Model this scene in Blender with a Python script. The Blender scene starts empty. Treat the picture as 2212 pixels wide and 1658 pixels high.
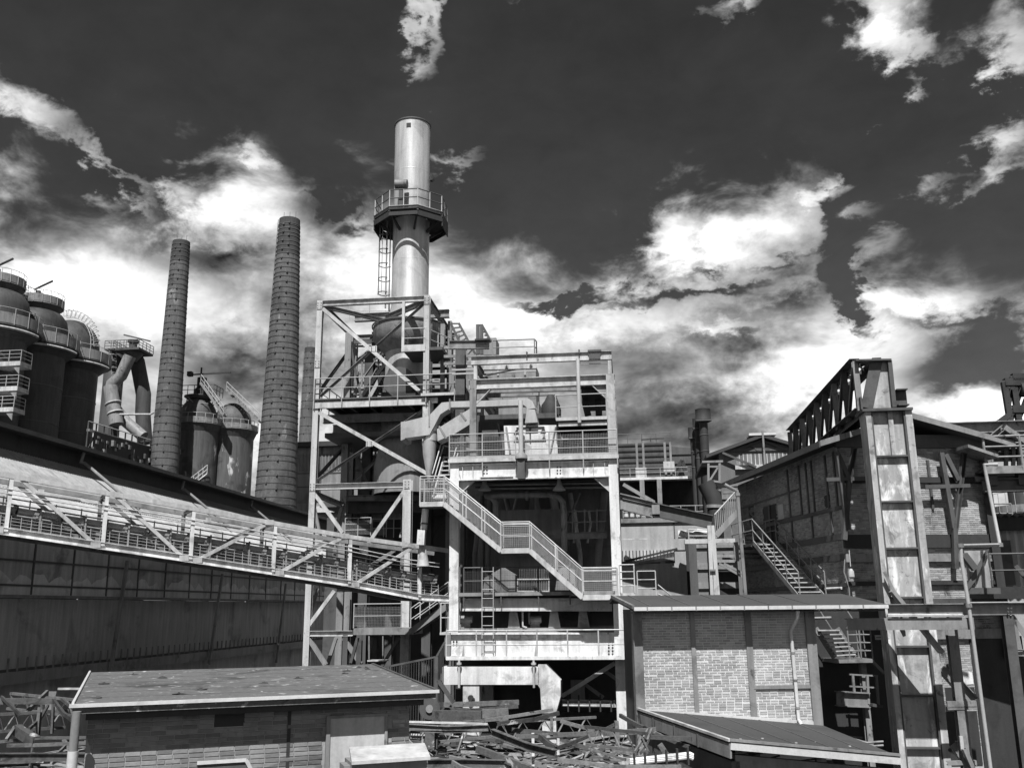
import bpy, math, random
from mathutils import Vector, Matrix
rnd = random.Random(7)
scene = bpy.context.scene
R = math.radians

# ------------------------------------------------------------------ camera
EYE = Vector((0.0, 0.0, 7.0))
PITCH, ROLL = R(13.5), R(0.57)
FW = Vector((0, math.cos(PITCH), math.sin(PITCH)))
UP0 = Vector((0, -math.sin(PITCH), math.cos(PITCH)))
RT0 = Vector((1, 0, 0))
RT = RT0 * math.cos(ROLL) - UP0 * math.sin(ROLL)
UPV = UP0 * math.cos(ROLL) + RT0 * math.sin(ROLL)
FPX, CU, CV_ = 2015.0, 1105.5, 829.0            # focal length / centre on a 2211 px wide sheet
cam = bpy.data.cameras.new('camera')
cam.sensor_width = 36.0
cam.lens = 36.0 * FPX / 2211.0
cam.clip_start, cam.clip_end = 0.1, 5000.0
cam_o = bpy.data.objects.new('camera', cam)
scene.collection.objects.link(cam_o)
m = Matrix.Identity(4)
for i in range(3):
    m[i][0], m[i][1], m[i][2], m[i][3] = RT[i], UPV[i], -FW[i], EYE[i]
cam_o.matrix_world = m
scene.camera = cam_o

def ray(u, v):
    return (FW + RT * ((u - CU) / FPX) - UPV * ((v - CV_) / FPX)).normalized()

# ------------------------------------------------------------------ sun
SUN_EL, SUN_AZ = R(56), R(5.0)      # azimuth: degrees to the left of straight behind the camera
sun_from = Vector((-math.sin(SUN_AZ) * math.cos(SUN_EL), -math.cos(SUN_AZ) * math.cos(SUN_EL), math.sin(SUN_EL)))
sl = bpy.data.lights.new('sun', 'SUN')
sl.energy, sl.angle, sl.color = 5.0, R(0.53), (1.0, 1.0, 1.0)
so = bpy.data.objects.new('sun', sl)
scene.collection.objects.link(so)
so.rotation_euler = sun_from.to_track_quat('Z', 'Y').to_euler()
so.location = (0, 0, 60)

scene.view_settings.view_transform = 'Standard'
scene.view_settings.look = 'None'
scene.view_settings.exposure = 0.45
scene.view_settings.gamma = 1.0
scene.view_settings.use_curve_mapping = False
scene.cycles.use_denoising = True
scene.cycles.max_bounces = 5
scene.cycles.diffuse_bounces = 3
scene.cycles.glossy_bounces = 2
scene.cycles.caustics_reflective = False
scene.cycles.caustics_refractive = False

# ------------------------------------------------------------------ node expression helper
class X:
    """socket wrapper with arithmetic"""
    def __init__(s, nt, sock): s.nt, s.s = nt, sock
    def _m(s, op, b=None, c=None, clamp=False):
        n = s.nt.nodes.new('ShaderNodeMath'); n.operation = op; n.use_clamp = clamp
        for i, q in enumerate((s, b, c)):
            if q is None: continue
            if isinstance(q, X): s.nt.links.new(q.s, n.inputs[i])
            else: n.inputs[i].default_value = q
        return X(s.nt, n.outputs[0])
    def __add__(s, o): return s._m('ADD', o)
    def __radd__(s, o): return s._m('ADD', o)
    def __sub__(s, o): return s._m('SUBTRACT', o)
    def __rsub__(s, o): return (s * -1.0)._m('ADD', o)
    def __mul__(s, o): return s._m('MULTIPLY', o)
    def __rmul__(s, o): return s._m('MULTIPLY', o)
    def __truediv__(s, o): return s._m('DIVIDE', o)
    def pow(s, o): return s._m('POWER', o)
    def max(s, o): return s._m('MAXIMUM', o)
    def min(s, o): return s._m('MINIMUM', o)
    def exp(s): return s._m('EXPONENT')
    def clamp(s): return s._m('ADD', 0.0, clamp=True)
    def step(s, lo, hi, a=0.0, b=1.0):
        n = s.nt.nodes.new('ShaderNodeMapRange'); n.interpolation_type = 'SMOOTHSTEP'
        s.nt.links.new(s.s, n.inputs[0])
        for i, q in enumerate((lo, hi, a, b)): n.inputs[1 + i].default_value = q
        return X(s.nt, n.outputs[0])

def noise(nt, vec, scale, detail=4.0, rough=0.55, dist=0.0, stretch=None):
    if stretch:
        mp = nt.nodes.new('ShaderNodeMapping'); mp.inputs['Scale'].default_value = stretch
        nt.links.new(vec, mp.inputs['Vector']); vec = mp.outputs[0]
    n = nt.nodes.new('ShaderNodeTexNoise')
    n.inputs['Scale'].default_value = scale; n.inputs['Detail'].default_value = detail
    n.inputs['Roughness'].default_value = rough; n.inputs['Distortion'].default_value = dist
    nt.links.new(vec, n.inputs['Vector'])
    return X(nt, n.outputs[0])

# ------------------------------------------------------------------ world: clear sky (red-filtered Nishita) with clouds
def azel(u, v):
    d = ray(u, v)
    return math.degrees(math.atan2(d.x, d.y)), math.degrees(math.asin(d.z))

def build_world():
    w = bpy.data.worlds.new('World'); scene.world = w; w.use_nodes = True
    w.cycles.sampling_method = 'MANUAL'; w.cycles.sample_map_resolution = 256
    nt = w.node_tree; nt.nodes.clear()
    out = nt.nodes.new('ShaderNodeOutputWorld'); bg = nt.nodes.new('ShaderNodeBackground')
    nt.links.new(bg.outputs[0], out.inputs[0]); bg.inputs[1].default_value = 0.1
    sky = nt.nodes.new('ShaderNodeTexSky'); sky.sky_type = 'NISHITA'; sky.sun_disc = False
    sky.sun_elevation = SUN_EL; sky.sun_rotation = math.atan2(sun_from.x, sun_from.y)
    sky.air_density = 1.0; sky.dust_density = 0.2; sky.ozone_density = 2.0
    sep = nt.nodes.new('ShaderNodeSeparateColor'); nt.links.new(sky.outputs[0], sep.inputs[0])
    red = X(nt, sep.outputs[0])                       # what a red filter lets through
    tc = nt.nodes.new('ShaderNodeTexCoord'); vec = tc.outputs['Generated']
    sx = nt.nodes.new('ShaderNodeSeparateXYZ'); nt.links.new(vec, sx.inputs[0])
    x, y, z = (X(nt, sx.outputs[i]) for i in range(3))
    w1 = noise(nt, vec, 5.0, 3.0, 0.55, 0.2, (1, 1, 1.7))
    w2 = noise(nt, vec, 4.6, 3.0, 0.55, 0.2, (1.1, 1, 1.5))
    f1 = noise(nt, vec, 12.0, 5.0, 0.6, 0.35, (1, 1, 1.7))
    f2 = noise(nt, vec, 34.0, 5.0, 0.62, 0.2, (1, 1, 1.6))
    az = x._m('ARCTAN2', y) * 57.2958 + (w1 - 0.5) * 4.5 + (f1 - 0.5) * 6.0 + (f2 - 0.5) * 4.0
    el = z._m('ARCSINE') * 57.2958 + (w2 - 0.5) * 4.0 + (f2 - 0.5) * 3.0 - (f1 - 0.5) * 2.5
    # upper edge of the cloud bank along the skyline
    edge = [(-40, 470), (40, 462), (180, 505), (300, 492), (365, 440), (420, 395), (560, 390), (640, 440), (700, 462), (800, 452),
            (870, 480), (960, 540), (1080, 585), (1230, 610), (1330, 590), (1420, 520), (1500, 465), (1600, 430), (1720, 410),
            (1790, 470), (1830, 640), (1880, 640), (1960, 600), (2060, 600), (2160, 660), (2260, 640)]
    fc = nt.nodes.new('ShaderNodeFloatCurve')
    cu = fc.mapping.curves[0]
    pts = [azel(*e) for e in edge]
    AZ0, AZS, ELS = -50.0, 100.0, 40.0
    pts = [(-45.0, 22.0)] + pts + [(45.0, 22.0)]
    P2 = [((a - AZ0) / AZS, e / ELS) for a, e in pts]
    cu.points[0].location = (0.0, 22.0 / ELS); cu.points[1].location = (1.0, 22.0 / ELS)
    for p in P2: cu.points.new(*p)
    for p in cu.points: p.handle_type = 'AUTO'
    fc.mapping.update()
    t = (az - AZ0) / AZS
    nt.links.new(t.clamp().s, fc.inputs['Value'])
    ed = X(nt, fc.outputs[0]) * ELS
    dens = ((ed + 1.5 - el) / 2.6).max(-1.15).min(1.8)
    cmb = nt.nodes.new('ShaderNodeCombineXYZ'); nt.links.new(az.s, cmb.inputs[0]); nt.links.new(el.s, cmb.inputs[1])
    def blob(u, v, ru, rv, rot=0.0, k=1.9):
        a0, e0 = azel(u, v); kk = 57.5 / 2211 / 0.97
        mp = nt.nodes.new('ShaderNodeMapping'); mp.vector_type = 'TEXTURE'
        mp.inputs['Location'].default_value = (a0, e0, 0)
        mp.inputs['Rotation'].default_value = (0, 0, R(rot))
        mp.inputs['Scale'].default_value = (ru * kk * k, rv * kk * k, 1)
        nt.links.new(cmb.outputs[0], mp.inputs['Vector'])
        g = nt.nodes.new('ShaderNodeTexGradient'); g.gradient_type = 'SPHERICAL'
        nt.links.new(mp.outputs[0], g.inputs[0])
        return X(nt, g.outputs['Fac'])
    for u, v, ru, rv, rot, s in [
        (75, 228, 85, 34, -22, 2.0), (215, 342, 40, 16, -25, 1.3), (310, 378, 48, 18, -8, 1.3), (200, 415, 26, 14, 5, .9), (265, 405, 30, 13, -30, .8), (555, 352, 26, 13, 0, 1.0),
        (985, 345, 75, 13, 12, 1.7), (905, 10, 70, 26, -18, 1.9), (948, 62, 36, 26, -45, 1.7), (945, 132, 28, 34, 0, 1.6),
        (1530, 15, 70, 18, -10, 1.1), (1600, 8, 40, 20, 0, 1.2), (1545, 45, 45, 12, -20, .8), (1925, 70, 68, 58, 20, 2.1), (1985, 110, 60, 26, -20, 1.5), (1850, 0, 90, 26, 0, 1.4), (2190, 90, 55, 80, 70, 2.1), (2200, 160, 40, 30, 0, 1.4),
        (1975, 198, 34, 20, -15, 1.6), (2170, 297, 58, 26, 0, 2.0), (2180, 360, 60, 22, 8, 1.8), (2030, 400, 46, 15, 18, 1.4), (2090, 415, 30, 12, 10, .9), (1895, 292, 24, 9, 0, .7),
        (1435, 485, 50, 22, 8, 1.0), (1870, 470, 45, 17, 10, 1.2), (1905, 530, 36, 17, 25, 1.2), (1800, 402, 40, 20, 10, 1.4), (1130, 20, 60, 14, 5, .6), (1040, 265, 40, 12, 0, .5),
        (860, 320, 40, 10, 0, .0),
        # breaks in the bank
        (1500, 612, 150, 11, 4, -1.9), (1230, 622, 100, 12, 6, -1.8), (1825, 610, 34, 70, 8, -3.0), (1690, 548, 80, 8, 5, -1.4), (1850, 690, 24, 40, 0, -1.2), (2110, 790, 110, 55, 12, -3.0), (2030, 700, 70, 12, -8, -1.2), (1520, 560, 60, 9, 6, -1.2),
        (760, 480, 34, 14, 10, -1.2), (700, 430, 34, 18, 10, -1.4)]:
        if s: dens = blob(u, v, ru, rv, rot)._m('MULTIPLY_ADD', s * 1.35, dens)
    d = dens + (f1 - 0.5) * 2.6 + (f2 - 0.5) * 1.8
    alpha = d.step(-0.45, 1.5)
    # brightness of the cloud tops and grey bases
    g1 = noise(nt, vec, 7.0, 5.0, 0.55, 0.3, (1, 1, 2.2))
    lum = 0.68 + (g1 - 0.5) * 1.2 + (f2 - 0.5) * 0.4 + (f1 - 0.5) * 0.75
    for u, v, ru, rv, rot, s in [
        (1600, 465, 170, 60, 14, .45), (480, 430, 150, 50, 0, .35), (1000, 650, 260, 50, 0, .28), (1250, 690, 160, 50, 0, .2), (1790, 850, 110, 110, 20, .45), (2120, 870, 120, 40, 0, .6), (2000, 640, 110, 40, 0, .45), (60, 570, 150, 60, 0, .35), (780, 560, 130, 60, 0, .3), (1570, 690, 60, 12, 0, .4),
        (1930, 75, 80, 60, 0, .35), (2190, 100, 60, 90, 0, .3), (120, 640, 200, 60, 0, .4), (720, 900, 100, 50, 0, .3), (560, 960, 40, 60, 0, .4),
        (1520, 730, 230, 36, 4, -.40), (1450, 860, 200, 70, 0, -.30), (1480, 930, 160, 50, 0, -.25), (450, 545, 70, 26, 0, -.35), (520, 790, 150, 45, 0, -.40), (1990, 690, 110, 22, -8, -.35), (1700, 650, 110, 22, 0, -.3), (430, 840, 110, 50, 0, -.15), (250, 700, 90, 40, 0, -.1), (640, 720, 60, 40, 0, -.2)]:
        lum = blob(u, v, ru, rv, rot)._m('MULTIPLY_ADD', s, lum)
    lum = lum.max(0.10).min(1.15)
    cloud = lum * lum * 0.80
    clear = red * 0.1 * SKY_CLEAR * (0.36 + w1 * 0.6 + f1 * 0.5 + f2 * 0.2)
    col = clear * (1.0 - alpha) + cloud * alpha
    col = (col * 10.0)
    nt.links.new(col.s, bg.inputs[0])
SKY_CLEAR = 0.3
build_world()

# ================================================================== materials (all greys: the place is shown without colour)
MATS = {}
def grey(name, v, dark=0.4, amt=0.5, scale=0.9, streak=0.5, rough=0.7, metal=0.0, bump=0.15, fine=0.35, patch=None, patch2=None, objrand=0.0, spec=0.3, lo=.52, hi=.66):
    """v base value, dark = value factor of worn patches, amt = how much of them, streak = vertical runs"""
    m = bpy.data.materials.new(name); m.use_nodes = True
    nt = m.node_tree; b = nt.nodes['Principled BSDF']
    g = nt.nodes.new('ShaderNodeNewGeometry'); pos = g.outputs['Position']
    n1 = noise(nt, pos, scale, 5.0, 0.62, 0.6)
    n3 = noise(nt, pos, 14.0, 3.0, 0.6)
    val = 1.0 + (n3 - 0.5) * fine
    if streak:
        n2 = noise(nt, pos, 2.2, 4.0, 0.6, 0.0, (1.6, 1.6, 0.16))
        val = val * (1.0 + (n2 - 0.5) * streak * 1.6)
    if amt: val = val * (1.0 - n1.step(lo, hi) * amt * (1.0 - dark))
    val = val * (1.0 + (noise(nt, pos, 0.23, 2.0, 0.5) - 0.5) * 0.5)
    if objrand:
        oi = nt.nodes.new('ShaderNodeObjectInfo')
        val = val * (1.0 + (X(nt, oi.outputs['Random']) - 0.5) * objrand)
        at = nt.nodes.new('ShaderNodeAttribute'); at.attribute_name = 'tone'
        val = val * (1.0 + X(nt, at.outputs['Fac']) * objrand)
    col = val * v
    if patch:                                    # (value, scale, lo, hi): pale stains / peeling
        pn = noise(nt, pos, patch[1], 5.0, 0.62, 0.4, (1, 1, patch[4]) if len(patch) > 4 else None)
        k = pn.step(patch[2], patch[3])
        col = col * (1.0 - k) + k * patch[0]
    if patch2:
        pn = noise(nt, pos, patch2[1], 6.0, 0.7, 0.8)
        k = pn.step(patch2[2], patch2[3])
        col = col * (1.0 - k) + k * patch2[0]
    col = col.max(0.004).min(0.9)
    nt.links.new(col.s, b.inputs['Base Color'])
    b.inputs['Roughness'].default_value = rough; b.inputs['Metallic'].default_value = metal
    b.inputs['Specular IOR Level'].default_value = spec
    if bump:
        bp = nt.nodes.new('ShaderNodeBump'); bp.inputs['Strength'].default_value = bump; bp.inputs['Distance'].default_value = 0.02
        nt.links.new((n3 + n1).s, bp.inputs['Height']); nt.links.new(bp.outputs[0], b.inputs['Normal'])
    MATS[name] = m
    return m
WHITE = grey('white_paint', .64, .3, .55, 1.3, .75, .5, patch=(.16, 3.2, .66, .74, .35))
LIGHT = grey('light_grey_paint', .44, .35, .5, 1.3, .7, .5, patch=(.12, 4.0, .66, .74, .4))
STEEL = grey('grey_paint', .22, .35, .6, 1.0, .7, .55, patch=(.06, 3.0, .6, .72, .5))
DARK = grey('dark_steel', .085, .4, .5, 1.0, .5, .6)
BLACK = grey('sooty_steel_and_shade', .040, .5, .5, 1.0, .4, .7)  # sooty steel, and the colour of panels that stand for deep shade
RUST = grey('rusty_scrap', .12, .3, .7, 2.2, .5, .75, objrand=1.2, bump=.4, fine=.9, patch=(.42, 2.6, .62, .70), patch2=(.025, 1.8, .57, .68))
RAIL = grey('railing_paint', .36, .5, .3, 2.0, .2, .5)
RAILD = grey('dark_railing', .10, .5, .3, 2.0, .2, .5)
SILVER = grey('aluminium_duct', .50, .55, .4, .8, .4, .38, metal=.55, bump=.05)
STACKM = grey('stack_plate', .45, .5, .45, .5, .7, .45, metal=.25, bump=.06)
CHIMB = grey('chimney_brick', .105, .4, .7, .35, .7, .85, fine=1.5, bump=.6, patch=(.30, .5, .62, .74, .5), patch2=(.05, .28, .55, .70))
CHIMT = grey('chimney_brick_dark', .055, .45, .5, .35, .5, .85, fine=.8, bump=.4)
CONC = grey('concrete', .21, .5, .5, .45, .7, .85, bump=.25)
PLAST = grey('render_plaster', .33, .6, .4, .5, .6, .85, bump=.1)
STOVE = grey('stove_plate', .06, .45, .6, .25, .7, .6, patch=(.2, .35, .62, .8, .4))
STOVEP = grey('peeling_plate', .085, .4, .7, .35, .9, .6, patch=(.5, .6, .60, .67, .35))
FELT = grey('roof_felt', .060, .6, .4, .8, .0, .9, bump=.3, fine=.6)
SHEDROOF = grey('weathered_felt', .115, .35, .8, .55, .0, .85, bump=.5, fine=1.1, patch=(.46, 4.5, .59, .72), patch2=(.035, 1.4, .58, .72))
CORR = grey('corrugated_sheet', .31, .5, .5, .35, .6, .6, metal=.2)
CORRL = grey('pale_corrugated_sheet', .42, .5, .5, .5, .6, .55, metal=.2)
BRICK = grey('brick', .19, .55, .55, .6, .1, .9, objrand=.5, bump=.35, patch=(.42, .8, .60, .76))
MORTAR = grey('mortar', .44, .6, .4, .9, .1, .95, bump=.3)
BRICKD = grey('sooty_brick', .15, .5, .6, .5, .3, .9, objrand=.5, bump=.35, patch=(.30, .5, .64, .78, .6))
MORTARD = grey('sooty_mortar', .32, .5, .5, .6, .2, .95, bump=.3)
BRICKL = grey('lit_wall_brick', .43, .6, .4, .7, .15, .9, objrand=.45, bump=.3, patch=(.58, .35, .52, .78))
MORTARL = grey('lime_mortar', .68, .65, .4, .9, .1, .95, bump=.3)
COLM = grey('blotched_column_plate', .36, .45, .7, 1.3, .9, .55, patch=(.72, 2.4, .52, .68, .34), patch2=(.14, 2.6, .56, .70))
GUTTER = grey('zinc_gutter', .62, .6, .4, 1.5, .2, .45, metal=.2)
DOORM = grey('pale_door', .42, .6, .4, .8, .7, .6)
SHEETW = grey('whitewashed_sheet', .56, .45, .55, .5, .5, .7)
HALLW = grey('hall_render', .42, .35, .7, .35, .7, .85, patch=(.5, .3, .56, .66, .5))
HALLW2 = grey('hall_plinth', .45, .4, .6, .4, .7, .85)
BRICKG = grey('gable_brick', .31, .45, .7, .55, .35, .9, objrand=.6, bump=.35, patch=(.48, .8, .62, .72, .6), patch2=(.06, .5, .58, .72))
MORTARG = grey('gable_mortar', .42, .5, .6, .6, .3, .95, bump=.3)
SHEDB = grey('shed_brick', .22, .45, .7, .6, .3, .9, objrand=.6, bump=.4, patch=(.46, .9, .58, .70), patch2=(.05, .6, .56, .70))
HALLP = grey('pale_hall_render', .62, .5, .6, .5, .5, .9)
GROUND = grey('sooty_ground', .05, .5, .6, .5, .0, .95, fine=.9, bump=.6)
GLASS = grey('dusty_glass', .12, .5, .5, .8, .8, .25, bump=.0)
SIGNM = grey('sign_board', .55, .6, .2, 3, .2, .6)

# ================================================================== frames
class Frame:
    def __init__(s, deg):
        s.a = R(deg); s.c, s.s = math.cos(s.a), math.sin(s.a)
    def loc(s, w): return Vector((w.x * s.c + w.y * s.s, -w.x * s.s + w.y * s.c, w.z))
    def world(s, l): return Vector((l[0] * s.c - l[1] * s.s, l[0] * s.s + l[1] * s.c, l[2]))
    def at(s, u, v, Y):
        d = s.loc(ray(u, v)); t = Y / d.y
        return Vector((d.x * t, Y, EYE.z + d.z * t))
    def atx(s, u, v, Xp):
        d = s.loc(ray(u, v)); t = Xp / d.x
        return Vector((Xp, d.y * t, EYE.z + d.z * t))
    def atz(s, u, v, Z):
        d = s.loc(ray(u, v)); t = (Z - EYE.z) / d.z
        return Vector((d.x * t, d.y * t, Z))
PL, GB, SH = Frame(-6.8), Frame(5.0), Frame(20.0)
def zz(u0, v0, k): return lambda x, y: (u0 + k * x, v0 + k * y)
zA, zB, zC, zD, zE = zz(0, 554, .2923), zz(0, 969.4, .4151), zz(623.2, 207.7, .4175), zz(623.2, 692.4, .2924), zz(900.1, 692.4, .2923)
zF, zG, zH, zI, zJ = zz(623.2, 1038.6, .3733), zz(900.1, 1107.9, .3315), zz(1315.6, 761.7, .3342), zz(1592.6, 727, .3132), zz(1315.6, 1211.7, .269)
zK, zN, zO, zQ, zR = zz(1696.4, 1107.9, .3315), zz(865.5, 1454, .2817), zz(0, 1419.4, .1565), zz(2042.6, 796.3, .2921), zz(138.5, 1454, .2191)
zS, zT, zU = zz(623.2, 1004, .188), zz(990.1, 782.4, .1671), zz(0, 0, 1.0)

# ================================================================== mesh builder
class MB:
    def __init__(s): s.v, s.f, s.smooth, s.tone = [], [], False, None
    def quad(s, *p):
        n = len(s.v); s.v += [tuple(q) for q in p]; s.f.append(tuple(range(n, n + len(p)))); return s
    def hexa(s, c):
        n = len(s.v); s.v += [tuple(q) for q in c]
        s.f += [tuple(n + i for i in q) for q in ((0, 3, 2, 1), (4, 5, 6, 7), (0, 1, 5, 4), (1, 2, 6, 5), (2, 3, 7, 6), (3, 0, 4, 7))]
        return s
    def box(s, x0, x1, y0, y1, z0, z1):
        return s.hexa([(x0, y0, z0), (x1, y0, z0), (x1, y1, z0), (x0, y1, z0), (x0, y0, z1), (x1, y0, z1), (x1, y1, z1), (x0, y1, z1)])
    def axes(s, a, b, up=None):
        d = (b - a).normalized(); up = Vector(up) if up else Vector((0, 0, 1))
        if abs(d.dot(up)) > .98: up = Vector((0, -1, 0)) if abs(d.y) < .9 else Vector((0, 0, 1))
        sd = d.cross(up).normalized(); return d, sd, sd.cross(d).normalized()
    def bar(s, a, b, w, h, up=None, off=(0, 0)):
        a, b = Vector(a), Vector(b)
        d, sd, u = s.axes(a, b, up); o = sd * off[0] + u * off[1]
        c = []
        for q in (a, b): c += [q + o - sd * w / 2 - u * h / 2, q + o + sd * w / 2 - u * h / 2, q + o + sd * w / 2 + u * h / 2, q + o - sd * w / 2 + u * h / 2]
        n = len(s.v); s.v += [tuple(q) for q in c]
        s.f += [tuple(n + i for i in q) for q in ((0, 1, 2, 3), (7, 6, 5, 4), (0, 4, 5, 1), (1, 5, 6, 2), (2, 6, 7, 3), (3, 7, 4, 0))]
        return s
    def ibeam(s, a, b, w, h, up=None, t=None):
        t = t or max(.016, h * .07); tw = t * .8
        s.bar(a, b, w, t, up, (0, h / 2 - t / 2)); s.bar(a, b, w, t, up, (0, -h / 2 + t / 2)); s.bar(a, b, tw, h - 2 * t, up)
        return s
    def chan(s, a, b, w, h, up=None):
        t = max(.014, h * .09); s.bar(a, b, w, t, up, (0, h / 2 - t / 2)); s.bar(a, b, w, t, up, (0, -h / 2 + t / 2)); s.bar(a, b, t, h - 2 * t, up, (w / 2 - t / 2, 0))
        return s
    def angle(s, a, b, w, h, up=None):
        t = max(.012, h * .12); s.bar(a, b, w, t, up, (0, h / 2 - t / 2)); s.bar(a, b, t, h - t, up, (w / 2 - t / 2, -t / 2))
        return s
    def tube(s, a, b, r, n=8, r2=None, caps=True):
        a, b = Vector(a), Vector(b); r2 = r if r2 is None else r2
        d, sd, u = s.axes(a, b); k = len(s.v)
        for q, rr in ((a, r), (b, r2)):
            for i in range(n):
                t = 2 * math.pi * i / n; s.v.append(tuple(q + sd * math.cos(t) * rr + u * math.sin(t) * rr))
        for i in range(n): j = (i + 1) % n; s.f.append((k + i, k + j, k + n + j, k + n + i))
        if caps: s.f.append(tuple(k + i for i in range(n))[::-1]); s.f.append(tuple(k + n + i for i in range(n)))
        s.smooth = s.smooth or n > 6
        return s
    def path(s, pts, r, n=8, caps=True):
        pts = [Vector(p) for p in pts]; k = len(s.v); m = len(pts)
        rs = r if isinstance(r, (list, tuple)) else [r] * m
        ref = None
        for i, p in enumerate(pts):
            if i == 0: d = pts[1] - p
            elif i == m - 1: d = p - pts[i - 1]
            else: d = (pts[i + 1] - p).normalized() + (p - pts[i - 1]).normalized()
            d.normalize()
            if ref is None: ref = Vector((0, 0, 1)) if abs(d.z) < .9 else Vector((1, 0, 0))
            sd = d.cross(ref).normalized(); u = sd.cross(d).normalized(); ref = u
            sc = 1.0
            if 0 < i < m - 1: sc = 1 / max(.6, math.cos((pts[i + 1] - p).angle(p - pts[i - 1]) / 2))
            for j in range(n):
                t = 2 * math.pi * j / n; s.v.append(tuple(p + (sd * math.cos(t) * sc + u * math.sin(t)) * rs[i]))
        for i in range(m - 1):
            for j in range(n):
                q = (j + 1) % n; s.f.append((k + i * n + j, k + i * n + q, k + (i + 1) * n + q, k + (i + 1) * n + j))
        if caps: s.f.append(tuple(k + i for i in range(n))[::-1]); s.f.append(tuple(k + (m - 1) * n + i for i in range(n)))
        s.smooth = True
        return s
    def lathe(s, prof, c, n=24, cap=True):
        k = len(s.v); m = len(prof)
        for r, z in prof:
            for i in range(n):
                t = 2 * math.pi * i / n; s.v.append((c[0] + r * math.cos(t), c[1] + r * math.sin(t), c[2] + z))
        for i in range(m - 1):
            for j in range(n): q = (j + 1) % n; s.f.append((k + i * n + j, k + i * n + q, k + (i + 1) * n + q, k + (i + 1) * n + j))
        if cap: s.f.append(tuple(k + i for i in range(n))[::-1]); s.f.append(tuple(k + (m - 1) * n + i for i in range(n)))
        s.smooth = True
        return s
    def prism(s, poly, ext):
        poly = [Vector(p) for p in poly]; ext = Vector(ext); n = len(poly); k = len(s.v)
        s.v += [tuple(p) for p in poly] + [tuple(p + ext) for p in poly]
        s.f.append(tuple(k + i for i in range(n))[::-1]); s.f.append(tuple(k + n + i for i in range(n)))
        for i in range(n): j = (i + 1) % n; s.f.append((k + i, k + j, k + n + j, k + n + i))
        return s
    def mesh(s, name, off, mat):
        me = bpy.data.meshes.new(name)
        me.from_pydata([(x - off[0], y - off[1], z - off[2]) for x, y, z in s.v], [], s.f)
        if s.smooth:
            me.polygons.foreach_set('use_smooth', [True] * len(me.polygons)); me.set_sharp_from_angle(angle=R(38))
        if s.tone is not None:
            at = me.attributes.new('tone', 'FLOAT', 'POINT'); at.data.foreach_set('value', s.tone)
        me.materials.append(mat); me.update()
        return me
BOX = lambda *a: MB().box(*a)
COL = scene.collection

class Rec: pass
class Thing:
    def __init__(s, name, label, cat, frame=PL, group=None, kind=None):
        s.name, s.label, s.cat, s.fr, s.group, s.kind, s.parts = name, label, cat, frame, group, kind, []
    def add(s, name, mb, mat, parent=None, label=None, kind=None):
        r = Rec(); r.name, r.mb, r.mat, r.parent, r.label, r.kind, r.inst = name, mb, mat, parent, label, kind, None
        s.parts.append(r); return r
    def inst(s, name, key, locs, mat, parent=None, mb=None, label=None):
        """alike pieces sharing one mesh; locs = [(x, y, z, rotz)]"""
        r = Rec(); r.name, r.mb, r.mat, r.parent, r.label, r.kind, r.inst, r.key = name, mb, mat, parent, label, None, locs, key
        s.parts.append(r); return r
    def done(s, single=False):
        vs = [v for r in s.parts if r.inst is None for v in r.mb.v]
        xs, ys, zs = zip(*vs)
        base = Vector(((min(xs) + max(xs)) / 2, (min(ys) + max(ys)) / 2, min(zs)))
        if single:
            r = s.parts[0]
            root = bpy.data.objects.new(s.name, r.mb.mesh(s.name, base, r.mat))
        else: root = bpy.data.objects.new(s.name, None)
        COL.objects.link(root)
        root.location = s.fr.world(base); root.rotation_euler = (0, 0, s.fr.a)
        if s.label: root['label'] = s.label
        if s.cat and not s.kind: root['category'] = s.cat
        if s.group: root['group'] = s.group
        if s.kind: root['kind'] = s.kind
        if not single:
            for r in s.parts:
                par = r.parent.obj if r.parent else root
                org = r.parent.org if r.parent else Vector((0, 0, 0))
                if r.inst is None:
                    xs, ys, zs = zip(*r.mb.v)
                    c = Vector(((min(xs) + max(xs)) / 2, (min(ys) + max(ys)) / 2, (min(zs) + max(zs)) / 2))
                    o = bpy.data.objects.new(r.name, r.mb.mesh(r.name, c, r.mat)); COL.objects.link(o); o.parent = par
                    r.org = c - base; o.location = r.org - org; r.obj = o
                    if r.label: o['label'] = r.label
                    if r.kind: o['kind'] = r.kind
                else:
                    me = r.mb.mesh(r.name, (0, 0, 0), r.mat)
                    for L in r.inst:
                        o = bpy.data.objects.new(r.name, me); COL.objects.link(o); o.parent = par
                        o.location = Vector(L[:3]) - base - org
                        if len(L) > 3: o.rotation_euler = (0, 0, L[3])
                        if len(L) > 4: o.scale = L[4]
        s.root = root
        return root
def single(name, label, cat, mb, mat, frame=PL, group=None, kind=None):
    t = Thing(name, label, cat, frame, group, kind); t.add(name, mb, mat); return t.done(True)

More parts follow.
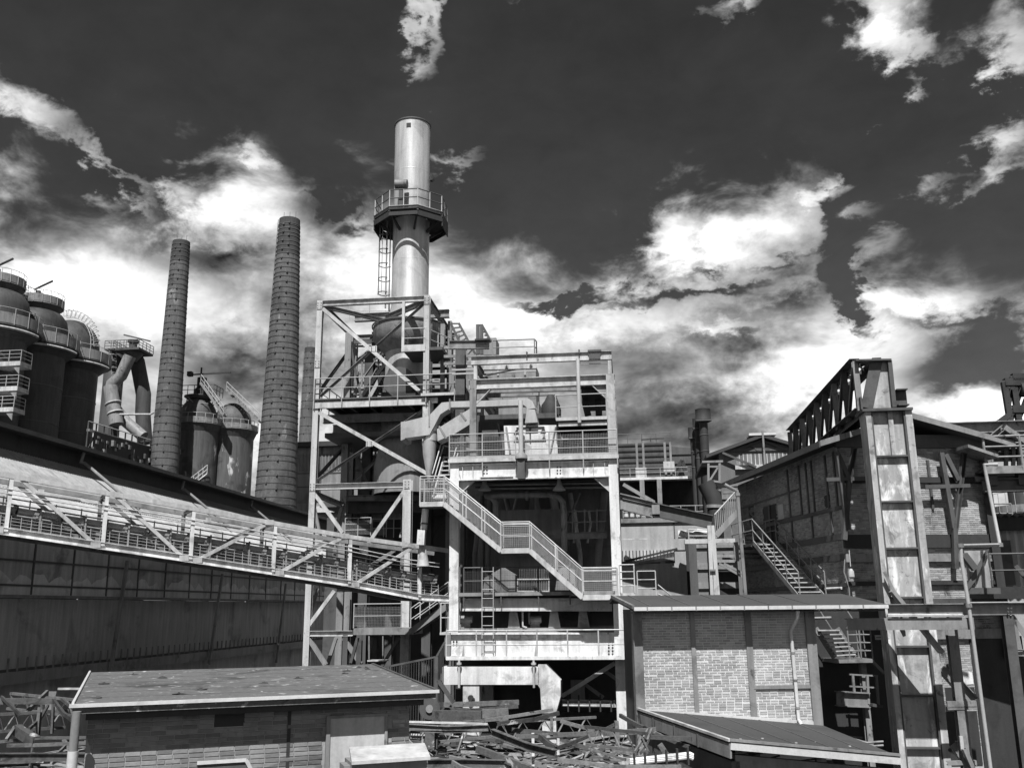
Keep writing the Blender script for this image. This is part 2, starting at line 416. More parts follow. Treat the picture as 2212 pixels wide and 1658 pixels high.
V = Vector
def beam(T, name, mat, a, b, w=.2, h=.2, kind='I', up=None, parent=None):
    mb = MB(); {'I': mb.ibeam, 'B': mb.bar, 'C': mb.chan, 'L': mb.angle}[kind](V(a), V(b), w, h, up)
    return T.add(name, mb, mat, parent)
def column(T, f, top, bot, Y, w, mat, h=None, kind='I', name='column'):
    a, b = f.at(*top, Y), f.at(*bot, Y); x = (a.x + b.x) / 2
    return beam(T, name, mat, V((x, Y, b.z)), V((x, Y, a.z)), h or w, w, kind, (1, 0, 0) if h == 'x' else None)
def pipe(T, name, mat, pts, r, n=10, parent=None):
    return T.add(name, MB().path(pts, r, n), mat, parent)
def railing(T, pts, h=1.05, mids=1, sp=1.4, mat=None, r=.024, mesh=False, drop=0.0, toe=False, posts=None, parent=None):
    """handrail with posts, mid rails and optional wire infill along a list of deck points"""
    mat = mat or RAIL; pts = [V(p) for p in pts]; up = V((0, 0, h))
    top = T.add('handrail', MB().path([p + up for p in pts], r, 6), mat, parent)
    own = parent is None
    sub = top if own else parent
    for k in range(mids):
        q = V((0, 0, h * (k + 1) / (mids + 1)))
        T.add('mid_rail', MB().path([p + q for p in pts], r * .8, 5), mat, sub)
    if toe:
        mb = MB()
        for a, b in zip(pts, pts[1:]): mb.bar(a + V((0, 0, .06)), b + V((0, 0, .06)), .012, .13)
        T.add('toe_board', mb, mat, sub)
    L = []
    for a, b in zip(pts, pts[1:]):
        n = max(1, round((b - a).length / sp))
        L += [a.lerp(b, i / n) for i in range(n)]
        if mesh:
            mb = MB(); d = b - a; ln = d.length; nn = int(ln / .07); zt = h - .12
            sd = V((d.y, -d.x, 0)).normalized() * .004
            for i in range(nn + 1):
                q = a + d * (i / nn); mb.bar(q + V((0, 0, .08)), q + V((0, 0, zt)), .006, .006)
            for j in range(int((zt - .08) / .07) + 1):
                o = V((0, 0, .08 + j * .07)); mb.bar(a + o, b + o, .006, .006)
            T.add('wire_mesh_panel', mb, mat, sub)
    L.append(pts[-1])
    pm = MB().bar((0, 0, -drop), (0, 0, h), .05, .03) if False else MB().tube((0, 0, -drop), (0, 0, h), r, 6)
    T.inst('post', 'p', [(q.x, q.y, q.z) for q in L], mat, sub, pm)
    return top
def deck(T, x0, x1, y0, y1, z, t=.06, mat=None, name='deck'):
    return T.add(name, MB().box(x0, x1, y0, y1, z - t, z), mat or DARK)
def ladder(T, a, b, w, mat, side=(1, 0, 0), sp=.3, r=.022):
    a, b, sd = V(a), V(b), V(side) * w / 2
    s1 = T.add('stile', MB().tube(a - sd, b - sd, r, 6), mat); T.add('stile', MB().tube(a + sd, b + sd, r, 6), mat)
    n = int((b - a).length / sp); d, k = (b - a), MB().tube(-sd, sd, r * .8, 5)
    T.inst('rung', 'r', [tuple(a + d * ((i + .5) / n)) for i in range(n)], mat, None, k)
def bolts(T, pts, mat, parent=None, r=.03):
    T.inst('bolt', 'b', [tuple(p) for p in pts], mat, parent, MB().tube((0, .0, 0), (0, -.03, 0), r, 6))

def gusset(T, p, w=.3, h=.3, mat=None, d=-.02):
    """bolted joint plate facing the front"""
    p = V(p); g = T.add('gusset_plate', MB().box(p.x - w / 2, p.x + w / 2, p.y + d - .012, p.y + d, p.z - h / 2, p.z + h / 2), mat or LIGHT)
    bolts(T, [(p.x + sx * w * .32, p.y + d - .012, p.z + sz * h * .32) for sx in (-1, 1) for sz in (-1, 0, 1)], DARK, g, .022)

def brick_face(T, wall, org, ux, wid, hei, nrm, bm, skip=None, ind=300, pick=None, L=.25, H=.077, j=.013):
    """bricks on a wall face: org lower-left, ux along, nrm outward. ind pieces become objects, the rest one part"""
    ux, nrm = V(ux).normalized(), V(nrm).normalized(); uz = V((0, 0, 1)); th = .012
    cells = []
    for r in range(int(hei / H)):
        x = -(r % 2) * L / 2 - (rnd.random() * .02); z0 = r * H
        while x < wid:
            a, b = max(x + j / 2, 0), min(x + L - j / 2, wid)
            if rnd.random() < .06 and b - a > .2: b = a + .115
            if b - a > .04 and not (skip and skip((a + b) / 2, z0 + H / 2)): cells.append((a, b, z0 + j / 2, z0 + H - j / 2))
            x = b + j / 2 if b < x + L - j else x + L
    full = [c for c in cells if abs(c[1] - c[0] - (L - j)) < .003]
    if pick: full = [c for c in full if pick((c[0] + c[1]) / 2, (c[2] + c[3]) / 2)]
    rnd.shuffle(full); sel = set(full[:ind])
    mb, tone = MB(), []
    def one(mb, a, b, z0, z1, o, k):
        # 5-sided, slightly proud and uneven
        e = th * k; n = len(mb.v); i = .004
        P = [o + ux * p + uz * q for p, q in ((a, z0), (b, z0), (b, z1), (a, z1))] + [o + ux * p + uz * q + nrm * e for p, q in ((a + i, z0 + i), (b - i, z0 + i), (b - i, z1 - i), (a + i, z1 - i))]
        mb.v += [tuple(p) for p in P]
        mb.f += [tuple(n + q for q in f) for f in ((4, 5, 6, 7), (0, 1, 5, 4), (1, 2, 6, 5), (2, 3, 7, 6), (3, 0, 4, 7))]
    locs = []
    for c in cells:
        if c in sel: locs.append(c)
        else:
            one(mb, *c, V(org), .6 + rnd.random() * .7); tone += [rnd.uniform(-.5, .5)] * 8
    mb.tone = tone
    T.add('brick_courses', mb, bm, wall, None, 'stuff')
    if locs:
        pm = MB(); w2 = (L - j) / 2; h2 = (H - j) / 2; one(pm, -w2, w2, -h2, h2, V((0, 0, 0)), 1.0)
        T.inst('brick', 'k', [tuple(V(org) + ux * ((c[0] + c[1]) / 2) + uz * ((c[2] + c[3]) / 2)) for c in locs], bm, wall, pm)
def corr_sheet(p0, ux, uv, w, l, pitch=.18, amp=.035, nrm=None):
    """corrugated sheet: ux across ribs, uv along ribs"""
    ux, uv = V(ux).normalized(), V(uv).normalized(); nn = V(nrm).normalized() if nrm else ux.cross(uv).normalized()
    mb = MB(); n = int(w / pitch * 4); k = [0, .7, 1, .7, 0, -.7, -1, -.7]
    for i in range(n + 1):
        o = V(p0) + ux * (i * pitch / 4) + nn * amp * math.sin(i * math.pi / 2)
        mb.v += [tuple(o), tuple(o + uv * l)]
        if i: q = len(mb.v); mb.f.append((q - 4, q - 2, q - 1, q - 3))
    return mb

# ================================================================== ground
g = MB(); N = 40
for i in range(N):
    for j in range(N):
        x0, x1, y0, y1 = [(-600 + 1200 * q / N) for q in (i, i + 1, j, j + 1)]
        g.quad((x0, y0 + 300, 0), (x1, y0 + 300, 0), (x1, y1 + 300, 0), (x0, y1 + 300, 0))
single('ground', 'sooty works yard ground under the whole plant', None, g, GROUND, Frame(0), kind='structure')

# ================================================================== long hall on the left
def hall():
    XH = -25.0
    T = Thing('factory_hall', 'long dark hall with a corrugated roof running back behind the conveyor bridge', 'hall')
    zl = lambda z, x, y, X=XH: PL.atx(*z(x, y), X).z
    Y0, Y1 = 20.0, 90.0
    z_ridge = zl(zA, 600, 1432, XH - 3.4)          # upper line of the dark eave
    z_sof = zl(zA, 600, 1555, XH - 3.0)            # under the eave
    z_low = zl(zB, 700, 330, XH)                   # lower edge of the corrugated slope
    z_str = zl(zB, 700, 395, XH + .5)
    z_led = zl(zB, 700, 770, XH)
    z_foot = zl(zB, 700, 1085, XH)
    n = 12; w = (Y1 - Y0) / n
    rf = T.add('upper_roof', MB().box(XH - 9, XH - 2.5, Y0, Y1, z_ridge - .16, z_ridge), BLACK)
    T.add('eave_fascia', MB().box(XH - 2.5, XH - 2.42, Y0, Y1, z_ridge - .22, z_ridge - .02), DARK, rf)
    T.add('monitor_wall', MB().box(XH - 3.5, XH - 3.3, Y0, Y1, z_sof - .8, z_ridge - .16), BLACK)
    zt = z_sof; d = V((3.3, 0, z_low - zt)); ln = d.length
    for i in range(n):                              # roof sheets side by side
        T.add('roof_sheet', corr_sheet((XH - 3.3, Y0 + i * w, zt), (0, 1, 0), d, w - .03, ln, .2, .03), CORR)
    d2 = V((.9, 0, -.85))  # sloping strip added to catch the sun as a bright band on the hall
    for i in range(n):
        a = V((XH + .02, Y0 + i * w, z_low - .06))
        T.add('sun_strip_sheet', MB().prism([a, a + V((0, w - .05, 0)), a + V((0, w - .05, 0)) + d2, a + d2], (.02, 0, .03)), SHEETW)
    T.add('upper_wall', MB().box(XH - .3, XH, Y0, Y1, z_led, z_low - .1), HALLW)
    for i in range(24):                             # pale render left along the foot of the wall, broken off along its top
        ya, yb_ = Y0 + (Y1 - Y0) * i / 24, Y0 + (Y1 - Y0) * (i + 1) / 24; k = 7
        tops = [(XH + .004, ya + (yb_ - ya) * (1 - j / k), z_led + .75 + rnd.gauss(0, .16)) for j in range(k + 1)]
        T.add('render_patch', MB().prism([(XH + .004, ya, z_led), (XH + .004, yb_, z_led)] + tops, (.012, 0, 0)), HALLP)
    for i in range(2 * n):                          # pilaster ribs and rails that split the wall in panels
        y = Y0 + i * w / 2
        T.add('wall_rib', MB().box(XH, XH + .05, y, y + .09, z_led + .02, z_low - .9), DARK)
    for k in range(2): T.add('wall_rail', MB().box(XH + .05, XH + .09, Y0, Y1, z_led + .35 + k * 1.0, z_led + .43 + k * 1.0), DARK)
    T.add('ledge', MB().box(XH - .1, XH + .25, Y0, Y1, z_led - .12, z_led), CONC)
    T.add('lower_wall', MB().box(XH - 1.5, XH - 1.3, Y0, Y1, 0, z_led - .12), HALLW2)
    T.add('foot_walk', MB().box(XH - 1.3, XH + .3, Y0, Y1, z_foot - .25, z_foot - .05), DARK)
    T.add('foot_beam', MB().box(XH + .3, XH + .42, Y0, Y1, z_foot - .5, z_foot - .02), STEEL)
    zpost = [(XH + .1, Y0 + 9 + i * .62, z_foot - .05) for i in range(75)]
    T.inst('short_post', 's', zpost, STEEL, None, MB().box(-.03, .03, -.03, .03, 0, .55))
    T.add('end_wall', MB().box(XH - 9, XH - .35, Y1 - .4, Y1, 0, z_ridge - .2), CONC)
    for x, y in ((490, 40), (1003, 180), (1352, 280)):   # rain pipes from the upper eave over the slope
        top = PL.atx(*zB(x, y), XH - 2.3); yy = top.y
        a = V((XH - 2.9, yy, z_ridge - .2)); b = V((XH - 3.0, yy, zt + .25)); c = V((XH + .1, yy + .6, z_low + .2))
        pipe(T, 'rain_pipe', STEEL, [a, b, b + (c - b) * .06 + V((0, 0, .1)), c], .09, 8)
    for (xa, ya, xb, yb) in ((663, 580, 575, 1150), (1157, 650, 1087, 1120), (1487, 700, 1437, 1110)):
        beam(T, 'raking_prop', STEEL, PL.atx(*zB(xb, yb), XH + .6), PL.atx(*zB(xa, ya), XH + .5), .14, .14, 'B')
    T.done()
hall()

# ================================================================== brick chimneys
def chimney(label, top, bot, wt, wb, Y, nb, dark_top, open_h=True):
    T = Thing('brick_chimney', label, 'chimney', PL, 'banded brick chimneys behind the hall')
    a, b = PL.at(*top, Y), PL.at(*bot, Y); x = b.x
    k = (a - V((0, 0, 7))).length; kb = (b - V((0, 0, 7))).length
    rt, rb = wt / 2 / FPX * V((a.x, a.y)).length * 1.02, wb / 2 / FPX * V((b.x, b.y)).length
    zb, zt = b.z, a.z; slope = (rt - rb) / (zt - zb); r0 = rb - slope * zb
    rad = lambda z: rb + slope * (z - zb)
    zs = zb + (zt - zb) * (1 - dark_top)
    T.add('shaft', MB().lathe([(r0, 0), (rad(zs), zs)], (x, Y, 0), 40, False), CHIMB)
    m2 = MB().lathe([(rad(zs), zs), (rt, zt), (rt - .25, zt), (rt - .3, zt - 2)], (x, Y, 0), 40, False)
    T.add('sooty_crown', m2, CHIMT)
    for i in range(nb):                              # iron hoops, closer together towards the top
        t = (i + .5) / nb; t = 1 - (1 - t) ** 1.18; z = zb - 3 + (zt - .5 - zb + 3) * t + rnd.uniform(-.12, .12); r = rad(z)
        h = T.add('iron_hoop', MB().lathe([(r, z - .05), (r + .035, z - .04), (r + .035, z + .04), (r, z + .05)], (x, Y, 0), 32, False), DARK)
        an = -math.pi / 2 + (.35 if i % 2 else -.15)
        T.add('hoop_clamp', MB().box(x + (r + .07) * math.cos(an) - .09, x + (r + .07) * math.cos(an) + .09, Y + (r + .07) * math.sin(an) - .06, Y + (r + .07) * math.sin(an) + .06, z - .07, z + .07), DARK, h)
    # lightning rods and a conductor
    for q in (-.6, 0, .6): T.add('lightning_rod', MB().tube((x + q * rt, Y, zt), (x + q * rt, Y, zt + .9), .02, 5), DARK)
    T.add('conductor', MB().tube((x - r0 * .995, Y - .3, 0), (x - rt * .995 - .05, Y - .3, zt), .03, 5), DARK)
    T.done()
chimney('slim hooped brick chimney, leftmost of the three, beside the domed stoves', (388, 523), (354, 1010), 35, 57, 105, 42, .1)
chimney('tallest hooped brick chimney, in the middle of the three, with a sooty top', (621, 476), (596, 1075), 45, 86, 84, 54, .14)
chimney('small distant brick chimney partly hidden behind the steel frame tower', (671, 752), (663, 950), 25, 34, 150, 14, .05)

# ================================================================== hot blast stoves
def gallery(T, c, r, z, hh=1.0, wid=1.1, n=36, mat=None, a0=-math.pi, a1=.25 * math.pi, panel=True, sheet=.55):
    hh = max(hh, sheet + .5)
    x, y = c
    ring = MB().lathe([(r, z - .15), (r + wid, z - .15), (r + wid, z), (r, z)], (x, y, 0), n, False)
    g = T.add('gallery', ring, mat or DARK)
    T.add('gallery_cone', MB().lathe([(r + .01, z - 1.1), (r + wid * .85, z - .16)], (x, y, 0), n, False), DARK, g)
    if panel:
        sh = MB().lathe([(r + wid + .02, z), (r + wid + .02, z + sheet), (r + wid - .02, z + sheet), (r + wid - .02, z)], (x, y, 0), n, False)
        T.add('parapet_sheet', sh, STEEL, g)
    T.add('handrail', MB().path([(x + (r + wid) * math.cos(a0 + (a1 - a0) * i / 24), y + (r + wid) * math.sin(a0 + (a1 - a0) * i / 24), z + hh) for i in range(25)], .035, 5), RAIL, g)
    T.inst('post', 'p', [(x + (r + wid + .03) * math.cos(a0 + (a1 - a0) * i / 12), y + (r + wid + .03) * math.sin(a0 + (a1 - a0) * i / 12), z) for i in range(13)], RAIL, g, MB().tube((0, 0, -.1), (0, 0, hh), .035, 5))
    return g
def stove(label, cx, cy, r, zg, ztop, kind):
    T = Thing('blast_stove', label, 'stove', PL, 'blast stoves standing behind the hall')
    sh = T.add('shell', MB().lathe([(r, 0), (r, zg - .3)], (cx, cy, 0), 48, False), STOVE)
    for z in (zg - 4.5, zg - 8.5): T.add('shell_seam', MB().lathe([(r, z - .08), (r + .05, z - .06), (r + .05, z + .06), (r, z + .08)], (cx, cy, 0), 40, False), DARK, sh)
    gallery(T, (cx, cy), r, zg, 1.6, 1.3, sheet=1.1)
    pipe(T, 'ring_pipe', LIGHT, [(cx + (r + 1.35) * math.cos(a), cy + (r + 1.35) * math.sin(a), zg - .5) for a in [(-1.05 + 1.1 * i / 20) * math.pi for i in range(21)]], .13, 6)
    h = ztop - zg
    if kind == 'drum':
        T.add('crown', MB().lathe([(r * .98, zg), (r * .98, zg + h * .55), (r * .93, zg + h * .72), (r * .78, zg + h * .86), (r * .55, zg + h * .95), (r * .5, zg + h), (.1, zg + h)], (cx, cy, 0), 48, False), STOVE)
        gallery(T, (cx, cy), r * .55, zg + h + .3, 1.0, .75, 28, STEEL, sheet=.8)
        L = [(cx + r * .2 + dx, cy - r * .98 - .25) for dx in (-.25, .25)]
        ladder(T, (cx - r * .35, cy - r * .96 - .2, zg), (cx - r * .35, cy - r * .96 - .2, zg + h + 1), .6, RAIL, sp=.45)
        m = MB().tube((cx + .1, cy - 1.2, zg + h + 1.9), (cx + 2.2, cy - 1.2, zg + h + 2.8), .12, 6)
        T.add('relief_valve_arm', m, DARK)
        T.add('relief_valve', MB().lathe([(.5, 0), (.5, .7), (.25, .9), (.25, 1.5)], (cx + .5, cy - 1.0, zg + h + .3), 16), DARK)
    else:
        prof = [(r * .97, zg)] + [(r * .97 * math.cos(t), zg + h * .35 + h * .65 * math.sin(t)) for t in [i * math.pi / 2 / 10 for i in range(10)]] + [(.05, ztop)]
        T.add('dome', MB().lathe(prof, (cx, cy, 0), 48, False), STOVEP if kind == 'peel' else STOVE)
        # curved ladder with safety hoops up the right side of the dome
        P = [(cx + (r + .15) * math.cos(t), cy - r * .35, zg + h * .35 + (h * .65 + .15) * math.sin(t)) for t in [i * math.pi / 2 / 12 * 1.05 for i in range(13)]]
        for dy in (-.3, .3): T.add('ladder_stile', MB().path([(p[0], p[1] + dy, p[2]) for p in P], .04, 5), LIGHT)
        P2 = [(cx + (r + .95) * math.cos(t), cy - r * .35, zg + h * .35 + (h * .65 + .95) * math.sin(t)) for t in [i * math.pi / 2 / 12 * 1.05 for i in range(13)]]
        T.add('cage_bar', MB().path(P2, .035, 5), LIGHT)
        for p, q in zip(P, P2): T.add('cage_hoop', MB().path([(p[0], p[1] - .3, p[2]), (q[0], q[1] - .3, q[2]), (q[0], q[1] + .3, q[2]), (p[0], p[1] + .3, p[2])], .03, 5), LIGHT)
    return T
YS = 92.0
ga = PL.at(*zA(555, 690), YS); gb = PL.at(*zA(812, 860), YS + 6.5)
xs = ga.x - 1.1 - 3.8
zg1 = PL.at(*zA(300, 600), YS - 4).z
dome_top = PL.at(*zA(620, 470), YS + 6.5).z
for i, (lab, kd, dz, dx) in enumerate([
        ('drum-crowned blast stove with railed landings, cut off by the left edge', 'drum', 4.7, -.2),
        ('middle blast stove with a drum crown and a ladder up its front', 'drum', 4.6, 0),
        ('round-domed blast stove with a hooped ladder, last of the dark row', 'dome', 0, 0)]):
    cy = YS + (i - 1) * 6.6
    T = stove(lab, xs + dx, cy, 3.3, zg1, zg1 + dz if kd == 'drum' else dome_top, kd)
    if i == 0:
        for k, (rx, ry) in enumerate(((152, 770), (130, 955), (100, 1110))):
            q = PL.at(*zA(rx, ry), cy - 3.3); z = q.z; xe = q.x
            fl = T.add('landing', MB().box(xe - 5, xe, cy - 3.3, cy - 1.5, z - .45, z), LIGHT)
            railing(T, [(xe - 5, cy - 3.3, z), (xe, cy - 3.3, z), (xe, cy - 1.6, z)], 1.1, 2, 1.2, RAIL, .04, parent=fl)
            T.add('bracket', MB().prism([(xe - .1, cy - 3.2, z - .45), (xe - .9, cy - 3.2, z - .45), (xe - .1, cy - 3.2, z - 1.3)], (0, .1, 0)), STEEL, fl)
        br = T.add('top_bridge', MB().box(xs - .8, xs + .4, cy, cy + 6.6, zg1 + 4.9, zg1 + 5.3), STEEL)
        railing(T, [(xs + .4, cy, zg1 + 5.3), (xs + .4, cy + 6.6, zg1 + 5.3)], 1.1, 1, 1.3, RAIL, .04, parent=br)
    T.done()
def cowper_pair():
    lab = ['round stove with flaking dome paint and a swinging arm beside the tallest chimney', 'stained stove close behind the flaking dome, with a sloping stair on top']
    c = PL.at(*zA(1460, 1230), 112); r = 166 * .2923 * 112 / FPX
    for k, (dx, dy, dz) in enumerate(((0, 0, 0), (3.1, 3.6, -.2))):
        T = Thing('blast_stove', lab[k], 'stove', PL, 'blast stoves standing behind the hall')
        cx, cy, zg = c.x + dx, c.y + dy, c.z + dz - .4; R_ = r if k == 0 else r * 1.04
        T.add('shell', MB().lathe([(R_, 0), (R_, zg)], (cx, cy, 0), 48, False), STOVEP)
        gallery(T, (cx, cy), R_, zg + .1, 1.0, .5, 36, STEEL, sheet=.6)
        rd = R_ * .86; hd = rd * 1.1
        prof = [(rd, zg + .6)] + [(rd * math.cos(t), zg + 1.2 + hd * math.sin(t)) for t in [i * math.pi / 2 / 10 for i in range(10)]] + [(.05, zg + 1.2 + hd)]
        T.add('dome', MB().lathe(prof, (cx, cy, 0), 48, False), STOVEP)
        if k == 0:
            zt = zg + 1.2 + hd
            tp = T.add('top_platform', MB().lathe([(1.4, zt - .35), (1.9, zt), (1.9, zt + .12), (.2, zt + .12)], (cx, cy, 0), 20, False), DARK)
            T.add('valve_housing', MB().lathe([(.95, zt - .3), (.95, zt + 1.0), (.6, zt + 1.3), (.6, zt + 2.6)], (cx + .2, cy, 0), 16), BLACK)
            railing(T, [(cx - 2.6, cy - 1.6, zt + .1), (cx + 2.6, cy - 1.6, zt + .1), (cx + 2.6, cy + 1.2, zt + .1)], 1.2, 1, .9, DARK, .05)
            T.add('swing_arm', MB().bar((cx - 1.3, cy - .4, zt + 3.0), (cx + 4.2, cy - .4, zt + 3.1), .18, .16), BLACK)
            T.add('arm_post', MB().tube((cx + .2, cy - .4, zt + 2.5), (cx + .2, cy - .4, zt + 3.9), .12, 6), BLACK)
            T.add('counterweight', MB().box(cx - 1.6, cx - 1.0, cy - .7, cy - .1, zt + 2.8, zt + 3.4), BLACK)
        # sloping stair flight over the crown
        a = V((cx - .2 if k else cx + 1.0, cy - R_ * .75, zg + 5.2)); b = V((cx + R_ + 1.6, cy - R_ * .75, zg + .9))
        fl = T.add('stair_stringer', MB().bar(a, b, .1, .3), STEEL); T.add('stair_stringer', MB().bar(a + V((0, .9, 0)), b + V((0, .9, 0)), .1, .3), STEEL)
        T.add('handrail', MB().path([a + V((0, 0, 1.1)), b + V((0, 0, 1.1))], .05, 5), RAIL)
        T.add('mid_rail', MB().path([a + V((0, 0, .55)), b + V((0, 0, .55))], .04, 5), RAIL)
        T.inst('stair_post', 'q', [tuple(a.lerp(b, i / 6)) for i in range(7)], RAIL, None, MB().tube((0, 0, 0), (0, 0, 1.1), .04, 5))
        T.inst('tread', 't', [tuple(a.lerp(b, i / 14) + V((0, .45, 0))) for i in range(15)], STEEL, None, MB().box(-.15, .15, -.42, .42, -.03, .03))
        for i in range(9):                             # pipes and valves cluttering the crown
            an = R(rnd.uniform(180, 360)); q = V((cx + rd * .8 * math.cos(an), cy + rd * .8 * math.sin(an), zg + 1.0 + rnd.random())); T.add('crown_pipe', MB().path([q, q + V((0, 0, rnd.uniform(.6, 1.6))), q + V((rnd.uniform(-1.2, 1.2), 0, rnd.uniform(1.2, 2.0)))], .07, 6), DARK if i % 2 else STEEL)
        if k == 0:                                     # curved stair on the shell
            P = []
            for i in range(13):
                an = R(-150 + i * 9.5); P.append(V((cx + (R_ + .5) * math.cos(an), cy + (R_ + .5) * math.sin(an), zg - 12.2 + i * .48)))
            for dz in (0, .55, 1.1): T.add('curved_stair_rail', MB().path([p + V((0, 0, dz)) for p in P], .08 if dz == 0 else .045, 5), LIGHT)
            T.inst('stair_post', 'q', [tuple(p) for p in P], LIGHT, None, MB().tube((0, 0, 0), (0, 0, 1.1), .04, 5))
        T.done()
cowper_pair()

# ================================================================== big gas pipes with a winch platform
def gas_pipes():
    T = Thing('downcomer_pipes', 'big bent gas pipes under a railed winch platform, between the stoves and the slim chimney', 'pipework')
    Y = 118; P = lambda x, y, d=0: PL.at(*zA(x, y), Y + d)
    r = 60 * .2923 * Y / FPX
    pipe(T, 'gas_pipe', STEEL, [P(960, 735), P(895, 880), P(830, 940), P(815, 1000), P(850, 1120), P(930, 1220), P(1060, 1330)], [r * .8] * 4 + [r * .75] * 3, 20)
    pipe(T, 'gas_pipe', STOVE, [P(985, 720, 3), P(1015, 780, 3), P(1060, 1020, 3), P(1055, 1150, 3), P(1070, 1380, 3)], r, 20)
    pipe(T, 'dust_pipe', STEEL, [P(815, 960, -2), P(835, 1090, -2), P(860, 1240, -2)], r * .9, 20)
    for x, y in ((835, 1080), (850, 1150)): T.add('flange', MB().tube(P(x, y, -2), P(x + 2, y + 8, -2), r * 1.05, 20), LIGHT)
    T.add('uptake', MB().lathe([(r * 1.3, -14), (r * 1.3, 0), (r * .9, .8)], P(850, 760, 2), 24), STOVE)
    pipe(T, 'cross_pipe', LIGHT, [P(885, 1165, -4), P(1110, 1165, -4), P(1140, 1150, -4)], 8 * .2923 * Y / FPX, 8)
    b = P(985, 700, 1); pl = T.add('winch_platform', MB().box(b.x - 1.9, b.x + 1.9, b.y - 2, b.y + 2, b.z - .3, b.z), DARK)
    railing(T, [b + V((-1.9, 2, 0)), b + V((-1.9, -2, 0)), b + V((1.9, -2, 0)), b + V((1.9, 2, 0))], 1.1, 2, 1.0, DARK, .05)
    T.add('platform_cone', MB().lathe([(.5, -1.6), (1.4, -.3)], b, 16, False), DARK)
    c = P(985, 640, 1); T.add('winch_drum', MB().lathe([(.55, -1.4), (.55, 0), (.8, .1), (.8, .4), (.35, .5)], c, 16), DARK)
    T.add('winch_arm', MB().bar(P(915, 578, 1), P(1110, 625, 1), .2, .18), DARK)
    e = P(880, 690, 0); sp = T.add('side_platform', MB().box(e.x - 1.6, e.x + 1.2, e.y - 1, e.y + 1, e.z - .2, e.z), DARK)
    railing(T, [e + V((-1.6, -1, 0)), e + V((1.2, -1, 0))], 1.1, 2, .8, DARK, .05)
    q = [P(840, 640, -.5), P(840, 870, -.5)]; ladder(T, q[1], q[0], .7, RAIL, sp=.6)
    for i in range(5):
        z = q[0].lerp(q[1], i / 5); T.add('cage_hoop', MB().path([z + V((-.4, 0, 0)), z + V((-.4, -.7, 0)), z + V((.4, -.7, 0)), z + V((.4, 0, 0))], .05, 5), RAIL)
    T.done()
    # latticed pipe bridge at their feet
    T = Thing('pipe_bridge', 'latticed pipe bridge with a pale rail running behind the hall roof', 'bridge')
    a, b = PL.at(*zA(650, 1280), 88), PL.at(*zA(1110, 1410), 104)
    for dz, w in ((0, .25), (-2.6, .2)): beam(T, 'chord', STEEL if dz else LIGHT, a + V((0, 0, dz)), b + V((0, 0, dz)), w, w, 'B')
    n = 9
    for i in range(n + 1):
        p = a.lerp(b, i / n); beam(T, 'hanger', DARK, p + V((0, 0, -2.6)), p + V((0, 0, .9)), .12, .12, 'B')
        if i < n: beam(T, 'lattice_bar', DARK, p + V((0, 0, -2.6)), a.lerp(b, (i + 1) / n), .1, .1, 'B')
    T.add('rail', MB().path([a + V((0, 0, .9)), b + V((0, 0, .9))], .06, 5), RAIL)
    for t in (.28, .72):
        p = a.lerp(b, t); beam(T, 'support_post', STEEL, V((p.x, p.y - .6, 0)), p + V((0, -.6, -.8)), .5, .5)
    T.add('back_sheet', MB().prism([a + V((0, 1.2, .1)), b + V((0, 1.2, .1)), V((b.x, b.y + 1.2, 4)), V((a.x, a.y + 1.2, 4))], (-.2, .2, 0)), BLACK)
    for i in range(26):
        q = a.lerp(b, (i + rnd.random() * .6) / 26) + V((0, .9, -rnd.uniform(.2, 2.2))); s = rnd.uniform(.12, .4); T.add('valve_block', MB().box(q.x - s, q.x + s, q.y - .2, q.y + .2, q.z - s * .8, q.z + s * .8), STEEL if i % 3 else DARK)
    T.done()
gas_pipes()

